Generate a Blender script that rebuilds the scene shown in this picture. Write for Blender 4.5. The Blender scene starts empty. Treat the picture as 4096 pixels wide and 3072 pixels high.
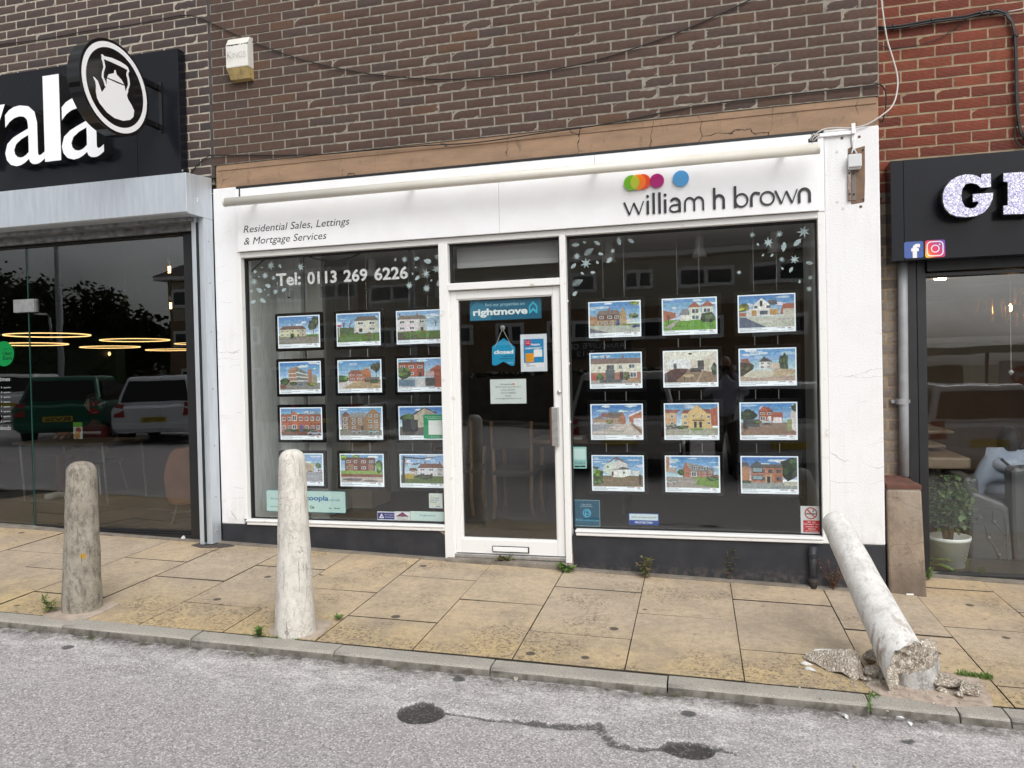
import bpy, bmesh, math, random
from mathutils import Vector, Matrix, noise as mnoise
random.seed(7)
S = bpy.context.scene
C = S.collection

# ------------------------------------------------------------------ camera
FPX, YAW, PITCH, ROLL = 3123.6, 0.264441, -0.013801, -0.022516
CAM = Vector((4.13634, -5.76803, 1.43356))
fw = Vector((-math.sin(YAW)*math.cos(PITCH), math.cos(YAW)*math.cos(PITCH), math.sin(PITCH)))
r0 = fw.cross(Vector((0, 0, 1))).normalized(); u0 = r0.cross(fw)
RT = r0*math.cos(ROLL)+u0*math.sin(ROLL); UP = -r0*math.sin(ROLL)+u0*math.cos(ROLL)
cam = bpy.data.cameras.new('camera'); camo = bpy.data.objects.new('camera', cam); C.objects.link(camo)
cam.sensor_fit = 'HORIZONTAL'; cam.sensor_width = 36; cam.lens = 36*FPX/4096
cam.clip_start = 0.05; cam.clip_end = 6000
m = Matrix((RT, UP, -fw)).transposed().to_4x4(); m.translation = CAM; camo.matrix_world = m
S.camera = camo
S.render.resolution_x, S.render.resolution_y = 1024, 768

# ------------------------------------------------------------------ sky, sun, exposure
EXPO = 0.06
SUN_EL, SUN_AZ = math.radians(45), math.radians(148)
wd = bpy.data.worlds.new('World'); S.world = wd; wd.use_nodes = True
wn = wd.node_tree.nodes; wl = wd.node_tree.links
bg = wn['Background']; bg.inputs[1].default_value = 0.15
sky = wn.new('ShaderNodeTexSky'); sky.sky_type = 'NISHITA'; sky.sun_disc = False
sky.sun_elevation = SUN_EL; sky.sun_rotation = SUN_AZ; sky.dust_density = 4.0; sky.air_density = 1.0; sky.ozone_density = 1.0
hs = wn.new('ShaderNodeHueSaturation'); hs.inputs['Saturation'].default_value = 0.15
tcw = wn.new('ShaderNodeTexCoord'); mpw = wn.new('ShaderNodeMapping'); mpw.inputs['Scale'].default_value = (1.6, 1.6, 4.2)
nzw = wn.new('ShaderNodeTexNoise'); nzw.inputs['Scale'].default_value = 1.7; nzw.inputs['Detail'].default_value = 9; nzw.inputs['Roughness'].default_value = .55
rmw = wn.new('ShaderNodeMapRange'); rmw.inputs[1].default_value = .35; rmw.inputs[2].default_value = .68; rmw.inputs[3].default_value = .62; rmw.inputs[4].default_value = 1.45
mxw = wn.new('ShaderNodeMix'); mxw.data_type = 'RGBA'; mxw.blend_type = 'MULTIPLY'; mxw.inputs[0].default_value = 1.0
wl.new(sky.outputs[0], hs.inputs['Color']); wl.new(tcw.outputs['Generated'], mpw.inputs[0]); wl.new(mpw.outputs[0], nzw.inputs[0])
wl.new(nzw.outputs[0], rmw.inputs[0]); wl.new(hs.outputs[0], mxw.inputs[6]); wl.new(rmw.outputs[0], mxw.inputs[7]); 
sepw = wn.new('ShaderNodeSeparateXYZ'); wl.new(tcw.outputs['Generated'], sepw.inputs[0])   # overcast: zenith brighter than horizon
zw = wn.new('ShaderNodeMapRange'); zw.inputs[1].default_value = 0; zw.inputs[2].default_value = 1; zw.inputs[3].default_value = 1.05; zw.inputs[4].default_value = 1.3; wl.new(sepw.outputs[2], zw.inputs[0])
mz = wn.new('ShaderNodeMix'); mz.data_type = 'RGBA'; mz.blend_type = 'MULTIPLY'; mz.inputs[0].default_value = 1.0
wl.new(mxw.outputs[2], mz.inputs[6]); wl.new(zw.outputs[0], mz.inputs[7]); wl.new(mz.outputs[2], bg.inputs[0])
sl = bpy.data.lights.new('sun', 'SUN'); sl.energy = 0.7; sl.angle = math.radians(50); sl.color = (1, .985, .965)
so = bpy.data.objects.new('sun', sl); C.objects.link(so)
sd = Vector((math.sin(SUN_AZ)*math.cos(SUN_EL), math.cos(SUN_AZ)*math.cos(SUN_EL), math.sin(SUN_EL)))
so.rotation_euler = sd.to_track_quat('Z', 'Y').to_euler(); so.location = (0, -10, 20)
S.view_settings.view_transform = 'Standard'; S.view_settings.look = 'None'; S.view_settings.exposure = EXPO; S.view_settings.gamma = 1
S.view_settings.use_curve_mapping = False
GAIN = 2**EXPO

# ------------------------------------------------------------------ pixels (of the 4096 px photograph) to places
def ray(px, py): return RT*((px-2048)/FPX)-UP*((py-1536)/FPX)+fw
def W(px, py, Y=0.0):
    d = ray(px, py); return CAM+d*((Y-CAM.y)/d.y)
GA, GZ, GB = -0.0312, 0.0463, 0.0305            # pavement plane z = GZ+GA*x+GB*y
def gz(x, y): return GZ+GA*x+GB*y
def G(px, py, dz=0.0):
    d = ray(px, py); t = (GZ+dz+GA*CAM.x+GB*CAM.y-CAM.z)/(d.z-GA*d.x-GB*d.y); return CAM+d*t
TH = math.radians(1.9); CU, SU = math.cos(TH), math.sin(TH)
def uv(u, v): return (u*CU-v*SU, u*SU+v*CU)
def UV(u, v, dz=0.0):
    x, y = uv(u, v); return Vector((x, y, gz(x, y)+dz))
KV = -1.99                                      # front of kerb, in pavement frame
RB = 0.018
def rz(x, y):
    v = -x*SU+y*CU; d = max(0, KV-v)
    return gz(*uv(x*CU+y*SU, KV))-0.043-RB*d
def RD(px, py):
    d = ray(px, py); t = 2.0
    for _ in range(40):
        P = CAM+d*t; t += (P.z-rz(P.x, P.y))/max(.05, -d.z)*.9
    return CAM+d*t
# ------------------------------------------------------------------ mesh helpers
WL = {}
class MB:
    def __init__(s): s.v = []; s.f = []; s.m = []; s.c = []
    def add(s, vs, fs, m=0, col=None):
        o = len(s.v); s.v += [Vector(p) for p in vs]
        for f in fs: s.f.append([i+o for i in f]); s.m.append(m); s.c.append(col)
        return s
    def box(s, x0, x1, y0, y1, z0, z1, m=0):
        return s.add([(x, y, z) for x in (x0, x1) for y in (y0, y1) for z in (z0, z1)],
            [(0, 1, 3, 2), (4, 6, 7, 5), (0, 4, 5, 1), (2, 3, 7, 6), (0, 2, 6, 4), (1, 5, 7, 3)], m)
    def hexa(s, p, m=0):   # 4 bottom, 4 top
        return s.add(p, [(3, 2, 1, 0), (4, 5, 6, 7), (0, 1, 5, 4), (1, 2, 6, 5), (2, 3, 7, 6), (3, 0, 4, 7)], m)
    def prism(s, pts, d, m=0, mside=None):
        n = len(pts); d = Vector(d); a = [Vector(p) for p in pts]
        s.add(a+[p+d for p in a], [tuple(range(n))], m)
        o = len(s.v)-2*n
        s.f.append([o+n+i for i in reversed(range(n))]); s.m.append(m); s.c.append(None)
        for i in range(n): s.f.append([o+(i+1) % n, o+i, o+n+i, o+n+(i+1) % n]); s.m.append(m if mside is None else mside); s.c.append(None)
        return s
    def tube(s, pts, r, n=8, m=0, caps=True):
        pts = [Vector(p) for p in pts]; k = len(pts); rr = r if isinstance(r, (list, tuple)) else [r]*k
        o = len(s.v); ref = None
        for i, p in enumerate(pts):
            t = (pts[min(i+1, k-1)]-pts[max(i-1, 0)]).normalized()
            if ref is None: ref = t.orthogonal().normalized()
            ref = (ref-t*ref.dot(t)).normalized(); b = t.cross(ref)
            for j in range(n):
                a = 2*math.pi*j/n; s.v.append(p+(ref*math.cos(a)+b*math.sin(a))*rr[i])
        for i in range(k-1):
            for j in range(n):
                s.f.append([o+i*n+j, o+i*n+(j+1) % n, o+(i+1)*n+(j+1) % n, o+(i+1)*n+j]); s.m.append(m); s.c.append(None)
        if caps:
            s.f.append([o+j for j in reversed(range(n))]); s.m.append(m); s.c.append(None)
            s.f.append([o+(k-1)*n+j for j in range(n)]); s.m.append(m); s.c.append(None)
        return s
    def lathe(s, prof, c, n=32, axis=None, m=0, jit=0):
        c = Vector(c); ax = Vector(axis or (0, 0, 1)).normalized(); e1 = ax.orthogonal().normalized(); e2 = ax.cross(e1); o = len(s.v); k = len(prof)
        for i, (r, h) in enumerate(prof):
            for j in range(n):
                a = 2*math.pi*j/n; q = r+(jit*mnoise.noise(Vector((math.cos(a)*2, math.sin(a)*2, h*7))) if jit else 0)
                s.v.append(c+ax*h+(e1*math.cos(a)+e2*math.sin(a))*q)
        for i in range(k-1):
            for j in range(n):
                s.f.append([o+i*n+j, o+i*n+(j+1) % n, o+(i+1)*n+(j+1) % n, o+(i+1)*n+j]); s.m.append(m); s.c.append(None)
        s.f.append([o+j for j in reversed(range(n))]); s.m.append(m); s.c.append(None)
        s.f.append([o+(k-1)*n+j for j in range(n)]); s.m.append(m); s.c.append(None)
        return s
    def build(s, name, mats, parent=None, smooth=False, base=None, bevel=0):
        me = bpy.data.meshes.new(name)
        if base is None:
            if parent is not None and not s.v: base = Vector()
            xs = [v.x for v in s.v]; ys = [v.y for v in s.v]; zs = [v.z for v in s.v]
            base = Vector(((min(xs)+max(xs))/2, (min(ys)+max(ys))/2, min(zs)))
        base = Vector(base)
        me.from_pydata([v-base for v in s.v], [], s.f)
        if not isinstance(mats, (list, tuple)): mats = [mats]
        for t in mats: me.materials.append(t)
        me.polygons.foreach_set('material_index', s.m)
        if any(c is not None for c in s.c):
            at = me.color_attributes.new('Col', 'FLOAT_COLOR', 'CORNER'); k = 0; arr = []
            for p, c in zip(me.polygons, s.c):
                arr += list((c or (1, 1, 1))[:3]+(1,))*p.loop_total
            at.data.foreach_set('color', arr)
        if smooth: me.polygons.foreach_set('use_smooth', [True]*len(me.polygons))
        me.validate(); me.update()
        ob = link(name, me, base, parent)
        if bevel:
            b = ob.modifiers.new('bevel', 'BEVEL'); b.width = bevel; b.segments = 2; b.limit_method = 'ANGLE'; b.angle_limit = math.radians(50)
        return ob
def link(name, data, base, parent=None):
    ob = bpy.data.objects.new(name, data); C.objects.link(ob); base = Vector(base)
    if parent is not None:
        ob.parent = parent; ob.location = base-WL[parent.name]
    else: ob.location = base
    WL[ob.name] = base.copy(); return ob
def tag(o, label, cat, group=None, kind=None):
    o['label'] = label; o['category'] = cat
    if group: o['group'] = group
    if kind: o['kind'] = kind
    return o
def struct(o, label=None):
    o['kind'] = 'structure'
    if label: o['label'] = label
    return o
def thing(name, loc, label, cat, group=None):
    o = link(name, None, loc); o.empty_display_size = .1; return tag(o, label, cat, group)
def cp(src, loc, parent=None):
    o = src.copy(); C.objects.link(o); base = Vector(loc)
    o.parent = parent
    o.location = base-(WL[parent.name] if parent else Vector()); WL[o.name] = base; return o
def box(name, x0, x1, y0, y1, z0, z1, mat, parent=None, bevel=0):
    return MB().box(x0, x1, y0, y1, z0, z1).build(name, mat, parent, bevel=bevel)
TXT = {}
def text2d(s, bold=0, shear=0, space=1.0):
    k = (s, bold, shear, space)
    if k not in TXT:
        cu = bpy.data.curves.new('t', 'FONT'); cu.body = s; cu.offset = bold; cu.shear = shear; cu.resolution_u = 3; cu.space_character = space
        ob = bpy.data.objects.new('t', cu); C.objects.link(ob); bpy.context.view_layer.update()
        me = bpy.data.meshes.new_from_object(ob)
        vs = [(v.co.x, v.co.y) for v in me.vertices]; fs = [tuple(p.vertices) for p in me.polygons]
        bpy.data.objects.remove(ob); bpy.data.curves.remove(cu); bpy.data.meshes.remove(me)
        xs = [a for a, b in vs]; ys = [b for a, b in vs]
        TXT[k] = (vs, fs, (min(xs), max(xs), min(ys), max(ys)))
    return TXT[k]
def put_text(mb, s, x0, z0, w, h, Y, m=0, bold=0, shear=0, col=None, depth=0, space=1.0, flip=1):
    """text filling the facade-parallel box x0..x0+w, z0..z0+h at depth Y (h None keeps the letter shape)"""
    vs, fs, (a, b, c, d) = text2d(s, bold, shear, space)
    sx = w/(b-a); sz = sx if h is None else h/(d-c)
    P = [Vector((x0+(x-a)*sx, Y, z0+(y-c)*sz)) for x, y in vs]
    if not depth: return mb.add(P, fs, m, col)
    from collections import Counter
    n = len(P); ec = Counter()
    for f in fs:
        for i in range(len(f)): ec[tuple(sorted((f[i], f[(i+1) % len(f)])))] += 1
    mb.add(P, fs, m, col)
    side = []
    for f in fs:
        for i in range(len(f)):
            e = (f[i], f[(i+1) % len(f)])
            if ec[tuple(sorted(e))] == 1: side.append(e)
    o = len(mb.v); mb.v += [p+Vector((0, depth, 0)) for p in P]
    for a_, b_ in side: mb.f.append([o-n+b_, o-n+a_, o+a_, o+b_]); mb.m.append(m+1); mb.c.append(None)
    return mb
# ------------------------------------------------------------------ materials
MATS = {}
class NT:
    def __init__(s, name):
        s.m = bpy.data.materials.new(name); s.m.use_nodes = True; s.t = s.m.node_tree; s.n = s.t.nodes; s.b = s.n['Principled BSDF']; s.out = s.n['Material Output']
        s.pos = s.n.new('ShaderNodeNewGeometry').outputs['Position']
    def set(s, k, v):
        i = s.b.inputs[k]
        if hasattr(v, 'is_linked') or hasattr(v, 'links'): s.t.links.new(v, i)
        else: i.default_value = v
        return s
    def L(s, a, b): s.t.links.new(a, b)
    def mapping(s, scale=(1, 1, 1), src=None, rot=(0, 0, 0)):
        n = s.n.new('ShaderNodeMapping'); n.inputs['Scale'].default_value = scale; n.inputs['Rotation'].default_value = rot; s.L(src or s.pos, n.inputs[0]); return n.outputs[0]
    def noise(s, scale, detail=4, rough=.55, src=None, dist=0):
        n = s.n.new('ShaderNodeTexNoise'); n.inputs['Scale'].default_value = scale; n.inputs['Detail'].default_value = detail; n.inputs['Roughness'].default_value = rough; n.inputs['Distortion'].default_value = dist
        s.L(src or s.pos, n.inputs['Vector']); return n.outputs[0]
    def vor(s, scale, feature='F1', out='Distance', src=None, rnd=1.0):
        n = s.n.new('ShaderNodeTexVoronoi'); n.feature = feature; n.inputs['Scale'].default_value = scale; n.inputs['Randomness'].default_value = rnd
        s.L(src or s.pos, n.inputs['Vector']); return n.outputs[out]
    def rng(s, x, a, b, c=0., d=1.):
        n = s.n.new('ShaderNodeMapRange'); s.L(x, n.inputs[0])
        for i, v in enumerate((a, b, c, d)): n.inputs[i+1].default_value = v
        return n.outputs[0]
    def mix(s, f, a, b, mode='MIX'):
        n = s.n.new('ShaderNodeMix'); n.data_type = 'RGBA'; n.blend_type = mode
        for i, v in ((0, f), (6, a), (7, b)):
            if hasattr(v, 'links'): s.L(v, n.inputs[i])
            else: n.inputs[i].default_value = (v if i == 0 else (tuple(v)+(1,))[:4])
        return n.outputs[2]
    def math(s, op, a, b=0.):
        n = s.n.new('ShaderNodeMath'); n.operation = op
        for i, v in enumerate((a, b)):
            if hasattr(v, 'links'): s.L(v, n.inputs[i])
            else: n.inputs[i].default_value = v
        return n.outputs[0]
    def bump(s, h, strength=.3, dist=.01):
        n = s.n.new('ShaderNodeBump'); n.inputs['Strength'].default_value = strength; n.inputs['Distance'].default_value = dist; s.L(h, n.inputs['Height']); s.L(n.outputs[0], s.b.inputs['Normal']); return s
    def attr(s, name, out='Color'):
        n = s.n.new('ShaderNodeAttribute'); n.attribute_name = name; return n.outputs[out]
    def sep(s, src=None):
        n = s.n.new('ShaderNodeSeparateXYZ'); s.L(src or s.pos, n.inputs[0]); return n.outputs
    def rand(s):
        o = s.n.new('ShaderNodeObjectInfo').outputs['Random']; i = s.n.new('ShaderNodeNewGeometry').outputs['Random Per Island']
        return s.math('FRACT', s.math('ADD', o, s.math('MULTIPLY', i, 7.13)))
def pm(name, col, rough=.55, col2=None, sc=8, lo=.4, hi=.65, bump=0, bsc=60, bdist=.004, metal=0, spec=.5, emit=0, ecol=None, coat=0, alpha=None, detail=5):
    t = NT(name); c = col
    if col2 is not None: c = t.mix(t.rng(t.noise(sc, detail), lo, hi), col, col2); t.set('Base Color', c)
    else: t.set('Base Color', tuple(col)+(1,))
    t.set('Roughness', rough); t.set('Metallic', metal); t.set('Specular IOR Level', spec)
    if coat: t.set('Coat Weight', coat); t.set('Coat Roughness', .05)
    if bump: t.bump(t.noise(bsc, 5), bump, bdist)
    if emit: t.set('Emission Color', tuple(ecol or col)+(1,)); t.set('Emission Strength', emit)
    MATS[name] = t.m; return t.m
def glass_mat(name, tint=(.95, .96, .955), f0=.082):
    t = NT(name); n = t.n; n.remove(t.b)
    g = n.new('ShaderNodeNewGeometry'); dp = n.new('ShaderNodeVectorMath'); dp.operation = 'DOT_PRODUCT'
    t.L(g.outputs['Incoming'], dp.inputs[0]); t.L(g.outputs['Normal'], dp.inputs[1])
    a = t.math('ABSOLUTE', dp.outputs['Value']); k = t.math('POWER', t.math('SUBTRACT', 1.0, a), 5.0)
    F = t.math('ADD', t.math('MULTIPLY', k, 1-f0), f0)
    tr = n.new('ShaderNodeBsdfTransparent'); tr.inputs[0].default_value = tuple(tint)+(1,)
    gl = n.new('ShaderNodeBsdfGlossy'); gl.inputs['Roughness'].default_value = 0.0
    nz = t.noise(1.3, 2); b = n.new('ShaderNodeBump'); b.inputs['Strength'].default_value = .05; b.inputs['Distance'].default_value = .02; t.L(nz, b.inputs['Height']); t.L(b.outputs[0], gl.inputs['Normal'])
    mx = n.new('ShaderNodeMixShader'); t.L(F, mx.inputs[0]); t.L(tr.outputs[0], mx.inputs[1]); t.L(gl.outputs[0], mx.inputs[2]); t.L(mx.outputs[0], t.out.inputs[0])
    MATS[name] = t.m; return t.m
def brick_mat(name, ramp, scale=1.0, ribs=0, dirt=.35):
    t = NT(name); rd = t.rand(); n = t.n.new('ShaderNodeValToRGB'); e = n.color_ramp.elements; n.color_ramp.interpolation = 'LINEAR'
    while len(e) < len(ramp): e.new(.5)
    for i, (p, c) in enumerate(ramp): e[i].position = p; e[i].color = tuple(c)+(1,)
    t.L(rd, n.inputs[0]); c = n.outputs[0]
    c = t.mix(t.rng(t.noise(38, 6, .65), .35, .75, 0, .55), c, t.mix(1.0, c, (.45, .42, .40), 'MULTIPLY'))
    c = t.mix(t.rng(t.noise(190, 3, .7), .66, .74), c, (.012, .010, .009))
    c = t.mix(t.rng(t.vor(150), .10, .04), c, (.30, .26, .22))
    c = t.mix(t.rng(t.noise(2.2, 4), .5, .8, 0, dirt*.6), c, (.5, .45, .40), 'MULTIPLY'); c = t.mix(t.rng(t.noise(3.5, 5, .65, t.mapping((2.2, 2.2, .3))), .56, .76, 0, .4), c, (.03, .024, .02))
    t.set('Base Color', c); t.set('Roughness', .85); h = t.noise(120, 5, .7)
    if ribs:
        z = t.sep()[2]; w = t.math('SINE', t.math('MULTIPLY', z, 2*math.pi/.0095)); h = t.math('ADD', h, t.math('MULTIPLY', w, .5))
        c2 = t.mix(t.rng(w, -.9, .3, .25, 0), c, (.02, .007, .005)); t.set('Base Color', c2)
    t.bump(h, .7, .0035); MATS[name] = t.m; return t.m
M = {}
M['brick_brown'] = brick_mat('brick_brown', [(0, (.080, .046, .034)), (.3, (.092, .054, .040)), (.55, (.100, .057, .040)), (.8, (.074, .050, .043)), (1, (.118, .062, .037))])
M['brick_plum'] = brick_mat('brick_plum', [(0, (.066, .046, .043)), (.3, (.098, .066, .057)), (.6, (.084, .056, .050)), (.8, (.056, .046, .046)), (1, (.112, .070, .055))])
M['brick_red'] = brick_mat('brick_red', [(0, (.20, .047, .025)), (.3, (.26, .062, .031)), (.6, (.165, .040, .024)), (1, (.31, .085, .040))], ribs=1, dirt=.3)
M['brick_grey'] = brick_mat('brick_grey', [(0, (.24, .20, .165)), (.5, (.30, .25, .205)), (1, (.20, .16, .135))])
M['mortar'] = pm('mortar', (.30, .275, .225), .9, (.19, .172, .142), 20, bump=.6, bsc=90)
M['mortar_pale'] = pm('mortar_pale', (.47, .43, .35), .9, (.33, .30, .245), 14, bump=.6, bsc=90)
M['mortar_tan'] = pm('mortar_tan', (.36, .275, .18), .9, (.25, .19, .125), 9, bump=.6, bsc=90)
M['white_gloss'] = pm('white_gloss', (.87, .875, .89), .32, (.84, .84, .845), 5, bump=.08, bsc=40)
M['frame_white'] = NT('frame_white')
t = M['frame_white']; c = t.mix(t.rng(t.noise(14, 6, .7), .60, .72), (.80, .80, .785), (.60, .55, .47)); c = t.mix(t.rng(t.noise(55, 6, .75), .685, .72), c, (.26, .21, .16)); t.set('Base Color', c); t.set('Roughness', .42); t.bump(t.noise(50, 4), .15, .003); M['frame_white'] = t.m
t = NT('render_white'); c = t.mix(t.rng(t.noise(3.2, 6, .6), .5, .8), (.81, .81, .82), (.76, .755, .745))
ed = t.vor(1.25, 'DISTANCE_TO_EDGE', src=t.mapping((1, 1, 2.1), t.mix(.10, t.pos, t.noise(4, 5, .6)))) if 0 else None
nn = t.n.new('ShaderNodeTexNoise'); nn.inputs['Scale'].default_value = 5; nn.inputs['Detail'].default_value = 6; t.L(t.pos, nn.inputs['Vector'])
vm = t.n.new('ShaderNodeVectorMath'); vm.operation = 'MULTIPLY_ADD'; t.L(nn.outputs['Color'], vm.inputs[0]); vm.inputs[1].default_value = (.16, .16, .16); t.L(t.pos, vm.inputs[2])
ed = t.vor(1.5, 'DISTANCE_TO_EDGE', src=t.mapping((.35, 1, 3.6), vm.outputs[0]))
c = t.mix(t.math('MULTIPLY', t.rng(ed, .006, .001), t.rng(t.noise(2.1, 2), .50, .56)), c, (.42, .40, .38))
c = t.mix(t.rng(t.noise(30, 5, .8), .735, .76), c, (.28, .25, .22)); c = t.mix(t.rng(t.noise(5, 6, .65, t.mapping((4, 4, .3))), .54, .78, 0, .22), c, (.50, .47, .43)); c = t.mix(t.math('MULTIPLY', t.rng(t.sep()[2], .55, .2), t.rng(t.noise(11, 6, .7), .44, .66, 0, .30)), c, (.42, .38, .33))
t.set('Base Color', c); t.set('Roughness', .75); t.bump(t.noise(85, 6, .65), .55, .006); M['render_white'] = t.m
t = NT('plinth_black'); c = t.mix(t.rng(t.noise(7, 6), .4, .7), (.019, .021, .027), (.033, .034, .040)); c = t.mix(t.rng(t.noise(75, 3, .8), .735, .75), c, (.5, .48, .45)); c = t.mix(t.math('MULTIPLY', t.rng(t.sep()[2], .02, -.06), t.rng(t.noise(22, 5), .45, .6, 0, .55)), c, (.12, .10, .085)); t.set('Base Color', c); t.set('Roughness', .55); t.bump(t.noise(70, 5), .35, .004); M['plinth'] = t.m
t = NT('lintel_concrete'); c = t.mix(t.rng(t.noise(5, 7, .65, t.mapping((.6, 1, 2)),), .38, .68), (.35, .225, .14), (.25, .165, .108)); c = t.mix(t.rng(t.noise(11, 6, .7, t.mapping((1, 1, .5))), .58, .74), c, (.15, .11, .08)); c = t.mix(t.rng(t.noise(7, 5, .7, t.mapping((.5, 1, 1.2))), .73, .78), c, (.6, .54, .47))
vm = t.n.new('ShaderNodeVectorMath'); vm.operation = 'MULTIPLY_ADD'; nn = t.n.new('ShaderNodeTexNoise'); nn.inputs['Scale'].default_value = 6; nn.inputs['Detail'].default_value = 6; t.L(t.pos, nn.inputs['Vector']); t.L(nn.outputs['Color'], vm.inputs[0]); vm.inputs[1].default_value = (.15, .15, .15); t.L(t.pos, vm.inputs[2])
ed = t.vor(2.2, 'DISTANCE_TO_EDGE', src=t.mapping((1, 1, .8), vm.outputs[0])); c = t.mix(t.math('MULTIPLY', t.rng(ed, .008, .002), t.rng(t.noise(3, 2), .48, .55)), c, (.035, .025, .02))
t.set('Base Color', c); t.set('Roughness', .85); t.bump(t.noise(60, 6, .7), .5, .006); M['lintel'] = t.m
t = NT('black_panel'); t.set('Base Color', (.010, .011, .015, 1)); t.set('Specular IOR Level', .22); t.set('Roughness', t.rng(t.noise(2, 4), .3, .7, .16, .3)); t.bump(t.noise(1.6, 2), .06, .02); M['black_panel'] = t.m
M['black_matt'] = pm('black_matt', (.010, .0105, .012), .5, (.016, .016, .018), 12)
M['black_gloss'] = pm('black_gloss', (.006, .006, .007), .12)
M['dark_frame'] = pm('dark_frame', (.013, .0135, .015), .38, (.018, .018, .019), 6)
M['white_acrylic'] = pm('white_acrylic', (.84, .84, .86), .25, emit=.10)  # slight glow added to keep the white sign faces bright
t = NT('galv'); nz = t.noise(9, 6, .6, t.mapping((3, 3, .35))); c = t.mix(t.rng(nz, .35, .7), (.60, .65, .70), (.50, .55, .60)); c = t.mix(t.rng(t.noise(30, 5, .7, t.mapping((1, 1, .22))), .66, .8), c, (.34, .37, .40)); t.set('Base Color', c); t.set('Metallic', .45); t.set('Roughness', .5); t.bump(t.noise(2.5, 3), .1, .02); M['galv'] = t.m
M['galv_dark'] = pm('galv_dark', (.30, .31, .32), .5, (.15, .15, .15), 14, metal=.6)
M['steel'] = pm('steel', (.6, .6, .6), .3, metal=.9)
M['alu'] = pm('alu', (.62, .62, .62), .38, (.5, .5, .49), 18, metal=.85)
M['cream_tube'] = pm('cream_tube', (.72, .70, .63), .35, (.66, .63, .55), 3)
M['grey_pvc'] = pm('grey_pvc', (.33, .34, .36), .4, (.27, .27, .28), 8)
M['box_grey'] = pm('box_grey', (.60, .62, .62), .45)
M['alarm_white'] = pm('alarm_white', (.74, .73, .68), .4, (.66, .64, .58), 9)
t = NT('alarm_yellow'); c = t.mix(t.rng(t.noise(14, 6, .7, t.mapping((1, 1, .5))), .48, .68), (.42, .31, .13), (.16, .12, .05)); c = t.mix(t.rng(t.noise(30, 5, .7), .60, .68), c, (.05, .045, .03)); t.set('Base Color', c); t.set('Roughness', .5); M['alarm_yellow'] = t.m
M['cable_black'] = pm('cable_black', (.008, .008, .009), .5)
M['cable_white'] = pm('cable_white', (.52, .50, .47), .5)
M['rust'] = pm('rust', (.19, .095, .05), .9, (.11, .07, .05), 30)
M['ink_dark'] = pm('ink_dark', (.022, .023, .027), .4)
M['letter_white'] = pm('letter_white', (.80, .80, .80), .5)
M['glass'] = glass_mat('glass')
M['glass_cafe'] = glass_mat('glass_cafe', (.72, .74, .74), .125)
M['glass_salon'] = glass_mat('glass_salon', (.96, .97, .965), .07)
M['glass_edge'] = pm('glass_edge', (.02, .085, .07), .3)
M['rubber'] = pm('rubber', (.012, .012, .012), .7)
# ground
def slab_mat():
    t = NT('paving_stone'); rd = t.rand()
    c = t.mix(rd, (.63, .485, .31), (.53, .44, .335))
    v = t.sep(); vv = t.math('ADD', t.math('MULTIPLY', v[0], -SU), t.math('MULTIPLY', v[1], CU))
    vn = t.math('ADD', vv, t.math('MULTIPLY', t.math('SUBTRACT', t.noise(1.4, 4), .5), .9))
    c = t.mix(t.rng(vn, -1.15, -1.75, 0, .6), c, (.62, .46, .20))
    c = t.mix(t.rng(vn, -.28, -.05, 0, .5), c, (.52, .37, .19))
    c = t.mix(t.rng(t.noise(2.6, 8, .68), .44, .68, 0, .8), c, (.37, .305, .24))
    c = t.mix(t.rng(t.noise(22, 7, .75), .44, .68, 0, .6), c, (.27, .215, .155))
    c = t.mix(t.rng(t.noise(150, 4, .75), .42, .66, 0, .55), c, (.20, .145, .09))
    c = t.mix(t.rng(t.vor(170), .2, .06, 0, .7), c, (.66, .54, .38))
    pit = t.math('MULTIPLY', t.rng(t.noise(48, 6, .8), .52, .58), t.rng(t.math('ADD', t.noise(1.7, 3), t.rng(vn, -1.2, -1.8, 0, .16)), .54, .64)); c = t.mix(t.math('MULTIPLY', pit, .75), c, (.085, .066, .045))
    gum = t.math('MULTIPLY', t.rng(t.vor(3.4, rnd=1.0), .11, .09), t.rng(t.noise(5.5, 1), .46, .48)); c = t.mix(t.math('MULTIPLY', gum, .9), c, (.06, .05, .042))
    gum2 = t.rng(t.vor(5.2, src=t.mapping((1, 1, 1), rot=(0, 0, 1))), .075, .055); c = t.mix(t.math('MULTIPLY', gum2, .6), c, (.13, .105, .08))
    c = t.mix(t.rng(t.vor(4.1, src=t.mapping((1, 1, 1), rot=(0, 0, 2))), .022, .015, 0, .8), c, (.5, .48, .45))
    t.set('Base Color', c); t.set('Roughness', .85); t.bump(t.math('ADD', t.noise(150, 5, .7), t.math('MULTIPLY', pit, -1.2)), .5, .004); return t.m
M['slab'] = slab_mat()
M['joint'] = pm('joint_dirt', (.030, .024, .017), .95, (.055, .045, .03), 14, bump=.5)
t = NT('kerb_concrete'); c = t.mix(t.rng(t.noise(5, 6), .4, .7), (.42, .395, .345), (.34, .32, .285)); c = t.mix(t.rng(t.noise(140, 4, .75), .42, .66, 0, .75), c, (.17, .155, .135)); c = t.mix(t.rng(t.vor(130), .2, .06, 0, .8), c, (.66, .63, .57)); t.set('Base Color', c); t.set('Roughness', .9); t.bump(t.noise(160, 4, .7), .6, .004); M['kerb'] = t.m
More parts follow.
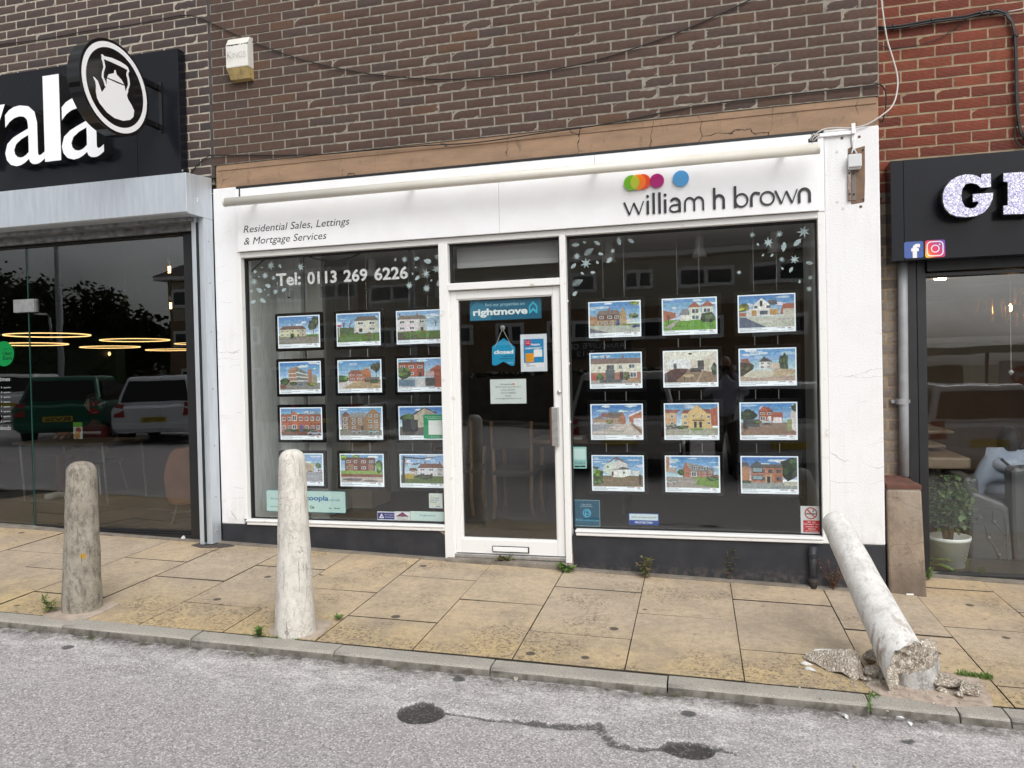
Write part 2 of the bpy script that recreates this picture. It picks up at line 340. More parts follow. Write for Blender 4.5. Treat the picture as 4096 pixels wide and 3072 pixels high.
def road_mat():
    t = NT('asphalt'); v = t.sep(); vv = t.math('ADD', t.math('MULTIPLY', v[0], -SU), t.math('MULTIPLY', v[1], CU)); dist = t.math('SUBTRACT', KV, vv)
    big = t.noise(1.1, 5, .6, t.mapping((.5, 1, 1)))
    c = t.mix(t.rng(big, .38, .66), (.40, .37, .372), (.37, .357, .352))
    c = t.mix(t.rng(t.noise(7, 6, .6), .42, .78, 0, .4), c, (.27, .255, .25))
    agg = t.vor(125, out='Color'); s = t.sep(agg)
    c = t.mix(t.rng(s[0], .58, .9, 0, .8), c, (.68, .65, .645)); c = t.mix(t.rng(s[1], .70, .95, 0, .75), c, (.15, .145, .145))
    c = t.mix(t.rng(s[2], .85, 1, 0, .35), c, (.27, .19, .17))
    c = t.mix(t.rng(t.vor(125), .38, .66, 0, .4), c, (.17, .16, .155))
    wt = t.math('MULTIPLY', t.rng(dist, .75, .12), t.math('MULTIPLY', t.rng(t.noise(7, 8, .8, t.mapping((.5, 1, 1), rot=(0, 0, -.03))), .44, .62), t.rng(t.noise(60, 3, .7), .35, .6))); c = t.mix(t.math('MULTIPLY', wt, .8), c, (.80, .78, .76))
    dk = t.math('MULTIPLY', t.rng(dist, .13, .03), t.rng(t.noise(13, 6, .75), .36, .6)); c = t.mix(t.math('MULTIPLY', dk, .9), c, (.045, .035, .024))
    mo = t.math('MULTIPLY', t.rng(dist, .06, .02), t.rng(t.noise(5, 4), .55, .62)); c = t.mix(mo, c, (.05, .06, .012))
    gum = t.math('MULTIPLY', t.rng(t.math('ADD', t.vor(2.1), t.math('MULTIPLY', t.noise(30, 3), .03)), .10, .08), t.rng(t.noise(3.5, 1), .47, .5)); c = t.mix(t.math('MULTIPLY', gum, .85), c, (.045, .044, .046))
    gum2 = t.rng(t.vor(3.7, src=t.mapping((1, 1, 1), rot=(0, 0, 1))), .04, .025); c = t.mix(t.math('MULTIPLY', gum2, .65), c, (.07, .066, .064))
    pk0 = t.attr('pit', 'Fac'); pk = t.rng(t.math('ADD', pk0, t.math('MULTIPLY', t.math('SUBTRACT', t.noise(34, 6, .8), .5), 1.7)), .42, .62)
    c = t.mix(t.math('MULTIPLY', pk, t.rng(pk0, .3, .95, .62, .95)), c, t.mix(t.rng(s[0], .82, .95, 0, .8), (.030, .028, .027), (.16, .14, .12)))
    t.set('Base Color', c); t.set('Roughness', t.rng(pk, 0, 1, .9, .75)); t.bump(t.vor(125), .5, .004); return t.m
M['road'] = road_mat()
# ================================================================== GROUND
gb = MB().add([(-2500, -2500, -3), (2500, -2500, -3), (2500, 2500, -3), (-2500, 2500, -3)], [(0, 1, 2, 3)]).build('ground', pm('far_ground', (.10, .11, .06), .95, (.14, .13, .09), .05)); struct(gb)
def interp(a, b, n): return [a+(b-a)*i/n for i in range(n)]
us = interp(-70, -8, 16)+interp(-8, .9, 30)+interp(.9, 4.6, 290)+interp(4.6, 9, 20)+interp(9, 75, 16)+[75]
vs_ = interp(-70, -8, 16)+interp(-8, -3.35, 20)+interp(-3.35, -2.25, 92)+interp(-2.25, KV+.02, 6)+[KV+.02]
RA = lambda x, y: RD(1300+x*.7685, 2200+y*.7685)
crack = [RA(*q) for q in [(610, 845), (760, 862), (870, 880), (1000, 888), (1100, 903), (1250, 913), (1430, 915), (1455, 960), (1500, 1005), (1600, 1033), (1740, 1030), (2050, 1035), (2120, 1048), (2150, 1068)]]
cw = [.012, .014, .02, .022, .03, .034, .028, .030, .028, .02, .02, .02, .012, .006]
holes = [(RA(497, 843), RA(622, 843), .115), (RA(1900, 1035), RA(2045, 1035), .075)]
def pitmask(x, y):
    p = Vector((x, y)); best = 0
    for c, e, ry in holes:
        rx = abs(e.x-c.x); d = math.hypot((x-c.x)/rx, (y-c.y)/ry)
        d += .22*mnoise.noise(Vector((x*9, y*9, 3)))
        best = max(best, min(1, max(0, (1.12-d)/.2)))
    for i in range(len(crack)-1):
        a = crack[i].xy; b = crack[i+1].xy; ab = b-a; t = max(0, min(1, (p-a).dot(ab)/ab.length_squared)); q = a+ab*t; w = cw[i]+(cw[i+1]-cw[i])*t
        w *= 1+.9*mnoise.noise(Vector((x*14, y*14, 1)))
        d = (p-q).length; best = max(best, .67*min(1, max(0, 1.45-d/max(w, .002)*.8)))
    return best
rb = MB(); pv = []
for v in vs_:
    for u in us:
        x, y = uv(u, v); k = pitmask(x, y) if (.9 <= u <= 4.6 and -3.35 <= v <= -2.25) else 0
        z = rz(x, y)-.022*k*k+(.0025*mnoise.noise(Vector((x*3, y*3, 0))) if -8 < v else 0)
        rb.v.append(Vector((x, y, z))); pv.append(k)
n = len(us)
for j in range(len(vs_)-1):
    for i in range(n-1):
        rb.f.append([j*n+i, j*n+i+1, (j+1)*n+i+1, (j+1)*n+i]); rb.m.append(0); rb.c.append(None)
road = rb.build('road', M['road'], smooth=True, base=(0, 0, 0)); struct(road)
at = road.data.attributes.new('pit', 'FLOAT', 'POINT'); at.data.foreach_set('value', pv)
# pavement: bedding sheet and slabs
pav = MB()
pts = [UV(-4.5, -1.99, -.06), UV(9, -1.99, -.06), Vector((9.3, 1.2, gz(9.3, 1.2)-.06)), Vector((-4.5, 1.2, gz(-4.5, 1.2)-.06))]
pav.add(pts, [(0, 1, 2, 3)])
pave = pav.build('pavement', M['joint'], base=(2.5, -1, 0)); struct(pave)
jt = MB().add([UV(-4.5, -1.87, -.014), UV(9, -1.87, -.014), Vector((9.3, 1.0, gz(9.3, 1.0)-.014)), Vector((-4.5, 1.0, gz(-4.5, 1.0)-.014))], [(0, 1, 2, 3)]).build('joint_filling', M['joint'], pave)
colu = [-3.88, -3.31, -2.73, -2.16, -1.6, -1.04, -.49, .07, .64, 1.211, 1.805, 2.39, 2.957, 3.556, 4.153, 4.77, 5.36, 5.895, 6.49, 7.09, 7.69, 8.3]
def vend(u): return ((.03 if u < 5.3 else .62)-u*SU)/CU
slabs = []
def slab(u0, u1, v0, v1a, v1b, skip=None):
    g = .0030; gv = .0065; h = random.uniform(-.0025, .0025); tx = [random.uniform(-.0018, .0018) for _ in range(4)]
    jx = [random.uniform(-.003, .003) for _ in range(2)]
    q = [UV(u0+g, v0+gv, h+tx[0]), UV(u1-g, v0+gv+jx[0], h+tx[1]), UV(u1-g, v1b-gv+jx[1], h+tx[2]), UV(u0+g, v1a-gv, h+tx[3])]
    b = MB().hexa([p-Vector((0, 0, .05)) for p in q]+q, 1); b.m[1] = 0; slabs.append(b.build('paving_slab', [M['slab'], M['joint']], pave))
for i in range(len(colu)-1):
    u0, u1 = colu[i], colu[i+1]; A = (i % 2 == 0)        # u=-3.88 column -> type A pattern
    js = [-.555, -1.425] if A else [-.97]
    off = {-.49: -.05, -1.04: -.03, -1.6: -.07}.get(u0, 0); js = [j+off for j in js]
    if u0 > 5.3: js = [.01, -.78, -1.62] if A else [-.4, -1.25]
    ed = [-1.861]+sorted(js)
    for k in range(len(ed)):
        if k < len(ed)-1: slab(u0, u1, ed[k], ed[k+1], ed[k+1])
        else: slab(u0, u1, ed[k], vend(u0 if u0 > 5.3 or u1 < 5.35 else 0), vend(u1 if u1 < 5.35 or u0 > 5.3 else 5.2))
# kerb
M['kerb_face'] = pm('kerb_face', (.20, .185, .16), .9, (.09, .08, .065), 18, bump=.6, bsc=140)  # grime plus painted shade: front faces darkened because the sun lights them
kerb = MB().add([UV(-6, -1.98, -.1), UV(10, -1.98, -.1), UV(10, -1.87, -.1), UV(-6, -1.87, -.1)], [(0, 1, 2, 3)]).build('kerb', M['joint'], base=UV(2, -1.93, -.1)); struct(kerb)
kj = [-4.25, -3.36, -2.47, -1.58, -.69, .21, 1.09, 1.98, 2.868, 3.777, 4.71, 5.09, 5.30, 6.2, 7.1, 8.0, 8.9]
prof = [(-1.866, -.12), (-1.866, -.002), (-1.872, .002), (-1.965, .0), (-1.978, -.003), (-1.986, -.010), (-1.990, -.020), (-1.992, -.032), (-1.994, -.12)]
for a, b in zip(kj[:-1], kj[1:]):
    mb = MB(); h = random.uniform(-.003, .003); N = 6; k = len(prof); dv = random.uniform(-.004, .004)
    for i in range(N+1):
        u = a+.004+(b-a-.008)*i/N
        for v, dz in prof: mb.v.append(UV(u, v+dv+.002*mnoise.noise(Vector((u*6, v, 0))), dz+h+.002*mnoise.noise(Vector((u*5, v*9, 2)))))
    fs = [[i*k+j, (i+1)*k+j, (i+1)*k+j+1, i*k+j+1] for i in range(N) for j in range(k-1)]+[list(range(k)), [N*k+j for j in reversed(range(k))]]
    for f in fs: mb.f.append(f); mb.m.append(0); mb.c.append(None)
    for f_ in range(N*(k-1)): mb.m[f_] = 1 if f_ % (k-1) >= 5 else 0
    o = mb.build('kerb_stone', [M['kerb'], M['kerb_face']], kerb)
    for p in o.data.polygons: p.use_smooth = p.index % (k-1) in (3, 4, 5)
# ================================================================== BRICKWORK
def brick_mesh(L, H, D, seed, wob=.0018):
    rnd = random.Random(seed); nx, nz = 6, 3; mb = MB()
    for j in range(nz+1):
        for i in range(nx+1):
            x = L*i/nx; z = H*j/nz; e = (i in (0, nx)) or (j in (0, nz)); y = rnd.uniform(-.001, .0008)+(.0022 if e else 0)
            if i in (0, nx): x += rnd.uniform(-wob, wob)
            if j in (0, nz): z += rnd.uniform(-wob, wob)
            mb.v.append(Vector((x-L/2, y, z)))
    w = nx+1
    for j in range(nz):
        for i in range(nx): mb.f.append([j*w+i, j*w+i+1, (j+1)*w+i+1, (j+1)*w+i]); mb.m.append(0); mb.c.append(None)
    rim = [i for i in range(w)]+[j*w+nx for j in range(1, nz+1)]+[nz*w+i for i in reversed(range(nx))]+[j*w for j in reversed(range(1, nz))]
    o = len(mb.v); mb.v += [mb.v[i]+Vector((0, D, 0)) for i in rim]
    for k in range(len(rim)):
        k2 = (k+1) % len(rim); mb.f.append([rim[k2], rim[k], o+k, o+k2]); mb.m.append(0); mb.c.append(None)
    return mb
BC = {}
def brick_data(L, H, D, mat, kind):
    k = (round(L, 3), H, mat, kind)
    if k not in BC:
        ob = brick_mesh(L, H, D, hash(k) % 9999).build('brick', M[mat], base=(0, 0, 0)); BC[k] = ob.data; bpy.data.objects.remove(ob); WL.pop('brick', None)
    return BC[k]
def lay_bricks(x0, x1, z0, ncourse, Y, pitch, course, mat, wall, phase, keep, rest_from=None, name='brick', endR=True, skip=None):
    """stretcher bond; keep(x,z) rank: those nearest become single bricks, others one joined part"""
    L = pitch-.0125; H = course-.013; lst = []
    for k in range(ncourse):
        z = z0+k*course+.0065; off = phase(k)
        n0 = math.floor((x0-off)/pitch)-1
        for i in range(n0, n0+int((x1-x0)/pitch)+4):
            a = off+i*pitch+.0062; b = a+L; a = max(a, x0+.002); b = min(b, x1-.002)
            if b-a < .03: continue
            if skip and skip((a+b)/2, z+H/2): continue
            lst.append(((a+b)/2, z, b-a))
    lst.sort(key=lambda q: keep(q[0], q[1])); solo = [q for q in lst if keep(q[0], q[1]) < 1e6][:300]; rest = lst[len(solo):]
    for x, z, l in solo:
        o = link(name, brick_data(round(l/.02)*.02 if l < L-.001 else L, H, .02, mat, random.randrange(4)), (x, Y+random.uniform(-.0015, .0015), z), wall)
        o.rotation_euler = (random.uniform(-.006, .006), random.uniform(-.004, .004), random.uniform(-.004, .004))
    if rest:
        mb = MB()
        for x, z, l in rest:
            mb.box(x-l/2, x+l/2, Y+random.uniform(-.0015, .0015), Y+.02, z, z+H)
        o = mb.build('far_brickwork', M[mat], wall); o['kind'] = 'stuff'
# ================================================================== ESTATE AGENT'S SHOP (centre)
shop = thing('shop_building', (2.6, .1, -.05), 'white fronted shop with brown brick upper wall and two wide display windows', 'building')
XL, XR = 0.0, 5.186
wall = box('brick_wall', XL, XR, .0035, .30, 3.253, 6.6, M['mortar'], shop)
lay_bricks(XL, XR, 3.253, 32, 0, .2253, .075, 'brick_brown', wall, lambda k: XR-(.1135 if k % 2 == 0 else .2265), lambda x, z: (10-x)+max(0, z-4.0-.13*(5.2-x))*40)
box('lintel', XL+.004, XR-.004, .016, .30, 3.056, 3.250, M['lintel'], shop, bevel=.006)
box('render_skim', XL+.02, XR-.02, .010, .016, 3.205, 3.249, M['lintel'], shop)
for a, b in ((-.02, .2), (4.83, 5.18)):
    mb = MB()
    N = 14
    box('pillar', a, b, 0, .25, .206, 3.054, M['render_white'], shop, bevel=.008)
# plinths: black painted base under the windows
def plinth(a, b):
    q = [(a, 0, gz(a, 0)-.12), (b, 0, gz(b, 0)-.12), (b, .22, gz(b, 0)-.12), (a, .22, gz(a, 0)-.12)]
    top = [(a, 0, .205), (b, 0, .205), (b, .22, .205), (a, .22, .205)]
    MB().hexa([Vector(p) for p in q+top]).build('plinth', M['plinth'], shop, bevel=.006)
plinth(-.02, 2.02); plinth(3.016, 5.18)
# worn render at the plinth ends beside the door
M['worn'] = pm('worn_render', (.36, .27, .21), .9, (.22, .16, .12), 40, bump=.6)
MB().prism([(2.018, -.003, .02), (2.026, -.003, .02), (2.026, -.003, .19), (1.975, -.003, .203), (1.95, -.003, .205), (2.005, -.003, .17)], (0, .1, 0)).build('worn_edge', M['worn'], shop)
MB().prism([(3.012, -.003, -.04), (3.024, -.003, -.03), (3.020, -.003, .06), (3.017, -.003, .12), (3.012, -.003, .12)], (0, .1, 0)).build('worn_edge', M['worn'], shop)
t = NT('old_concrete'); c = t.mix(t.rng(t.noise(9, 6), .4, .7), (.25, .22, .18), (.15, .13, .105)); c = t.mix(t.rng(t.noise(140, 4, .75), .45, .68, 0, .6), c, (.07, .06, .05)); t.set('Base Color', c); t.set('Roughness', .9); t.bump(t.noise(90, 5, .7), .6, .005); M['old_concrete'] = t.m
mb = MB(); q = [(2.02, -.075, gz(2, 0)-.1), (3.02, -.075, gz(3, 0)-.1), (3.02, .15, gz(3, 0)-.1), (2.02, .15, gz(2, 0)-.1), (2.02, -.06, .002), (3.02, -.06, -.004), (3.02, .15, .004), (2.02, .15, .004)]
mb.hexa([Vector(p) for p in q]).build('door_step', M['old_concrete'], shop, bevel=.008)
mb = MB(); st = [(-.2, 2.02), (3.02, 5.2)]
for a, b in st: mb.hexa([Vector((x, y, gz(x, y)+dz)) for dz in (-.05, .012) for x, y in ((a, -.055), (b, -.05), (b, .02), (a, .02))])
mb.build('base_mortar_fillet', M['old_concrete'], shop, bevel=.008)
FW = M['frame_white']; GL = M['glass']
def shop_window(x0, x1, z0, z1, ox0, ox1, label=None):
    w = link('shop_window', None, ((x0+x1)/2, .05, z0), shop)
    box('frame_jamb', ox0, x0, -.006, .10, .25, 2.5, FW, w, bevel=.004)
    box('frame_head', x0, x1, -.004, .10, z1, 2.5, FW, w, bevel=.003)
    mb = MB(); mb.box(ox0+.03, x1+.0, -.028, .10, .232, .25); mb.box(ox0+.035, x1, -.02, .10, .2065, .229)
    mb.box(ox0+.04, x1, -.006, .10, .206, .235)
    mb.build('sill', FW, w, bevel=.006)
    mb = MB(); g = .011
    mb.box(x0, x0+g, .045, .09, z0, z1); mb.box(x1-g, x1, .045, .09, z0, z1); mb.box(x0+g, x1-g, .046, .09, z1-g-.004, z1); mb.box(x0+g, x1-g, .046, .09, z0, z0+.006)
    mb.build('gasket', M['rubber'], w)
    box('pane', x0+.004, x1-.004, .066, .072, z0+.002, z1-.002, GL, w)
    return w
w1 = shop_window(.237, 2.003, .25, 2.455, .2, 2.003)
w2 = shop_window(3.014, 4.782, .25, 2.455, 3.0138, 4.782)
box('frame_jamb', 4.782, 4.83, -.006, .10, .206, 2.5, FW, w2, bevel=.004)
dfr = link('door_frame', None, (2.5, .05, 0), shop)
box('jamb', 2.003, 2.080, -.012, .11, gz(2.03, 0)-.01, 2.455, FW, dfr, bevel=.005)
box('jamb', 2.966, 3.0135, -.012, .11, gz(3, 0)+.0, 2.455, FW, dfr, bevel=.005)
box('jamb_bead', 2.080, 2.088, .012, .11, .03, 2.087, FW, dfr)
box('transom_bar', 2.080, 2.966, -.022, .10, 2.088, 2.142, FW, dfr, bevel=.004)
box('frame_head', 2.0031, 3.0135, -.0045, .10, 2.4552, 2.4998, FW, dfr, bevel=.003)
box('threshold', 2.082, 2.966, -.004, .11, .004, .032, M['alu'], dfr, bevel=.003)
tr = link('transom_window', None, (2.5, .05, 2.142), shop)
mb = MB(); mb.box(2.080, 2.094, .04, .09, 2.142, 2.455); mb.box(2.95, 2.966, .04, .09, 2.142, 2.455); mb.box(2.094, 2.95, .04, .09, 2.44, 2.455); mb.box(2.094, 2.95, .04, .09, 2.142, 2.15); mb.build('gasket', M['rubber'], tr)
box('pane', 2.082, 2.964, .062, .068, 2.144, 2.453, GL, tr)
box('reflection_bar', 2.1, 2.945, .16, .22, 2.28, 2.44, pm('reflection_grey', (.50, .50, .50), .7), tr)  # grey bar stands in for the sky mirrored in the transom glass
door = link('door', None, (2.52, .05, .035), shop)
D0, D1 = 2.0885, 2.960
box('stile', D0, 2.137, .014, .07, .037, 2.084, FW, door, bevel=.004)
box('stile', 2.902, D1, .014, .07, .037, 2.084, FW, door, bevel=.004)
box('top_rail', 2.1372, 2.9018, .015, .069, 2.02, 2.083, FW, door, bevel=.003)
box('bottom_rail', 2.1372, 2.9018, .015, .069, .0375, .146, FW, door, bevel=.003)
mb = MB(); b = .010; mb.prism([(2.137, .03, .146), (2.902, .03, .146), (2.902, .046, .156), (2.137, .046, .156)], (0, .0, -.008)) if 0 else mb.box(2.1372, 2.9018, .024, .046, .1462, .157)
mb.box(2.1372, 2.146, .026, .046, .157, 2.02); mb.box(2.893, 2.9018, .026, .046, .157, 2.02); mb.box(2.146, 2.893, .026, .046, 2.011, 2.0198); mb.build('glazing_bead', FW, door)
box('pane', 2.140, 2.899, .046, .052, .15, 2.017, GL, door)
p0, p1 = W(1970.6, 2173, .012), W(2117, 2211, .012)
lp = box('letter_plate', p0.x, p1.x, .004, .016, .053, .100, M['black_matt'], door)
box('flap', p0.x+.006, p1.x-.008, -.002, .0042, .060, .096, M['white_gloss'], lp, bevel=.002)
h0, h1 = W(2202, 1629, -.03), W(2245, 1784, -.03)
hd = box('handle', 2.885, 2.935, -.035, .012, h1.z, h0.z, M['alu'], door, bevel=.004)
box('grip_strip', 2.870, 2.8845, -.03, .010, h1.z+.003, h0.z-.003, pm('brown_plastic', (.10, .045, .025), .4), hd)
lk = W(2237, 1568, .01); MB().lathe([(.016, 0), (.016, .01), (.012, .014)], (lk.x, .014, lk.z), 20, (0, -1, 0)).build('lock', M['alu'], door, smooth=True)
mb = MB()
for zz in (1.96, 1.49, 1.05): mb.box(3.008, 3.022, .02, .03, zz, zz+.014)
mb.build('glazing_clips', M['letter_white'], w2)
# --- interior of the shop
M['in_dark'] = pm('in_dark', (.06, .052, .045), .8, (.038, .034, .03), 3)
M['in_ceil'] = pm('in_ceiling', (.55, .54, .51), .8); M['carpet'] = pm('carpet', (.035, .033, .033), .95, (.05, .047, .045), 60)
t = NT('wood_panel'); w = t.noise(6, 6, .6, t.mapping((14, 14, .9)), .6); c = t.mix(t.rng(w, .35, .65), (.72, .74, .72), (.50, .52, .51)); t.set('Base Color', c); t.set('Roughness', .6); t.bump(w, .4, .004); M['wood_panel'] = t.m
inn = link('interior', None, (2.5, 2.5, 0), shop)
box('interior_floor', .2, 4.83, .1, 6, -.06, .02, M['carpet'], inn)
box('interior_ceiling', .2, 4.83, .101, 6, 2.53, 2.6, M['in_ceil'], inn)
box('interior_wall', .2, 4.83, 6, 6.1, .02, 2.53, M['in_dark'], inn)
box('interior_wall', .19, .233, .101, 6, .02, 2.53, M['wood_panel'], inn)
box('interior_wall', 4.81, 4.85, .9, 6, .02, 2.53, M['in_dark'], inn)
box('interior_wall', 4.77, 4.85, .101, .9, .02, 2.53, pm('pale_panel', (.62, .62, .60), .7), inn)
e = W(1052, 1500, .55); f2 = W(1212, 1500, .55); f3 = W(1292, 1500, .6)
box('partition', .233, f2.x, .55, .6, .02, 2.53, M['wood_panel'], inn)
box('partition', f2.x, f3.x, .62, .67, .02, 2.53, pm('white_board', (.55, .54, .51), .6), inn)
a, b = W(1280, 1690, 1.9), W(1490, 2080, 1.9)
cb = tag(box('cabinet', a.x, b.x, 1.9, 2.4, .02, a.z, pm('beige_board', (.36, .29, .19), .6), None), 'beige cabinet inside the left display window behind the hanging house cards', 'cabinet')
# chairs and desk seen through the door
WD = pm('pale_wood', (.22, .125, .06), .5, (.16, .09, .045), 9)
def office_chair(loc, label, rot=0):
    o = thing('visitor_chair', loc, label, 'chair', 'wooden chairs inside the shop'); x, y, z = loc
    for sx, sy in ((-1, -1), (1, -1), (-1, 1), (1, 1)):
        MB().tube([(x+sx*.2, y+sy*.21, z), (x+sx*.18, y+sy*.19, z+.2), (x+sx*.2, y+sy*.22, z+(.66 if sy > 0 else .95))], .019, 8).build('leg', WD, o, smooth=True)
    MB().box(x-.22, x+.22, y-.22, y+.22, z+.42, z+.48).build('seat', M['in_dark'], o, bevel=.02)
    MB().box(x-.2, x+.2, y-.23, y-.2, z+.68, z+.92).build('backrest', M['in_dark'], o, bevel=.02)
    return o
a = W(1985, 1950, 1.0); office_chair((a.x+.02, 1.7, .02), 'wooden framed chair seen low through the glass of the door')
office_chair((a.x-.62, 1.8, .02), 'wooden framed chair beside the door behind the left frame')
dk = thing('desk', (2.75, 2.3, .02), 'dark office desk with papers inside beyond the glass door', 'desk')
box('desk_top', 2.2, 3.2, 1.9, 2.6, .72, .75, pm('desk_wood', (.22, .14, .08), .4), dk)
for x in (2.24, 3.16): box('desk_side', x-.02, x+.02, 1.95, 2.55, .02, .72, M['in_dark'], dk)
tag(MB().box(2.5, 2.75, 2.0, 2.2, .75, .775).build('paper_stack', pm('paper', (.7, .7, .68), .8)), 'stack of white papers on the dark desk inside', 'paper')
# ceiling spots
def spot(px, py, Y, lab):
    P = W(px, py, Y); o = thing('ceiling_spotlight', (P.x, P.y, 2.53), lab, 'spotlight', 'white ceiling spotlights behind the shop windows')
    MB().lathe([(.035, 0), (.035, -.10), (.05, -.13), (.062, -.17)], (P.x, P.y, 2.53), 20).build('lamp_body', M['letter_white'], o, smooth=True)
    MB().lathe([(.055, 0), (.03, .02)], (P.x, P.y, 2.357), 16).build('lamp_lens', pm('lens_'+str(int(px)), (.8, .8, .78), .2), o)
for i, (px, py, Y, lab) in enumerate([(1150, 1040, .9, 'white spotlight nearest the left pillar above the phone number'), (1312, 1020, 1.2, 'second white spotlight from the left in the left window'), (1487, 1030, .9, 'third white spotlight in the left window above the phone number'), (1690, 1015, 1.2, 'white spotlight at the right end of the left window'), (2435, 965, .9, 'white spotlight at the left end of the right window'), (2797, 935, .9, 'white spotlight in the middle of the right window'), (3098, 920, .9, 'white spotlight at the right end of the right window')]): spot(px, py, Y, lab)

# ================================================================== CAFE (left)
cafe = thing('shop_building', (-1.6, .1, .05), 'cafe building with plum brown brick upper wall and black glazed front', 'building')
cw_ = box('brick_wall', -4.2, -.030, .0035, .3, 3.1, 6.6, M['mortar_pale'], cafe)
def ck(x, z):
    if x < -2.6: return 1e7
    if x < -.3 and z < 4.0: return 1e7
    return (5-x)+max(0, z-4.75)*40
lay_bricks(-4.2, -.030, 3.103, 34, 0, .2253, .075, 'brick_plum', cw_, lambda k: -.03-(.10 if k % 2 == 0 else .213), ck)
box('movement_joint', -.030, XL, .004, .06, 3.15, 6.6, pm('joint_sealant', (.050, .045, .043), .8, (.07, .06, .055), 20), cafe)
CY = .03
DF = M['dark_frame']
g1 = link('glazed_front', None, (-1.5, CY, .08), cafe)
zt = W(500, 960, CY).z; xr = W(763, 1500, CY).x; xs = W(122, 1500, CY).x
box('frame_post', xr, xr+.105, CY-.05, CY+.05, gz(-.2, 0)-.02, 2.79, DF, g1)
box('frame_head', -6, xr, CY-.04, CY+.06, zt, 2.82, M['black_matt'], g1)
a = W(300, 2110, CY-.04); b = W(300, 2165, CY-.04)
mb = MB(); zb = gz(-1, 0)
mb.box(xs+.01, xr, CY-.05, CY+.05, zb-.03, a.z-.028); mb.box(xs+.01, xr, CY-.03, CY+.05, a.z-.026, a.z-.012); mb.box(xs+.01, xr, CY-.015, CY+.05, a.z-.010, a.z+.004)
mb.build('bottom_rail', DF, g1, bevel=.002)
box('pane', xs+.008, xr, CY-.004, CY+.004, a.z, zt, M['glass_cafe'], g1)
MB().box(xs+.001, xs+.008, CY-.006, CY+.006, a.z, zt).build('pane_edge', M['glass_edge'], g1)
cd = link('glass_door', None, (xs-.5, CY, .09), g1)
box('pane', xs-1.2, xs-.006, CY-.009, CY+.003, zb+.03, zt+.02, M['glass_cafe'], g1)
def fit(px0, py0, px1, py1, nm='patch_fitting'):
    p, q = W(px0, py0, CY-.02), W(px1, py1, CY-.02); box(nm, p.x, q.x, CY-.028, CY+.02, q.z, p.z, M['alu'], g1, bevel=.003)
fit(55, 1200, 138, 1247); fit(90, 2101, 146, 2122); fit(-60, 967, 45, 985, 'door_closer')
box('pane', xs-3.5, xs-1.21, CY-.004, CY+.004, zb+.03, zt, M['glass_cafe'], g1)
mb = MB(); mb.hexa([Vector((x, y, gz(x, y)+dz)) for dz in (-.05, .014) for x, y in ((-4, -.07), (-.12, -.07), (-.12, .12), (-4, .12))]).build('threshold_strip', M['old_concrete'], cafe, bevel=.006)
ci = link('interior', None, (-3, 3, .1), cafe)
M['cafe_floor'] = pm('cafe_floor', (.055, .055, .056), .35, (.075, .074, .074), 5); M['cafe_wall'] = pm('cafe_wall', (.020, .019, .018), .7)
box('interior_floor', -8, -.25, .09, 9, -.02, .085, M['cafe_floor'], ci)
box('interior_ceiling', -8, -.25, .09, 9, 3.0, 3.1, M['cafe_wall'], ci)
box('interior_wall', -8, -.25, 9, 9.1, .085, 3, M['cafe_wall'], ci)
box('interior_wall', -.25, -.205, .09, 9, .085, 3, M['cafe_wall'], ci)
box('interior_wall', -8.1, -8, .09, 9, .085, 3, M['cafe_wall'], ci)
# shutter: housing, curtain edge and guide rail
sh = thing('roller_shutter', (-1.5, -.17, 2.8), 'galvanised roller shutter housing and guide rail above the cafe glazing', 'shutter')
mb = MB(); prof = [(-.006, 3.145), (-.337, 3.115), (-.337, 2.80), (-.31, 2.79), (-.02, 2.79), (-.006, 2.79)]
mb.prism([(-.022, y, z) for y, z in prof], (-3.8, 0, 0)).build('housing', M['galv'], sh, bevel=.004)
box('capping', -3.82, -.018, -.342, .0, 3.117, 3.123, M['galv_dark'], sh) if 0 else None
box('bottom_slat', -3.8, -.16, -.085, -.045, 2.70, 2.788, M['galv_dark'], sh, bevel=.008)
box('fascia_trim', -3.8, -.10, -.20, -.10, 2.755, 2.789, M['galv_dark'], sh, bevel=.004)
mb = MB(); zg = gz(-.1, -.1)+.01; mb.box(-.125, -.085, -.155, -.008, zg, 2.789); mb.box(-.075, -.022, -.13, -.008, zg, 2.789); mb.box(-.085, -.075, -.10, -.008, zg, 2.789)
mb.build('guide_rail', M['galv'], sh, bevel=.003)
box('rail_brush', -.0852, -.0748, -.150, -.10, zg+.02, 2.75, M['rubber'], sh)
for z in (2.6, 2.25, 1.84, 1.36, .88, .45, .16): MB().lathe([(.007, 0), (.007, .006), (.003, .014)], (-.022, -.07, z), 10, (1, -.3, 0)).build('bolt', M['steel'], sh)
for px, py in ((730, 682), (787, 797), (813, 804)):
    p = W(px, py, -.337 if px < 745 else -.2); MB().lathe([(.008, 0), (.004, .006)], (min(p.x, -.03) if px < 745 else -.022, p.y, p.z), 10, (0, -1, 0) if px < 745 else (1, 0, 0)).build('bolt', M['steel'], sh)
mb = MB(); random.seed(3)
pts = [Vector((-.20, -.17, 0)), Vector((-.07, -.22, 0)), Vector((.08, -.17, 0)), Vector((.16, -.09, 0)), Vector((.05, -.05, 0)), Vector((-.17, -.06, 0))]
mb.prism([Vector((p.x, p.y, gz(p.x, p.y)+.006)) for p in pts], (0, 0, -.012)).build('tar_patch', pm('tar_patch', (.05, .043, .04), .9, (.10, .085, .07), 30, bump=.6), sh)

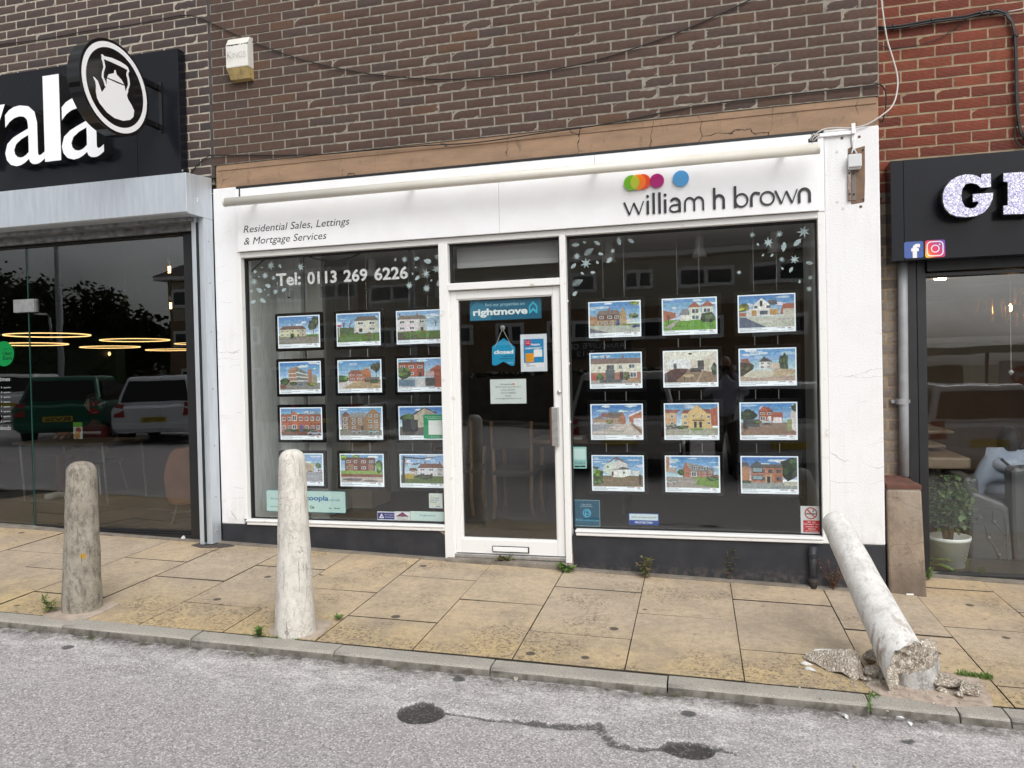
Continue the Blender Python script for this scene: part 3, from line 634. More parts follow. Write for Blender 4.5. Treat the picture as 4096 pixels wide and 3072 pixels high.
# ================================================================== SALON (right), set back half a metre
SY = .50
sal = thing('shop_building', (6.4, .6, -.1), 'set back shop with ribbed red brick upper wall and black glazed front', 'building')
sw = box('brick_wall', 5.187, 9.5, SY+.004, SY+.3, 2.75, 6.5, M['mortar_tan'], sal)
jx = W(3600, 60, SY).x
pj = W(3400+475*.4218, 110*.4218, SY)
lay_bricks(5.187, 9.5, W(3700, 640, SY).z-.3, 40, SY, .2265, .0797, 'brick_red', sw, lambda k: pj.x+(.113 if k % 2 == 0 else 0), lambda x, z: (abs(x-5.6) if x < 6.6 and z < 4.3 else 1e7))
gw = box('side_pier', 5.187, 5.455, SY+.005, SY+.3, -.2, 2.75, M['mortar_tan'], sal)
lay_bricks(5.187, 5.452, .55, 27, SY+.001, .235, .0797, 'brick_grey', gw, lambda k: 5.187+(.0 if k % 2 == 0 else .1135), lambda x, z: 1 if z > .5 else 1e7)
# low rendered pier with a brick coping
t = NT('pier_render'); c = t.mix(t.rng(t.noise(4, 7, .65, t.mapping((1, 1, .6))), .36, .66), (.36, .285, .215), (.15, .11, .08)); c = t.mix(t.rng(t.noise(9, 6, .7), .55, .72), c, (.075, .058, .048)); c = t.mix(t.rng(t.sep()[2], .2, -.05, 0, .65), c, (.13, .10, .078)); c = t.mix(t.math('MULTIPLY', t.rng(t.sep()[2], .25, .5), t.rng(t.noise(7, 5), .4, .62, 0, .7)), c, (.36, .31, .25))
vm = t.n.new('ShaderNodeVectorMath'); vm.operation = 'MULTIPLY_ADD'; nn = t.n.new('ShaderNodeTexNoise'); nn.inputs['Scale'].default_value = 7; nn.inputs['Detail'].default_value = 5; t.L(t.pos, nn.inputs['Vector']); t.L(nn.outputs['Color'], vm.inputs[0]); vm.inputs[1].default_value = (.12, .12, .12); t.L(t.pos, vm.inputs[2])
ed = t.vor(4.2, 'DISTANCE_TO_EDGE', src=vm.outputs[0]); c = t.mix(t.rng(ed, .008, .002, 0, .5), c, (.05, .038, .03)); t.set('Base Color', c); t.set('Roughness', .9); t.bump(t.noise(45, 6, .7), .6, .008); M['pier_render'] = t.m
M['coping'] = pm('coping_red', (.15, .058, .04), .9, (.085, .045, .035), 14, bump=.6)
pier = thing('boundary_pier', (5.3, .25, -.13), 'low stained rendered pier with red brick coping beside the white pillar', 'pier')
mb = MB(); b0 = gz(5.3, 0)-.05
mb.hexa([Vector(p) for p in [(5.194, -.012, b0), (5.425, -.035, b0), (5.425, SY, b0), (5.194, SY, b0), (5.194, 0, .586), (5.408, .0, .586), (5.408, SY, .586), (5.194, SY, .586)]])
mb.build('rendered_body', M['pier_render'], pier, bevel=.014)
for i in range(7):
    y = .004+i*.0715; mb = MB().box(5.196, 5.410, y, y+.064, .588, .618+random.uniform(-.004, .004)); mb.build('coping_brick', M['coping'], pier, bevel=.006)
box('coping_mortar', 5.2, 5.404, .006, SY, .587, .608, M['mortar'], pier)
# downpipe
dp = thing('downpipe', (5.4, SY-.05, .6), 'grey plastic downpipe running down the narrow brick strip', 'pipe')
P = [W(3612+(z_-1300)*.0085, z_, SY-.04) for z_ in (1020, 1300, 1600, 1905)]
MB().tube(P, .0335, 16).build('pipe', M['grey_pvc'], dp, smooth=True)
q = W(3606, 1606, SY-.04); mb = MB().lathe([(.040, -.02), (.040, .02)], (q.x, q.y, q.z), 18); mb.box(q.x-.065, q.x+.06, q.y+.01, q.y+.03, q.z-.012, q.z+.012); mb.build('pipe_clip', M['grey_pvc'], dp)
# glazed front
gf = link('glazed_front', None, (6.5, SY+.08, -.1), sal)
x0 = W(3623, 1300, SY+.02).x; x1 = W(3665, 1300, SY+.02).x; x2 = W(3701, 1300, SY+.03).x
zb = gz(6, .55)
box('frame_post', x0, x1-.004, SY-.02, SY+.14, zb-.1, 2.3, DF, gf, bevel=.004); box('frame_post', x1, x2, SY-.01, SY+.14, zb-.1, 2.3, DF, gf, bevel=.004)
zt2 = W(3900, 1100, SY+.05).z
box('frame_head', x2, 9.5, SY-.0, SY+.14, zt2, 2.09, DF, gf); box('frame_head', x2, 9.5, SY-.05, SY+.14, 2.1, 2.3, M['black_matt'], gf)
box('pane', x2-.005, 9.5, SY+.06, SY+.068, zb+.01, zt2+.01, M['glass_salon'], gf)
box('bottom_rail', x2, 9.5, SY+.02, SY+.13, zb-.05, zb+.022, DF, gf)
MB().hexa([Vector((x, y, gz(x, y)+dz)) for dz in (-.05, .010) for x, y in ((x2-.05, SY-.06), (9.5, SY-.06), (9.5, SY+.1), (x2-.05, SY+.1))]).build('threshold_strip', M['old_concrete'], sal)
si = link('interior', None, (7, 3, -.1), sal)
M['salon_wall'] = pm('salon_wall', (.36, .26, .17), .7, (.30, .21, .14), 2); M['salon_floor'] = pm('salon_floor', (.07, .06, .055), .3)
box('interior_floor', 5.4, 10.5, SY+.13, 7, zb-.06, zb+.012, M['salon_floor'], si)
box('interior_ceiling', 5.4, 10.5, SY+.13, 7, 2.35, 2.45, M['salon_wall'], si)
box('interior_wall', 5.38, 5.45, SY+.131, 7, zb, 2.35, M['salon_wall'], si); box('interior_wall', 10.4, 10.5, SY+.131, 7, zb, 2.35, M['salon_wall'], si)
box('interior_wall', 5.45, 10.4, 6.9, 7, zb, 2.35, M['salon_wall'], si)
# ================================================================== SHOP SIGN AND FIXTURES
def FX(px, py, X):
    d = ray(px, py); return CAM+d*((X-CAM.x)/d.x)
def mcol(name, rgb, rough=.4, emit=0): 
    lin = tuple(((c/255+.055)/1.055)**2.4 if c > 10 else c/255/12.92 for c in rgb)
    return pm(name, lin, rough, emit=emit)
def lin(rgb): return tuple(((c/255+.055)/1.055)**2.4 if c > 10 else c/255/12.92 for c in rgb)
SG = thing('fascia_sign', (2.5, -.02, 2.5), 'long white fascia sign with coloured dots and black estate agent lettering', 'sign')
FB = M['white_gloss']; xm = W(1995, 800, -.04).x
for a, b in ((.238, xm-.001), (xm+.001, 4.79)): box('sign_panel', a, b, -.040, -.012, 2.501, 2.925, FB, SG, bevel=.002)
ca, cb_ = W(1216, 755, -.02).x, W(2378, 650, -.02).x
for a, b in ((.26, ca-.001), (ca+.001, cb_-.001), (cb_+.001, 4.75)): box('upper_panel', a, b, -.022, -.008, 2.9255, 3.028, FB, SG, bevel=.0015)
box('upper_panel_end', 4.752, 4.80, -.0225, -.008, 2.9255, 2.985, FB, SG)
box('sign_return', .203, .2375, -.012, .0, 2.501, 3.03, FB, SG)
box('cavity_shade', .21, 4.825, -.004, .02, 2.502, 3.054, M['black_matt'], SG)  # black block stands in for the shade in the hollow behind the panels
box('side_trim', 4.792, 4.829, -.012, -.001, 2.501, 3.02, FB, SG)
# strokes of the lettering: x in letter width, y in x-heights
def arc(cx, cy, rx, ry, a0, a1, n=12): return [(cx+rx*math.cos(math.radians(a0+(a1-a0)*i/n)), cy+ry*math.sin(math.radians(a0+(a1-a0)*i/n))) for i in range(n+1)]
T = .075
GLY = {
 'w': [([(0, 1), (.27, .04)], .11), ([(.27, .04), (.5, .92)], .065), ([(.5, .92), (.76, .04)], .11), ([(.76, .04), (1, 1)], .065)],
 'i': [([(.5, 0), (.5, 1)], .17)], 'l': [([(.5, 0), (.5, 1.55)], .17)],
 'a': [([(.12, .84), (.3, .97)]+arc(.5, .62, .42, .38, 100, 0, 8)+[(.92, .0)], .13), ([(.92, .55), (.5, .53)]+arc(.42, .28, .40, .25, 90, 275, 12)+[(.7, .06), (.92, .2)], .10)],
 'm': [([(.06, 0)]+[(.06, .55)]+arc(.29, .58, .23, .39, 180, 0, 12)+[(.52, 0)], .115), ([(.52, .55)]+arc(.74, .58, .22, .39, 170, 0, 12)+[(.96, 0)], .115)],
 'h': [([(.1, 0), (.1, 1.55)], .14), ([(.1, .62)]+arc(.5, .60, .40, .38, 165, 0, 12)+[(.9, 0)], .12)],
 'b': [([(.08, 0), (.08, 1.55)], .13), (arc(.52, .5, .42, .46, 175, -175, 26), .105)],
 'r': [([(.15, 0), (.15, .55)]+arc(.55, .55, .40, .40, 180, 75, 8)+[(.95, .88)], .14)],
 'o': [(arc(.5, .5, .45, .46, 0, 360, 30), .11)],
 'n': [([(.08, 0), (.08, .55)]+arc(.5, .58, .42, .40, 180, 0, 12)+[(.92, 0)], .14)],
}
def ribbon(mb, pts, w, fn, depth, Y):
    k = len(pts); L = []; R = []
    P = [fn(*p) for p in pts]
    for i in range(k):
        a = P[max(0, i-1)]; b = P[min(k-1, i+1)]; d = Vector((b[0]-a[0], b[1]-a[1])); d = d.normalized() if d.length else Vector((1, 0)); nrm = Vector((-d.y, d.x))
        L.append((P[i][0]+nrm.x*w/2, P[i][1]+nrm.y*w/2)); R.append((P[i][0]-nrm.x*w/2, P[i][1]-nrm.y*w/2))
    o = len(mb.v)
    for (x, z), (x2, z2) in zip(L, R): mb.v += [Vector((x, Y, z)), Vector((x2, Y, z2)), Vector((x, Y+depth, z)), Vector((x2, Y+depth, z2))]
    def q(*f): mb.f.append([o+i for i in f]); mb.m.append(0); mb.c.append(None)
    for i in range(k-1):
        a = 4*i; b = a+4; q(a, a+1, b+1, b); q(a+2, b+2, b+3, a+3); q(a, b, b+2, a+2); q(a+1, a+3, b+3, b+1)
    q(0, 2, 3, 1); a = 4*(k-1); q(a, a+1, a+3, a+2)
SX = lambda cx, cy: (2300+cx*.5425, 500+cy*.5425)
zb0 = W(*SX(400, 668), -.055).z; zb1 = W(*SX(1715, 566), -.055).z; xh = W(*SX(364, 572), -.055).z-zb0
zbl = (zb0+zb1)/2
for ch, a, b in [('w', 362, 505), ('i', 527, 545), ('l', 572, 588), ('l', 615, 632), ('i', 655, 675), ('a', 698, 778), ('m', 802, 952), ('h', 1020, 1106), ('b', 1174, 1280), ('r', 1290, 1370), ('o', 1366, 1475), ('w', 1480, 1642), ('n', 1648, 1740)]:
    xa = W(*SX(a, 600), -.055).x; xb = W(*SX(b, 600), -.055).x; mb = MB()
    for pts, w in GLY[ch]:
        ww = xh*(w if w < .12 else .155)*1.18
        if ch in 'il': ww = xh*.185
        ribbon(mb, pts, ww, lambda x, y: (xa+(xb-xa)*x, zbl+xh*y), .008, -.0495+.000004*len(mb.v))
    if ch == 'i': mb.prism([((xa+xb)/2+xh*.11*math.cos(t_), -.0495, zbl+xh*1.32+xh*.11*math.sin(t_)) for t_ in [i*math.pi/8 for i in range(16)]], (0, .008, 0))
    mb.build('sign_letter', M['ink_dark'], SG)
def disc(mb, c, r, Y, d, n=40, m=0): mb.prism([(c[0]+r*math.cos(2*math.pi*i/n), Y, c[1]+r*math.sin(2*math.pi*i/n)) for i in range(n)], (0, d, 0), m)
def lens(c1, r1, c2, r2, Y, d):
    pts = [(c1[0]+r1*math.cos(a), c1[1]+r1*math.sin(a)) for a in [2*math.pi*i/72 for i in range(72)]]; P = [p for p in pts if math.hypot(p[0]-c2[0], p[1]-c2[1]) <= r2]
    pts = [(c2[0]+r2*math.cos(a), c2[1]+r2*math.sin(a)) for a in [2*math.pi*i/72 for i in range(72)]]; P += [p for p in pts if math.hypot(p[0]-c1[0], p[1]-c1[1]) <= r1]
    cx = sum(p[0] for p in P)/len(P); cz = sum(p[1] for p in P)/len(P); P.sort(key=lambda p: math.atan2(p[1]-cz, p[0]-cx))
    return MB().prism([(x, Y, z) for x, z in P], (0, d, 0))
cs = {}
for i, (nm, x, y, r, col) in enumerate([('green', 417, 426, 58, (112, 178, 36)), ('orange', 465, 420, 58, (247, 152, 29)), ('red', 500, 417, 57, (224, 72, 34)), ('magenta', 603, 410, 53, (166, 24, 110)), ('blue', 780, 393, 60, (78, 152, 208))]):
    P = W(*SX(x, y), -.06); rr = r*.5425/FPX*(P-CAM).dot(fw)*.98; cs[nm] = ((P.x, P.z), rr)
    mb = MB(); disc(mb, (P.x, P.z), rr, -.056-(.001*{'green': 3, 'orange': 2, 'red': 1}.get(nm, 0)), .008); mb.build('coloured_dot', mcol('dot_'+nm, col, .3), SG)
lens(*cs['green'], *cs['orange'], -.0605, .001).build('dot_overlap', mcol('dot_lime', (178, 190, 52), .3), SG)
lens(*cs['orange'], *cs['red'], -.0588, .0005).build('dot_overlap', mcol('dot_amber', (243, 120, 32), .3), SG)
lens(*cs['red'], *cs['magenta'], -.0582, .0006).build('dot_overlap', mcol('dot_crimson', (190, 30, 60), .3), SG)
mb = MB()
for s_, px0, py0, px1, hpx in (('Residential Sales, Lettings', 974, 933, 1398, 29), ('& Mortgage Services', 976, 981, 1306, 29)):
    p = W(px0, py0, -.041); q = W(px1, py0-28, -.041); hh = p.z-W(px0, py0+hpx, -.041).z
    a0, b0, c0, d0 = text2d(s_, 0, .22)[2]; k_ = (q.x-p.x)/(b0-a0); kz = hh*1.30/(d0-c0); pre = ''
    for wd_ in s_.split():
        pre += wd_; xe_ = text2d(pre, 0, .22)[2][1]; a1, b1, c1, d1 = text2d(wd_, 0, .22)[2]; mb = MB(); put_text(mb, wd_, p.x+(xe_-(b1-a1)-a0)*k_, p.z-hh*.27+(c1-c0)*kz, (b1-a1)*k_, (d1-c1)*kz, -.0408, shear=.22); mb.build('sign_word', M['ink_dark'], SG); pre += ' '
# tube under the head of the sign
tb = thing('awning_tube', (2.5, -.2, 2.9), 'long cream round tube mounted across the white fascia sign', 'awning')
A = W(898, 812, -.2); B = W(3278, 592, -.2); zc = (A.z+B.z)/2
MB().tube([(A.x+.012, -.2, zc), (B.x-.012, -.2, zc)], .035, 28).build('tube', M['cream_tube'], tb, smooth=True)
for x, s_ in ((A.x, 1), (B.x, -1)): MB().lathe([(.030, -.004), (.0365, 0), (.0365, .014), (.034, .016)], (x, -.2, zc), 28, (s_, 0, 0)).build('end_cap', M['cream_tube'], tb, smooth=False)
MB().tube([(A.x-.012, -.2, zc), (A.x, -.2, zc)], .008, 8).build('end_pin', M['steel'], tb)
for px in (1010, 1645, 2385, 3140):
    x = W(px, 700, -.1).x; mb = MB().prism([(x-.012, -.023, zc+.052), (x-.012, -.023, zc+.028), (x-.012, -.19, zc+.024), (x-.012, -.19, zc+.036)], (.024, 0, 0)); mb.build('bracket', M['white_gloss'], tb)
# alarm box
AB = thing('alarm_box', (1.0, -.05, 3.85), 'cream burglar alarm box with stained yellow base on the brown brick wall', 'alarm box')
KX = lambda x, y, Y=-.09: W(700+x/3.3183, y/3.3183, Y)
f0, f1 = KX(668, 610).x, KX(957, 565).x; z1 = KX(810, 585).z; z0_ = KX(820, 890).z; zt_ = KX(880, 505, -.03).z; zb_ = KX(880, 1050, -.05).z
MB().prism([(f0, 0, z0_), (f0, -.09, z0_), (f0, -.09, z1), (f0, -.055, zt_-.01), (f0, 0, zt_)], (f1-f0, 0, 0)).build('cover', M['alarm_white'], AB, bevel=.006)
mb = MB().hexa([Vector(p) for p in [(f0+.02, -.055, zb_), (f1, -.055, zb_), (f1, 0, zb_-.005), (f0+.02, 0, zb_-.005), (f0+.002, -.086, z0_), (f1-.002, -.086, z0_), (f1-.002, 0, z0_), (f0+.002, 0, z0_)]]); mb.build('lens_base', M['alarm_yellow'], AB)
p = KX(690, 810); q = KX(935, 740); mb = MB(); EMB = pm('emboss', (.35, .345, .33), .5); kw = f0+(f1-f0)*.07; W2 = (f1-f0)*.84
put_text(mb, 'K', kw, z0_+.075, W2*.25, .062, -.0915, bold=-.018); put_text(mb, 'INGS', kw+W2*.27, z0_+.075, W2*.73, .046, -.0915, bold=-.018); mb.build('lettering', EMB, AB)
mb = MB(); 
for i in range(26):
    x = f0+(f1-f0)*random.random(); w = random.uniform(.004, .014); mb.prism([(x-w, -.0905, z1-random.uniform(.001, .006)), (x, -.0905, z1-random.uniform(.006, .013)), (x+w, -.0905, z1-.002), (x, -.0905, z1+.001)], (0, .001, 0))
mb.build('grime', pm('grime', (.09, .07, .065), .9), AB)
# cables
def cable(name, pts, r, mat, label, Y=-.012, n=6, cat='cable', smoothn=3):
    P = [W(x, y, yy) for x, y, yy in [(p[0], p[1], p[2] if len(p) > 2 else Y) for p in pts]]
    Q = []
    for i in range(len(P)-1):
        p0 = P[max(0, i-1)]; p1 = P[i]; p2 = P[i+1]; p3 = P[min(len(P)-1, i+2)]
        for k in range(smoothn):
            t_ = k/smoothn; Q.append(.5*((2*p1)+(p2-p0)*t_+(2*p0-5*p1+4*p2-p3)*t_*t_+(3*p1-p0-3*p2+p3)*t_**3))
    Q.append(P[-1]); o = MB().tube(Q, r, n).build(name, M[mat], smooth=True)
    return tag(o, label, cat) if label else o
cable('cable', [(-120, 205), (0, 178), (170, 158), (348, 124), (520, 100), (640, 78), (731, 61), (790, 70), (870, 104), (1008, 167), (1217, 241), (1464, 294), (1728, 317), (1900, 312), (2117, 293), (2298, 262), (2478, 213), (2695, 137), (2876, 58), (2999, 0), (3150, -80)], .0042, 'cable_black', 'thin black cable sagging across the brown bricks above the white sign')
cable('cable', [(760, 696), (776, 676), (800, 650), (829, 629), (876, 621), (1229, 620), (1435, 605), (1700, 582), (1900, 571), (2150, 535), (2406, 499), (2775, 427), (3100, 385), (3400, 352), (3494, 340.5), (3517, 337, -.014), (3534, 350, .01), (3545, 385, .03), (3541, 437, .04), (3533, 479, .06), (3526, 487, .1), (3519, 479, .15)], .0045, 'cable_black', 'black cable clipped along the bottom brick course above the lintel')
cable('cable', [(3522, -60, .3), (3526, 0, .25), (3533, 60, .22), (3548, 157, .2), (3569, 226, .17), (3589, 301, .13), (3589, 361, .08), (3572, 419, .03), (3536, 455, 0), (3470, 497, -.015), (3406, 512, -.02), (3346, 512, -.02), (3300, 516, -.02), (3270, 531, -.03), (3249, 557, -.02)], .0055, 'cable_white', 'off white cable hanging in a curve from the roof to the pillar top')
C5 = lambda x, y: (3400+x*.4218, y*.4218)
bund = thing('cable_bundle', (5.8, SY-.03, 3.4), 'thick bundle of black cables bending down the red brick wall', 'cable')
base_pts = [(240, 268), (340, 262), (480, 250), (640, 222), (800, 195), (960, 175), (1100, 160), (1240, 125), (1400, 105), (1480, 130), (1540, 210), (1565, 330), (1572, 500), (1575, 700), (1582, 900), (1590, 1100), (1615, 1240), (1680, 1350)]
for k, (dx, dy, r) in enumerate([(0, 0, .009), (6, 8, .007), (-8, -6, .006), (4, -12, .005), (12, 3, .005), (-3, 14, .006)]):
    P = [W(*C5(x+dx+random.uniform(-4, 4), y+dy+random.uniform(-3, 3)), SY-.018-.006*(k % 3)) for x, y in base_pts]
    MB().tube(P, r, 6).build('cable_strand', M['cable_black'], bund, smooth=True)
for x, y in ((415, 255), (780, 195), (1240, 128), (1340, 118), (1568, 340)):
    P = W(*C5(x, y), SY-.02); MB().lathe([(.02, -.006), (.02, .006)], P, 10, (1, 0, .2) if x < 1500 else (0, 0, 1)).build('cable_tie', M['cable_black'], bund)
cable('cable', [(*C5(260, 425), SY-.01), (*C5(320, 440), SY-.01), (*C5(400, 458), SY-.012), (*C5(520, 450), SY-.012), (*C5(650, 430), SY-.012), (*C5(850, 362), SY-.012), (*C5(1000, 262), SY-.012), (*C5(1105, 180), SY-.012)], .003, 'cable_black', 'single thin black wire drooping below the bundle on the red bricks')
cable('cable', [(*C5(1585, 1150), SY-.02), (*C5(1563, 1240), SY-.02), (*C5(1565, 1320), SY-.02), (*C5(1600, 1370), SY-.02), (*C5(1650, 1400), SY-.02), (*C5(1720, 1420), SY-.02)], .005, 'cable_black', 'black cable loop at the lower end of the bundle above the glittery sign')
cable('cable', [(*C5(1500, 112), SY-.02), (*C5(1600, 92), SY-.02), (*C5(1700, 70), SY-.02)], .004, 'cable_white', 'thin grey cable leaving the bundle towards the right edge')
# trunking, junction box and scars on the right pillar
JX = lambda x, y, Y=-.01: W(3150+x/3.318, 450+y/3.318, Y)
tk = thing('cable_trunking', (5.0, -.01, 3.0), 'white plastic trunking in a T shape at the top of the right pillar', 'trunking')
p, q = JX(416, 275), JX(846, 325); box('trunking_run', p.x, q.x, -.022, -.0015, JX(640, 310).z, JX(640, 263).z, M['white_gloss'], tk, bevel=.002)
p, q = JX(843, 155), JX(897, 285); box('trunking_run', p.x, q.x, -.03, -.0015, q.z, p.z, M['white_gloss'], tk, bevel=.002)
for i, dx in enumerate((0, 12, 24, 36)):
    pts = [JX(853+dx, 280), JX(856+dx*.9, 380), JX(868+dx*.3, 440), JX(868+dx*.4, 480), JX(845+(0 if i < 2 else 62)+dx*.4, 545, -.02)]
    MB().tube(pts, .0045, 8).build('lead', M['white_gloss'] if i % 2 else M['cable_white'], tk, smooth=True)
for pts in ([(300, 375), (320, 310), (350, 285), (420, 300)], [(325, 380), (340, 330), (400, 300), (430, 290)], [(345, 378), (380, 345), (420, 315)]):
    MB().tube([JX(x, y, -.03) for x, y in pts], .0045, 8).build('lead', M['cable_white'], tk, smooth=True)
jb = thing('junction_box', (5.03, -.04, 2.6), 'square pale grey junction box hanging on the rusty plate of the right pillar', 'junction box')
p, q = JX(803, 555, -.055), JX(990, 712, -.055); box('lid', p.x, q.x, -.055, -.04, q.z, p.z, M['box_grey'], jb, bevel=.006); box('body', p.x+.004, q.x-.004, -.04, -.006, q.z-.012, p.z-.004, M['box_grey'], jb, bevel=.005)
sp = thing('old_bracket', (5.03, 0, 2.3), 'rusty brown scar with an old metal bracket on the right white pillar', 'bracket')
p, q = JX(800, 460, 0), JX(1026, 1205, 0)
MB().prism([(JX(x, y, 0).x, -.0015, JX(x, y, 0).z) for x, y in [(860, 455), (900, 480), (1026, 443), (1028, 900), (1020, 1190), (900, 1212), (845, 1220), (838, 1180), (800, 1175), (795, 760), (800, 480)]], (0, .001, 0)).build('bare_patch', pm('bare_render', (.215, .135, .09), .9, (.15, .10, .07), 14), sp)
p, q = JX(796, 760, 0), JX(842, 1172, 0); box('bracket_arm', p.x, q.x, -.02, -.002, q.z, p.z, pm('old_steel', (.42, .36, .33), .7, (.20, .13, .10), 22), sp)
p, q = JX(845, 740, 0), JX(912, 1165, 0); box('bracket_plate', p.x, q.x, -.006, -.002, q.z, p.z, pm('old_plate', (.19, .16, .14), .8, (.36, .31, .27), 26, .55, .7), sp)
for x, y in ((815, 815), (880, 810), (822, 1088), (878, 1086), (1000, 498), (1008, 1155)):
    c_ = JX(x, y, 0); MB().lathe([(.007, 0), (.006, .006)], (c_.x, -.02 if x < 842 else -.006 if x < 912 else -.0015, c_.z), 10, (0, -1, 0)).build('screw', M['black_matt'], sp)
for x, y in ((722, 340), (952, 322), (972, 1250), (658, 522), (740, 1272), (660, 1187)):
    c_ = JX(x, y, 0); tag(MB().lathe([(.010, 0), (.009, .002)], (c_.x, -.0003, c_.z), 10, (0, -1, 0)).build('wall_plug', M['rust'] if x in (722, 952, 972) else M['box_grey']), 'small round plug in the white right pillar '+{722: 'left of the cable leads', 952: 'right of the cable leads', 972: 'just below the rusty scar', 658: 'left of the junction box', 740: 'lowest one left of the rusty scar', 660: 'beside the lower end of the old bracket'}[x], 'wall plug', 'wall plugs on the right pillar')
p, q = JX(275, 350, -.023), JX(400, 388, -.023); tag(box('slot_shade_patch', p.x, q.x, -.0235, -.0222, q.z, p.z, M['black_matt']), 'small dark slot cut in the white sign where cables enter', 'slot')  # black plate laid on the panel in place of the slot's shade
# drain pipe stub in the plinth
p = W(3250, 2185, -.02); q = W(3250, 2340, -.02); st = thing('drain_stub', (p.x, -.03, gz(4.7, -.03)), 'short black painted pipe stub against the black plinth', 'pipe')
MB().tube([(p.x, -.03, gz(p.x, -.03)), (p.x, -.03, p.z)], .027, 16).build('pipe', M['plinth'], st, smooth=True)
for zz in (p.z-.06, gz(p.x, 0)+.06): MB().lathe([(.034, -.012), (.034, .012)], (p.x, -.03, zz), 16).build('collar', M['plinth'], st)
# ================================================================== CAFE SIGNS
CS = thing('fascia_sign', (-2, -.05, 3.15), 'glossy black cafe fascia sign with large white raised letters', 'sign')
sx = W(549, 600, -.1).x
box('sign_panel', -4.1, sx-.001, -.10, -.004, 3.118, 4.235, M['black_panel'], CS, bevel=.003); box('sign_panel', sx+.001, -.252, -.10, -.004, 3.118, 4.235, M['black_panel'], CS, bevel=.003)
KA = lambda x, y, Y=-.2: W(x*.4973, y*.4973, Y)
for s_, xa, xb, yb, yt in (('a', 45, 347, 1330, 842), ('l', 362, 472, 1296, 602), ('a', 500, 824, 1275, 775), ('w', -560, 40, 1352, 880)):
    xm_ = (xa+xb)/2; p = KA(xa, yb); q = KA(xb, yt); zb_ = KA(xm_, yb).z; zt_ = KA(xm_, yt).z; mb = MB()
    put_text(mb, s_, p.x, zb_, q.x-p.x, zt_-zb_, -.20, 0, bold=.0 if s_ != 'l' else .02, depth=.10)
    mb.build('sign_letter', [M['white_acrylic'], M['black_matt']], CS)
PS = thing('projecting_sign', (-.46, -.35, 3.37), 'round black and white projecting sign with a teapot emblem', 'sign')
X0 = -.413; cen = Vector((X0, -.632, 3.735)); R_ = .362; th = .115
MB().lathe([(R_-.004, -th), (R_, -th+.006), (R_, -.04)], cen, 64, (1, 0, 0)).build('drum', M['black_gloss'], PS, smooth=False)
MB().lathe([(R_+.002, -.0395), (R_+.002, -.002), (R_-.003, 0)], cen, 64, (1, 0, 0)).build('face_rim', M['black_gloss'], PS, smooth=False)
def ringpts(r): return [(cen.y+r*math.cos(2*math.pi*i/64), cen.z+r*math.sin(2*math.pi*i/64)) for i in range(64)]
o_, i_ = ringpts(.340), ringpts(.298); mb = MB(); mb.v = [Vector((X0+.001, y, z)) for y, z in o_+i_]
for k in range(64): mb.f.append([k, (k+1) % 64, 64+(k+1) % 64, 64+k]); mb.m.append(0); mb.c.append(None)
mb.build('white_ring', M['white_acrylic'], PS)
def onface(pts): return [FX(x*.4973, y*.4973, X0) for x, y in pts]
def plate(pts, name, mat, dx=.0015, par=PS):
    P = onface(pts); MB().add([(X0+dx, p.y, p.z) for p in P], [tuple(range(len(P)))]).build(name, mat, par)
body = [(745, 615), (760, 622), (785, 650), (800, 690), (818, 742), (855, 690), (858, 630), (880, 640), (940, 668), (1000, 690), (1003, 700), (1008, 735), (1032, 728), (1020, 770), (1030, 800), (1060, 850), (1078, 890), (1072, 940), (1045, 965), (990, 972), (920, 950), (860, 905), (820, 855), (800, 830), (780, 790), (770, 740), (770, 690), (765, 655)]
plate(body, 'teapot', M['white_acrylic'])
plate([(860, 622), (872, 598), (915, 588), (918, 565), (928, 562), (938, 600), (975, 640), (998, 680), (940, 655)], 'teapot_lid', M['white_acrylic'])
plate([(812, 440), (822, 436), (838, 452), (900, 466), (965, 495), (1012, 525), (1030, 545), (1040, 575), (1028, 588), (1018, 560), (960, 530), (890, 498), (840, 478), (818, 470)], 'teapot_handle', M['white_acrylic'])
def strip(pts, w):
    L = [(x-w, y) for x, y in pts]; R = [(x+w, y) for x, y in pts]; return L+R[::-1]
plate(strip([(820, 465), (832, 500), (838, 540), (826, 580), (824, 620), (838, 650), (850, 695)], 8), 'handle_arm', M['white_acrylic'], .0017)
plate(strip([(1026, 575), (1022, 600), (1032, 640), (1036, 680), (1026, 710), (1012, 745)], 8), 'handle_arm', M['white_acrylic'], .0017)
pl = [KA(x, y, -.1) for x, y in ((1290, 665), (1320, 1065))]; xb = pl[0].x+.0
box('wall_plate', X0-.03, X0+.0, -.112, -.1005, pl[1].z, pl[0].z, M['black_gloss'], PS)
for zz in (3.93, 3.60): box('bracket_arm', X0-.075, X0-.035, -.34, -.1005, zz-.02, zz+.02, M['black_gloss'], PS)
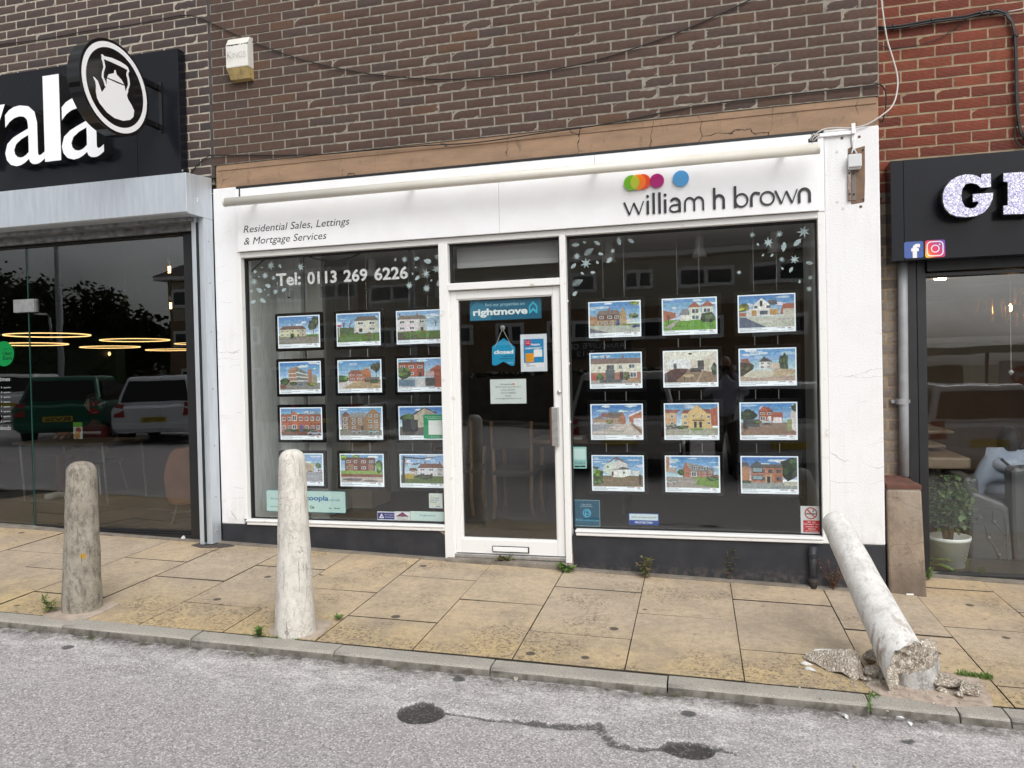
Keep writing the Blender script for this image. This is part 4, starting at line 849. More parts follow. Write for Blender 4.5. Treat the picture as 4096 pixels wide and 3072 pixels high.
# ================================================================== SALON SIGN
NS = thing('fascia_sign', (7, .35, 2.1), 'glossy black salon fascia sign with glittering lilac letters', 'sign')
SFY = .30; HX = lambda x, y, Y=SFY: W(3500+x*.3315, 550+y*.3315, Y)
zt_ = HX(900, 225).z; zb_ = HX(900, 1455).z; xa = HX(192, 800).x; xj = HX(347, 800).x
box('sign_panel', xa, xj-.001, SFY, SY-.004, zb_, zt_, M['black_panel'], NS, bevel=.002); box('sign_panel', xj+.001, 9.6, SFY+.001, SY-.004, zb_, zt_, M['black_panel'], NS, bevel=.002)
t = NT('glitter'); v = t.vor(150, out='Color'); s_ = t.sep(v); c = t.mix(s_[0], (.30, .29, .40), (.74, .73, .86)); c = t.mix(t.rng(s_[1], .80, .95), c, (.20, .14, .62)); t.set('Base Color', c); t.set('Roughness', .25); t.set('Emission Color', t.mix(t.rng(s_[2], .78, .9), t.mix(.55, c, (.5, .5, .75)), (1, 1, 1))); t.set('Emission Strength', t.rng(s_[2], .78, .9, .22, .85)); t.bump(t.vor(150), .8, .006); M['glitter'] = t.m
LY = .185
Gp = [(1405, 430), (1290, 437), (1283, 487), (1230, 455), (1150, 438), (1080, 440), (990, 465), (900, 520), (835, 600), (806, 690), (808, 780), (840, 870), (900, 930), (990, 962), (1100, 968), (1220, 955), (1320, 910), (1390, 830), (1425, 740), (1435, 665), (1180, 685), (1182, 780), (1245, 772), (1250, 800), (1210, 850), (1150, 865), (1080, 840), (1045, 770), (1035, 700), (1050, 620), (1090, 560), (1150, 545), (1230, 560), (1280, 605), (1405, 595)]
Ip = [(1543, 425), (1910, 402), (1910, 500), (1856, 505), (1856, 820), (1910, 815), (1910, 925), (1543, 935), (1543, 828), (1597, 825), (1597, 535), (1543, 530)]
for pts in (Gp, Ip):
    P = [HX(x, y, LY) for x, y in pts]; cx_ = sum(p.x for p in P)/len(P); cz_ = sum(p.z for p in P)/len(P)
    o = MB().prism([(p.x, LY, p.z) for p in P], (0, SFY-LY, 0), 0).build('sign_letter', [M['black_gloss']], NS)
    MB().add([(cx_+(p.x-cx_)*.965, LY-.003, cz_+(p.z-cz_)*.97) for p in P], [tuple(range(len(P)))]).build('glitter_face', M['glitter'], o)
def rrect(x0, x1, z0, z1, r, n=5):
    out = []
    for cx_, cz_, a0 in ((x1-r, z1-r, 0), (x0+r, z1-r, 90), (x0+r, z0+r, 180), (x1-r, z0+r, 270)):
        for i in range(n+1): a = math.radians(a0+90*i/n); out.append((cx_+r*math.cos(a), cz_+r*math.sin(a)))
    return out
def flat(mb, pts, Y, col=None, m=0): mb.add([(x, Y, z) for x, z in pts], [tuple(reversed(range(len(pts))))], m, col)
p, q = HX(350, 1250), HX(585, 1460); fb = thing('sign_sticker', (p.x, SFY, q.z), 'square blue sticker with a white letter f on the black salon sign', 'sticker')
zc_ = HX(467, 1355).z; hw = (q.x-p.x)/2; cx_ = (p.x+q.x)/2; mb = MB(); mb.prism([(x, SFY-.003, z) for x, z in rrect(cx_-hw, cx_+hw, zc_-hw*.94, zc_+hw*.94, .012)], (0, .002, 0)); mb.build('backing', mcol('sticker_blue', (66, 92, 158)), fb)
mb = MB(); put_text(mb, 'f', cx_-hw*.28, zc_-hw*.94, hw*.92, hw*1.6, -.0+SFY-.0045, bold=.05); mb.build('emblem', M['letter_white'], fb)
p, q = HX(603, 1235), HX(847, 1450); ig = thing('sign_sticker', (p.x, SFY, q.z), 'square pink and orange sticker with a camera outline on the salon sign', 'sticker')
zc_ = HX(725, 1342).z; hw = (q.x-p.x)/2; cx_ = (p.x+q.x)/2
t = NT('sunset'); x_, y_, z_ = t.sep(); u_ = t.math('ADD', t.math('MULTIPLY', t.math('SUBTRACT', x_, cx_), 1/hw), t.math('MULTIPLY', t.math('SUBTRACT', z_, zc_), .7/hw)); rp = t.n.new('ShaderNodeValToRGB'); e = rp.color_ramp.elements
for po, co in ((.25, (212, 38, 90)), (.75, (120, 60, 160))): e.new(po)
for k_, (po, co) in enumerate(((0, (250, 200, 40)), (.3, (235, 60, 60)), (.6, (205, 45, 120)), (1, (100, 70, 190)))): e[k_].position = po; e[k_].color = lin(co)+(1,)
t.L(t.rng(u_, -1.5, 1.5), rp.inputs[0]); t.set('Base Color', rp.outputs[0]); t.set('Roughness', .4)
MB().prism([(x, SFY-.003, z) for x, z in rrect(cx_-hw, cx_+hw, zc_-hw*.96, zc_+hw*.96, .014)], (0, .002, 0)).build('backing', t.m, ig)
def outline(mb, A_, B_, Y):
    n_ = len(A_); o_ = len(mb.v); mb.v += [Vector((x, Y, z)) for x, z in A_+B_]
    for k in range(n_): mb.f.append([o_+k, o_+(k+1) % n_, o_+n_+(k+1) % n_, o_+n_+k]); mb.m.append(0); mb.c.append(None)
mb = MB(); outline(mb, rrect(cx_-hw*.86, cx_+hw*.84, zc_-hw*.84, zc_+hw*.84, .028), rrect(cx_-hw*.74, cx_+hw*.72, zc_-hw*.72, zc_+hw*.72, .022), SFY-.0042)
cir = lambda cx__, cz__, r, n=28: [(cx__+r*math.cos(2*math.pi*i/n), cz__+r*math.sin(2*math.pi*i/n)) for i in range(n)]
outline(mb, cir(cx_, zc_, hw*.44), cir(cx_, zc_, hw*.33), SFY-.0042); flat(mb, cir(cx_+hw*.45, zc_+hw*.45, hw*.08), SFY-.0042); mb.build('emblem', M['letter_white'], ig)
# ================================================================== WINDOW DISPLAY CARDS
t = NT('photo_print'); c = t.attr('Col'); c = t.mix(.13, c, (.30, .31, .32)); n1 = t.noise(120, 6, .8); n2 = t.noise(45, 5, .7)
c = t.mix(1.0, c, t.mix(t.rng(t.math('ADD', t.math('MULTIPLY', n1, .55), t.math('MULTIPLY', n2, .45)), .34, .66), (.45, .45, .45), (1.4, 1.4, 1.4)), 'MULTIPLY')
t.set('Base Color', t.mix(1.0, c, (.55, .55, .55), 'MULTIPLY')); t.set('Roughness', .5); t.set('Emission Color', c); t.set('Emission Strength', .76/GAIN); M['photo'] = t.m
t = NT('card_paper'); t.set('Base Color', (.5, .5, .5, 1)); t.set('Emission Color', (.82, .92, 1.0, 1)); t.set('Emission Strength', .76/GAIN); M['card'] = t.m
M['card_ink'] = pm('card_ink', (.05, .05, .06), .6)
class Pic:
    def __init__(s, seed): s.it = []; s.r = random.Random(seed)
    def P(s, pts, c):
        m_ = sum(c)/3; s.it.append((pts, tuple(v*s.r.uniform(.9, 1.06) for v in lin(tuple(int(m_+(v-m_)*.86) for v in c))))); return s
    def R(s, x0, y0, x1, y1, c): return s.P([(x0, y0), (x1, y0), (x1, y1), (x0, y1)], c)
    def sky(s, top=None, bot=(196, 222, 238), y0=.3):
        top = top or s.r.choice([(70, 140, 212), (96, 160, 220), (60, 126, 200), (120, 172, 222), (84, 150, 208)])
        for i in range(6):
            k = i/5; s.R(0, y0+(1-y0)*i/6, 1, y0+(1-y0)*(i+1)/6+.002, tuple(int(b+(a-b)*k) for a, b in zip(top, bot)))
        for _ in range(s.r.randrange(3, 11)): s.blob(s.r.random(), s.r.uniform(.66, .98), s.r.uniform(.04, .17), s.r.uniform(.015, .06), s.r.choice([(206, 224, 238), (224, 234, 242), (180, 208, 230)]))
        return s
    def blob(s, cx, cy, rx, ry, c, n=11):
        return s.P([(min(1, max(0, cx+rx*math.cos(6.283*i/n)*s.r.uniform(.72, 1.2))), min(1, max(0, cy+ry*math.sin(6.283*i/n)*s.r.uniform(.72, 1.2)))) for i in range(n)], c)
    def bush(s, cx, cy, rx, ry, c=(60, 95, 35)):
        s.blob(cx, cy, rx, ry, tuple(int(v*.62) for v in c))
        for _ in range(7):
            k = s.r.uniform(.75, 1.45); s.blob(cx+s.r.uniform(-.6, .6)*rx, cy+s.r.uniform(-.5, .7)*ry, rx*.33, ry*.33, tuple(min(255, int(v*k)) for v in c), 7)
        return s
    def tree(s, cx, y0, h, rx, c=(55, 85, 35), bare=False):
        s.R(cx-.008, y0, cx+.008, y0+h*.5, (70, 55, 40))
        if bare:
            for _ in range(14):
                a = s.r.uniform(.3, 2.8); l = h*s.r.uniform(.3, .7); x, y = cx, y0+h*s.r.uniform(.3, .5); s.P([(x-.004, y), (x+.004, y), (min(1, max(0, x+l*math.cos(a)*.8)), min(1, y+l*math.sin(a)))], (85, 70, 60))
            return s
        for _ in range(4): s.bush(cx+s.r.uniform(-.5, .5)*rx, y0+h*s.r.uniform(.45, .85), rx*.7, h*.22, c)
        return s
    def win(s, x, y, w, h, f=(240, 240, 238), g=(62, 74, 86)):
        s.R(x, y, x+w, y+h, f); k = w*.10; m = w*.45
        s.R(x+k, y+h*.1, x+m, y+h*.9, g); s.R(x+m+k*.6, y+h*.1, x+w-k, y+h*.9, tuple(min(255, v+28) for v in g)); return s
    def house(s, x0, x1, yb, ye, yr, wall, roof, hip=.12, nw=3, fl=2, door=None, base=None, frame=(240, 240, 238)):
        s.R(x0, yb, x1, ye, wall)
        if base: s.R(x0, yb, x1, yb+(ye-yb)*.42, base)
        s.R(x0+(x1-x0)*.72, yb, x1, ye, tuple(int(v*.86) for v in wall))
        w = x1-x0; s.P([(x0-.012, ye-.008), (x1+.012, ye-.008), (x1-w*hip, yr), (x0+w*hip, yr)], roof); s.R(x0-.012, ye-.014, x1+.012, ye-.004, tuple(int(v*.5) for v in roof))
        H = (ye-yb)/fl
        for f in range(fl):
            for i in range(nw):
                if door is not None and f == 0 and i == door: s.R(x0+w*(i+.38)/nw, yb, x0+w*(i+.66)/nw, yb+H*.62, (70, 50, 45)); continue
                s.win(x0+w*(i+.22)/nw, yb+H*f+H*.28, w*.56/nw, H*.44, frame)
        return s
    def gable(s, x0, x1, yb, ye, yr, wall, roof, nw=2):
        xm_ = (x0+x1)/2; s.P([(x0, yb), (x1, yb), (x1, ye), (xm_, yr), (x0, ye)], wall); t_ = .018
        s.P([(x0-.02, ye-.03), (xm_, yr), (xm_, yr+.045), (x0-.035, ye)], roof); s.P([(x1+.02, ye-.03), (x1+.035, ye), (xm_, yr+.045), (xm_, yr)], tuple(int(v*.75) for v in roof))
        for f in range(2):
            for i in range(nw): s.win(x0+(x1-x0)*(i+.25)/nw, yb+(ye-yb)*(.12+.5*f), (x1-x0)*.5/nw, (ye-yb)*.26)
        return s
    def chim(s, x, y, c=(150, 80, 55)): return s.R(x, y, x+.03, y+.09, c).R(x+.006, y+.09, x+.012, y+.115, (170, 110, 80)).R(x+.018, y+.09, x+.024, y+.115, (170, 110, 80))
    def car(s, x, y, w, c):
        h = w*.42; s.P([(x, y+h*.15), (x+w, y+h*.15), (x+w, y+h*.55), (x+w*.82, y+h*.62), (x+w*.68, y+h), (x+w*.25, y+h), (x+w*.1, y+h*.6), (x, y+h*.5)], c); s.P([(x+w*.16, y+h*.6), (x+w*.77, y+h*.62), (x+w*.66, y+h*.92), (x+w*.28, y+h*.92)], (40, 48, 56))
        for k in (.2, .8): s.blob(x+w*k, y+h*.15, w*.09, w*.1, (25, 25, 28), 9)
        return s
    def ground(s, h, c, c2=None):
        s.R(0, 0, 1, h, c)
        for _ in range(8): k = s.r.uniform(.85, 1.12); s.blob(s.r.random(), s.r.uniform(0, h), .15, h*.07, tuple(min(255, int(v*k)) for v in c))
        if c2: s.P([(0, h*.9), (1, h*.75), (1, h), (0, h)], c2)
        return s
    def hedge(s, x0, x1, y0, y1, c=(92, 125, 45)):
        s.R(x0, y0, x1, y1, c)
        for i in range(12): s.blob(s.r.uniform(x0, x1), s.r.uniform(y0, y1), (x1-x0)*.06, (y1-y0)*.2, tuple(min(255, int(v*s.r.uniform(.65, 1.3))) for v in c), 7)
        return s
GR, GS, BR, OR, CRM, WH = (140, 136, 128), (96, 122, 58), (140, 82, 60), (172, 104, 70), (216, 206, 172), (226, 225, 220)
def p_(k): return Pic(100+k).sky()
PICS = [
 ('Sandringham Crescent, Leeds', '£150,000', p_(1).ground(.3, GR, (130, 120, 70)).house(.03, .68, .27, .55, .66, CRM, (112, 78, 62), nw=5, door=3).chim(.32, .62).bush(.34, .3, .06, .09).tree(.87, .28, .75, .14, (80, 95, 60)).hedge(.7, 1, .27, .33), 'pale yellow house under a wide brown roof with a tree on the right'),
 ('Lingfield Hill, Leeds', '£225,000', p_(2).ground(.3, (98, 112, 60)).tree(.15, .4, .5, .1, bare=True).tree(.3, .4, .5, .1, bare=True).hedge(.0, .4, .3, .52, (88, 105, 60)).house(.42, .97, .34, .76, .9, (228, 224, 208), (112, 96, 84), nw=2, door=0).hedge(.04, 1, .0, .30).R(.04, .2, .055, .75, (230, 230, 230)).R(.0, .56, .1, .72, (240, 240, 240)).R(.0, .56, .1, .63, (200, 50, 60)), 'cream house behind a clipped hedge with a for sale board on the left'),
 ('Lingfield Gardens, Leeds', '£200,000', p_(3).ground(.3, (90, 80, 65), (110, 150, 60)).house(.0, .68, .3, .74, .86, WH, (125, 112, 102), nw=3, door=2).chim(.05, .84).chim(.45, .84).tree(.88, .45, .3, .12, bare=True).hedge(.16, 1, .06, .30), 'white semi detached house with a long green hedge'),
 ('Inglewood Court, Leeds', '£125,000', p_(4).ground(.24, GR).P([(.22, .2), (.42, .16), (.42, .86), (.22, .74)], (176, 132, 96)).P([(.42, .16), (.7, .2), (.7, .6), (.42, .86)], (120, 128, 124)).P([(.7, .2), (.8, .2), (.8, .72), (.7, .76)], (168, 120, 90)).P([(.8, .2), (.93, .2), (.93, .5), (.8, .56)], (150, 150, 140)).R(.22, .3, .42, .33, WH).R(.22, .44, .42, .47, WH).R(.22, .58, .42, .61, WH).P([(.42, .3), (.7, .3), (.7, .33), (.42, .34)], WH).P([(.42, .46), (.7, .42), (.7, .45), (.42, .5)], WH).P([(.42, .62), (.7, .52), (.7, .55), (.42, .66)], WH).bush(.12, .3, .12, .13).bush(.34, .22, .09, .07).bush(.8, .18, .12, .06, (130, 150, 50)).car(.45, .15, .13, (70, 110, 160)).R(0, .04, .15, .18, (140, 80, 60)), 'block of flats with white balconies and brick stair towers'),
 ('Gibberton Crescent, Leeds', '£225,000', p_(5).ground(.3, (186, 160, 115)).P([(.0, .2), (.3, .3), (.45, .3), (.1, .02), (0, 0)], (215, 212, 205)).house(.24, .76, .27, .55, .66, OR, (150, 92, 70), nw=3, door=2).P([(.58, .27), (.78, .3), (.78, .55), (.7, .76), (.55, .6)], (196, 112, 70)).P([(.5, .6), (.7, .8), (.8, .55), (.7, .72)], (165, 175, 178)).bush(.1, .36, .14, .15, (80, 130, 45)).tree(.9, .35, .6, .12, (75, 75, 40)).R(.62, .22, .98, .4, (105, 85, 66)).R(.76, .18, .93, .34, (55, 90, 50)), 'orange brick terrace at the end of a wide yellow drive'),
 ('Fairmerton Crescent, Leeds', '£250,000', p_(6).ground(.34, (180, 182, 186)).house(.0, .6, .38, .84, .9, (186, 92, 62), (120, 70, 56), hip=.02, nw=3, door=2).chim(.3, .88).P([(.72, .5), (1, .5), (1, .72), (.9, .78), (.72, .62)], (178, 92, 66)).R(.62, .36, .85, .56, (190, 180, 165)).bush(.12, .52, .18, .2, (85, 110, 50)).bush(.1, .2, .12, .1, (90, 150, 60)).R(.82, 0, 1, .6, (170, 80, 55)).R(.8, .58, 1, .62, (140, 60, 45)).R(.0, .06, .38, .28, (95, 125, 150)).R(.62, .05, .84, .34, (70, 72, 78)).P([(.4, 0), (.62, 0), (.58, .34), (.48, .34)], (200, 202, 205)), 'red brick house with blue iron gates across the path'),
 ('Hillcrest Avenue, Leeds', '£110,000', p_(7).ground(.16, (105, 80, 68)).house(.0, 1, .14, .78, .8, (188, 96, 66), (132, 138, 150), hip=.01, nw=7, door=3).R(.5, .12, .55, .4, (50, 110, 190)).P([(.26, .4), (.42, .4), (.42, .8), (.34, .9), (.26, .8)], (196, 106, 72)).win(.28, .55, .12, .2).win(.28, .24, .12, .16).chim(.26, .84).chim(.7, .82).P([(.78, .78), (1, .78), (.9, .93)], (140, 145, 155)).hedge(.08, .46, .14, .24, (60, 80, 40)).hedge(.54, .84, .14, .24, (60, 80, 40)).R(0, .08, .7, .14, (140, 75, 55)).car(.66, .03, .36, (176, 182, 190)), 'red brick terrace with a silver car parked in front'),
 ('Dunlow Avenue, Leeds', '£105,000', p_(8).ground(.2, GR).R(.04, .2, .26, .74, (142, 112, 86)).P([(.03, .72), (.26, .74), (.14, .88)], (120, 90, 70)).R(.24, .2, .66, .66, (150, 118, 88)).P([(.2, .66), (.66, .66), (.6, .84), (.26, .82)], (140, 146, 152)).P([(.64, .2), (.97, .2), (.97, .78), (.8, .98), (.64, .76)], (158, 120, 88)).win(.08, .55, .1, .1).win(.08, .4, .1, .1).win(.08, .25, .1, .1).win(.22+.08, .54, .07, .09).win(.45, .54, .07, .09).win(.3, .4, .07, .09).win(.45, .4, .07, .09).win(.3, .25, .07, .09).win(.7, .66, .07, .1).win(.84, .66, .07, .1).win(.7, .46, .07, .1).win(.84, .46, .07, .1).win(.7, .28, .07, .1).win(.84, .28, .07, .1).R(.52, .2, .57, .34, (60, 70, 80)).car(.3, .1, .22, (170, 178, 185)).car(.7, .1, .24, (160, 205, 205)).hedge(0, .12, .18, .22, (80, 130, 50)), 'brown brick flats with parked cars in front'),
 ('Crammer Bank, Leeds', '£140,000', p_(9).ground(.3, (86, 78, 72)).bush(.2, .62, .2, .16, (70, 100, 50)).P([(.34, .3), (.62, .26), (.62, .98), (.56, .96), (.34, .72)], (196, 188, 158)).P([(.32, .7), (.58, .96), (.85, .76), (.84, .82), (.58, 1), (.31, .76)], (70, 55, 45)).P([(.62, .26), (.84, .3), (.84, .74), (.58, .96)], (176, 166, 138)).R(.06, .14, .42, .56, (46, 46, 54)).P([(.42, .16), (.5, .3), (.56, .3), (.6, 0), (.3, 0)], (96, 88, 80)), 'pale gable end house beside a dark garage'),
 ('Newton Court, Leeds', '£90,000', p_(10).ground(.36, (168, 168, 172)).R(0, .36, .28, .72, (226, 222, 214)).P([(.0, .72), (.3, .72), (.26, .8), (0, .84)], (120, 110, 100)).R(.55, .36, .8, .68, (205, 185, 150)).P([(.55, .68), (.68, .66), (.8, .5), (.8, .44), (.55, .44)], (190, 168, 130)).tree(.9, .38, .3, .09, (90, 125, 60)).car(.88, .38, .12, (215, 80, 40)).car(.64, .36, .12, (60, 80, 110)), 'beige flats by a wide grey road, half hidden by the tall bollard'),
 ('Chapeltown Road, Leeds', '£170,000', p_(11).ground(.34, (196, 188, 176)).house(.1, .82, .42, .86, .9, (132, 66, 48), (95, 60, 50), hip=.02, nw=4, fl=2).R(.4, .44, .46, .86, (112, 52, 40)).P([(.18, .42), (.3, .42), (.3, .66), (.18, .66)], (160, 120, 90)).P([(.66, .42), (.78, .42), (.78, .66), (.66, .66)], (160, 120, 90)).R(0, .28, 1, .42, (140, 178, 70)).R(0, .2, 1, .3, (140, 70, 52)).bush(.06, .9, .1, .1, (140, 175, 60)).bush(.36, .94, .1, .06, (150, 180, 80)).bush(.92, .6, .1, .25, (100, 140, 60)).blob(.3, .1, .25, .06, (110, 105, 105)).blob(.7, .06, .2, .04, (120, 115, 112)), 'large red brick villa above a sunny lawn'),
 ('Scott Hall Green, Leeds', '£225,000', p_(12).ground(.3, (92, 120, 48)).house(.4, 1.0, .26, .56, .7, (226, 224, 218), (128, 76, 58), nw=3, door=1).chim(.55, .68).chim(.88, .68).house(.2, .38, .28, .46, .54, (220, 214, 204), (120, 70, 56), nw=1).R(.1, .16, .3, .34, (190, 160, 55)).bush(.55, .24, .2, .1, (70, 80, 50)).P([(.02, .0), (.1, .0), (.09, .5), (.12, .95), (.05, .98), (.04, .5)], (62, 50, 42)).P([(.06, .9), (.5, .85), (.95, .97), (.5, .9), (.08, .95)], (60, 50, 44)).P([(.07, .7), (.35, .66), (.48, .72), (.3, .7)], (60, 50, 44)).tree(.08, .5, .5, .1, bare=True), 'white house with a red tiled roof behind a dark bare tree'),
 ('Brindale Drive, Leeds', '£350,000', p_(13).ground(.28, (190, 186, 178), (120, 150, 60)).P([(.0, .26), (.16, .26), (.16, .52), (.0, .58)], (176, 132, 92)).house(.15, .62, .24, .6, .74, (176, 138, 100), (132, 118, 112), nw=4, door=3).R(.15, .42, .62, .6, (112, 66, 58)).win(.2, .46, .08, .1).win(.36, .46, .09, .1).win(.5, .46, .08, .1).P([(.6, .24), (.74, .28), (.74, .58), (.68, .84), (.6, .62)], (186, 152, 112)).chim(.38, .72).R(.54, .24, .6, .42, (30, 80, 150)).R(.74, .3, .86, .42, (220, 220, 215)).bush(.88, .52, .1, .1, (110, 130, 80)).car(.84, .14, .24, (40, 70, 150)).P([(0, 0), (.4, 0), (0, .16)], (110, 112, 116)).bush(.9, .95, .12, .07, (150, 170, 60)), 'brick semi with a grey drive and a blue car at its right edge'),
 ('Street Lane, Leeds', '£575,000', p_(14).ground(.34, (105, 165, 45)).P([(0, .3), (.24, .4), (.24, .56), (0, .66)], (186, 112, 78)).R(.33, .3, .52, .5, (226, 226, 220)).P([(.3, .48), (.52, .48), (.48, .68), (.36, .66)], (138, 140, 142)).R(.5, .32, .72, .72, (228, 224, 212)).R(.74, .5, .95, .72, (222, 216, 204)).P([(.47, .72), (.73, .72), (.6, .9)], (172, 92, 70)).P([(.71, .74), (.98, .74), (.85, .92)], (172, 92, 70)).win(.54, .52, .15, .16).win(.54, .33, .15, .14).win(.76, .54, .15, .14).R(.44, .3, .49, .46, (240, 240, 240)).tree(.1, .2, .45, .12, bare=True).bush(.86, .38, .16, .18, (72, 90, 50)).P([(.02, .1), (.3, .36), (.33, .36), (.14, .02)], (178, 172, 162)), 'two red hipped gables and a bright green front lawn'),
 ('North View, Grenville Avenue, Leeds', '£275,000', p_(15).ground(.34, (200, 196, 186)).R(.14, .36, .7, .58, WH).P([(.26, .56), (.56, .56), (.56, .72), (.41, .92), (.26, .7)], (242, 242, 240)).P([(.56, .7), (.7, .7), (.68, .86), (.52, .84)], (92, 94, 100)).R(.56, .38, .72, .56, (205, 150, 85)).R(.23, .36, .32, .54, (200, 140, 60)).win(.38, .4, .14, .12, (60, 62, 66)).R(.38, .66, .43, .84, (40, 46, 56)).win(.28, .6, .06, .08, (60, 62, 66)).win(.5, .6, .07, .08, (60, 62, 66)).bush(.08, .62, .12, .14, (150, 150, 45)).R(.0, .36, .13, .48, (190, 115, 60)).P([(.74, .4), (1, .36), (1, .72), (.8, .72)], (176, 96, 72)).R(.8, .34, 1, .56, (205, 196, 180)).P([(0, .0), (.5, .0), (.3, .16), (.12, .32), (0, .34)], (88, 98, 122)), 'white modern house on a pale gravel forecourt with a golden bush'),
 ('Tottersall Lane, Leeds', '£250,000', p_(16).ground(.14, (166, 164, 160)).R(0, .12, 1, .68, (232, 224, 196)).R(0, .12, 1, .38, (176, 108, 80)).P([(0, .66), (1, .66), (1, .84), (0, .84)], (134, 120, 108)).chim(.28, .84).chim(.64, .84).win(.32, .48, .15, .14, (90, 100, 105)).win(.57, .48, .06, .14).win(.76, .5, .13, .14).win(.15, .48, .06, .12).R(.3, .14, .48, .42, (70, 84, 92)).P([(.28, .42), (.5, .42), (.44, .5), (.34, .5)], (110, 120, 120)).R(.58, .12, .65, .4, (40, 44, 50)).win(.78, .2, .14, .18).bush(.18, .22, .08, .12, (80, 120, 50)).bush(.72, .26, .06, .14, (80, 110, 50)).R(.18, .04, .62, .14, (95, 100, 104)).R(.02, .12, .1, .3, (200, 70, 60)).R(.74, .04, 1, .16, (170, 150, 110)), 'cream rendered terrace with a dark bay window'),
 ('Allerton Grange Rise, Leeds', '£475,000', Pic(117).R(0, 0, 1, 1, (226, 218, 200)).P([(0, 1), (1, 1), (.7, .7), (.3, .72), (0, .86)], (240, 236, 224)).R(.06, .46, .5, .76, (236, 240, 244)).R(.18, .46, .24, .62, (90, 95, 100)).P([(0, 0), (1, 0), (1, .3), (.6, .42), (.1, .42)], (150, 128, 100)).P([(.6, 0), (.64, 0), (.75, .38), (.73, .38)], (190, 170, 140)).R(.5, .34, .7, .46, (60, 52, 50)).R(.64, .4, .76, .7, (70, 70, 72)).R(.78, .36, .86, .72, (196, 190, 172)).P([(.02, .1), (.22, .06), (.4, .28), (.46, .44), (.2, .46), (.0, .3)], (92, 48, 44)).P([(.0, .02), (.26, .02), (.1, .26), (0, .28)], (70, 36, 34)).blob(.46, .22, .11, .05, (190, 172, 140)).R(.38, .02, .39, .2, (30, 30, 32)).R(.52, .02, .53, .2, (30, 30, 32)).bush(.96, .4, .06, .2, (70, 90, 55)).blob(.5, .92, .05, .03, (90, 80, 70)), 'bright lounge interior with a dark red sofa and round table'),
 ('Cardwell House Main Street, Shadwell, Leeds', '£600,000', p_(18).ground(.34, (212, 204, 190)).P([(0, .12), (.0, .6), (.12, .66), (.26, .5), (.24, .38)], (74, 66, 46)).bush(.1, .44, .14, .14, (80, 74, 50)).P([(.02, .6), (.2, .56), (.14, .72), (.02, .7)], (150, 86, 66)).house(.35, .58, .38, .62, .72, WH, (100, 96, 96), hip=.3, nw=2).P([(.36, .62), (.44, .78), (.54, .62)], (70, 70, 74)).bush(.76, .5, .07, .28, (60, 80, 50)).bush(.82, .54, .06, .3, (62, 84, 48)).R(.58, .38, .72, .56, (205, 195, 170)).P([(.6, .14), (.7, .12), (1, .22), (1, .36), (.62, .38)], (196, 178, 140)).P([(0, 0), (1, 0), (1, .16), (.3, .1), (0, .16)], (186, 172, 150)), 'small white house at the end of a long pale drive'),
 ('Backstone Avenue, Leeds', '£325,000', p_(19).ground(.4, (196, 190, 178)).P([(0, .1), (.5, .36), (0, .36)], (150, 156, 162)).house(.3, .66, .38, .6, .76, (168, 128, 96), (112, 106, 102), hip=.1, nw=3).P([(.58, .36), (.68, .38), (.68, .6), (.62, .76), (.56, .6)], (176, 110, 74)).P([(.18, .6), (.36, .6), (.34, .72), (.2, .74)], (150, 100, 84)).R(.02, .42, .3, .54, (180, 152, 122)).P([(.02, .54), (.28, .54), (.16, .64)], (130, 120, 112)).P([(.76, .42), (1, .36), (1, .78), (.74, .6)], (190, 120, 84)).R(.84, .3, 1, .56, (230, 230, 228)).P([(.72, .64), (1, .84), (1, .8), (.74, .6)], (230, 230, 230)).P([(.78, .36), (1, .02), (1, .18), (.8, .42)], (150, 112, 80)).bush(.36, .44, .06, .07, (120, 130, 60)).car(.0, .38, .14, (235, 235, 235)).P([(.05, 0), (.55, .02), (.6, .06), (.02, .05)], (176, 170, 158)).P([(.1, .14), (.64, .12), (.66, .15), (.15, .17)], (170, 164, 152)), 'brick bungalow with a paved front garden'),
 ('The Laurels, Moortown, Leeds', '£450,000', p_(20).ground(.24, (176, 168, 154)).R(.0, .26, .22, .72, (208, 176, 122)).P([(-.0, .72), (.22, .72), (.3, .82), (0, .84)], (150, 92, 76)).R(.32, .22, .9, .7, (218, 184, 126)).P([(.3, .7), (.92, .7), (.84, .84), (.36, .82)], (146, 88, 72)).P([(.44, .6), (.78, .6), (.78, .74), (.61, .98), (.44, .74)], (222, 190, 132)).win(.36, .55, .06, .1).win(.52, .58, .04, .09).win(.68, .58, .04, .09).win(.8, .54, .06, .1).win(.36, .34, .06, .1).win(.8, .34, .06, .1).R(.52, .46, .75, .5, (110, 84, 70)).R(.55, .24, .6, .44, (40, 50, 70)).R(.65, .24, .7, .44, (40, 50, 70)).P([(.88, .3), (1, .3), (1, .92), (.86, .82)], (190, 104, 76)).bush(.12, .28, .12, .1, (150, 150, 135)).bush(.34, .26, .12, .07, (90, 105, 55)).R(.5, .16, .72, .22, (110, 150, 70)).win(.1, .56, .06, .1).win(.1, .34, .06, .1), 'yellow brick pair of houses with a central gable'),
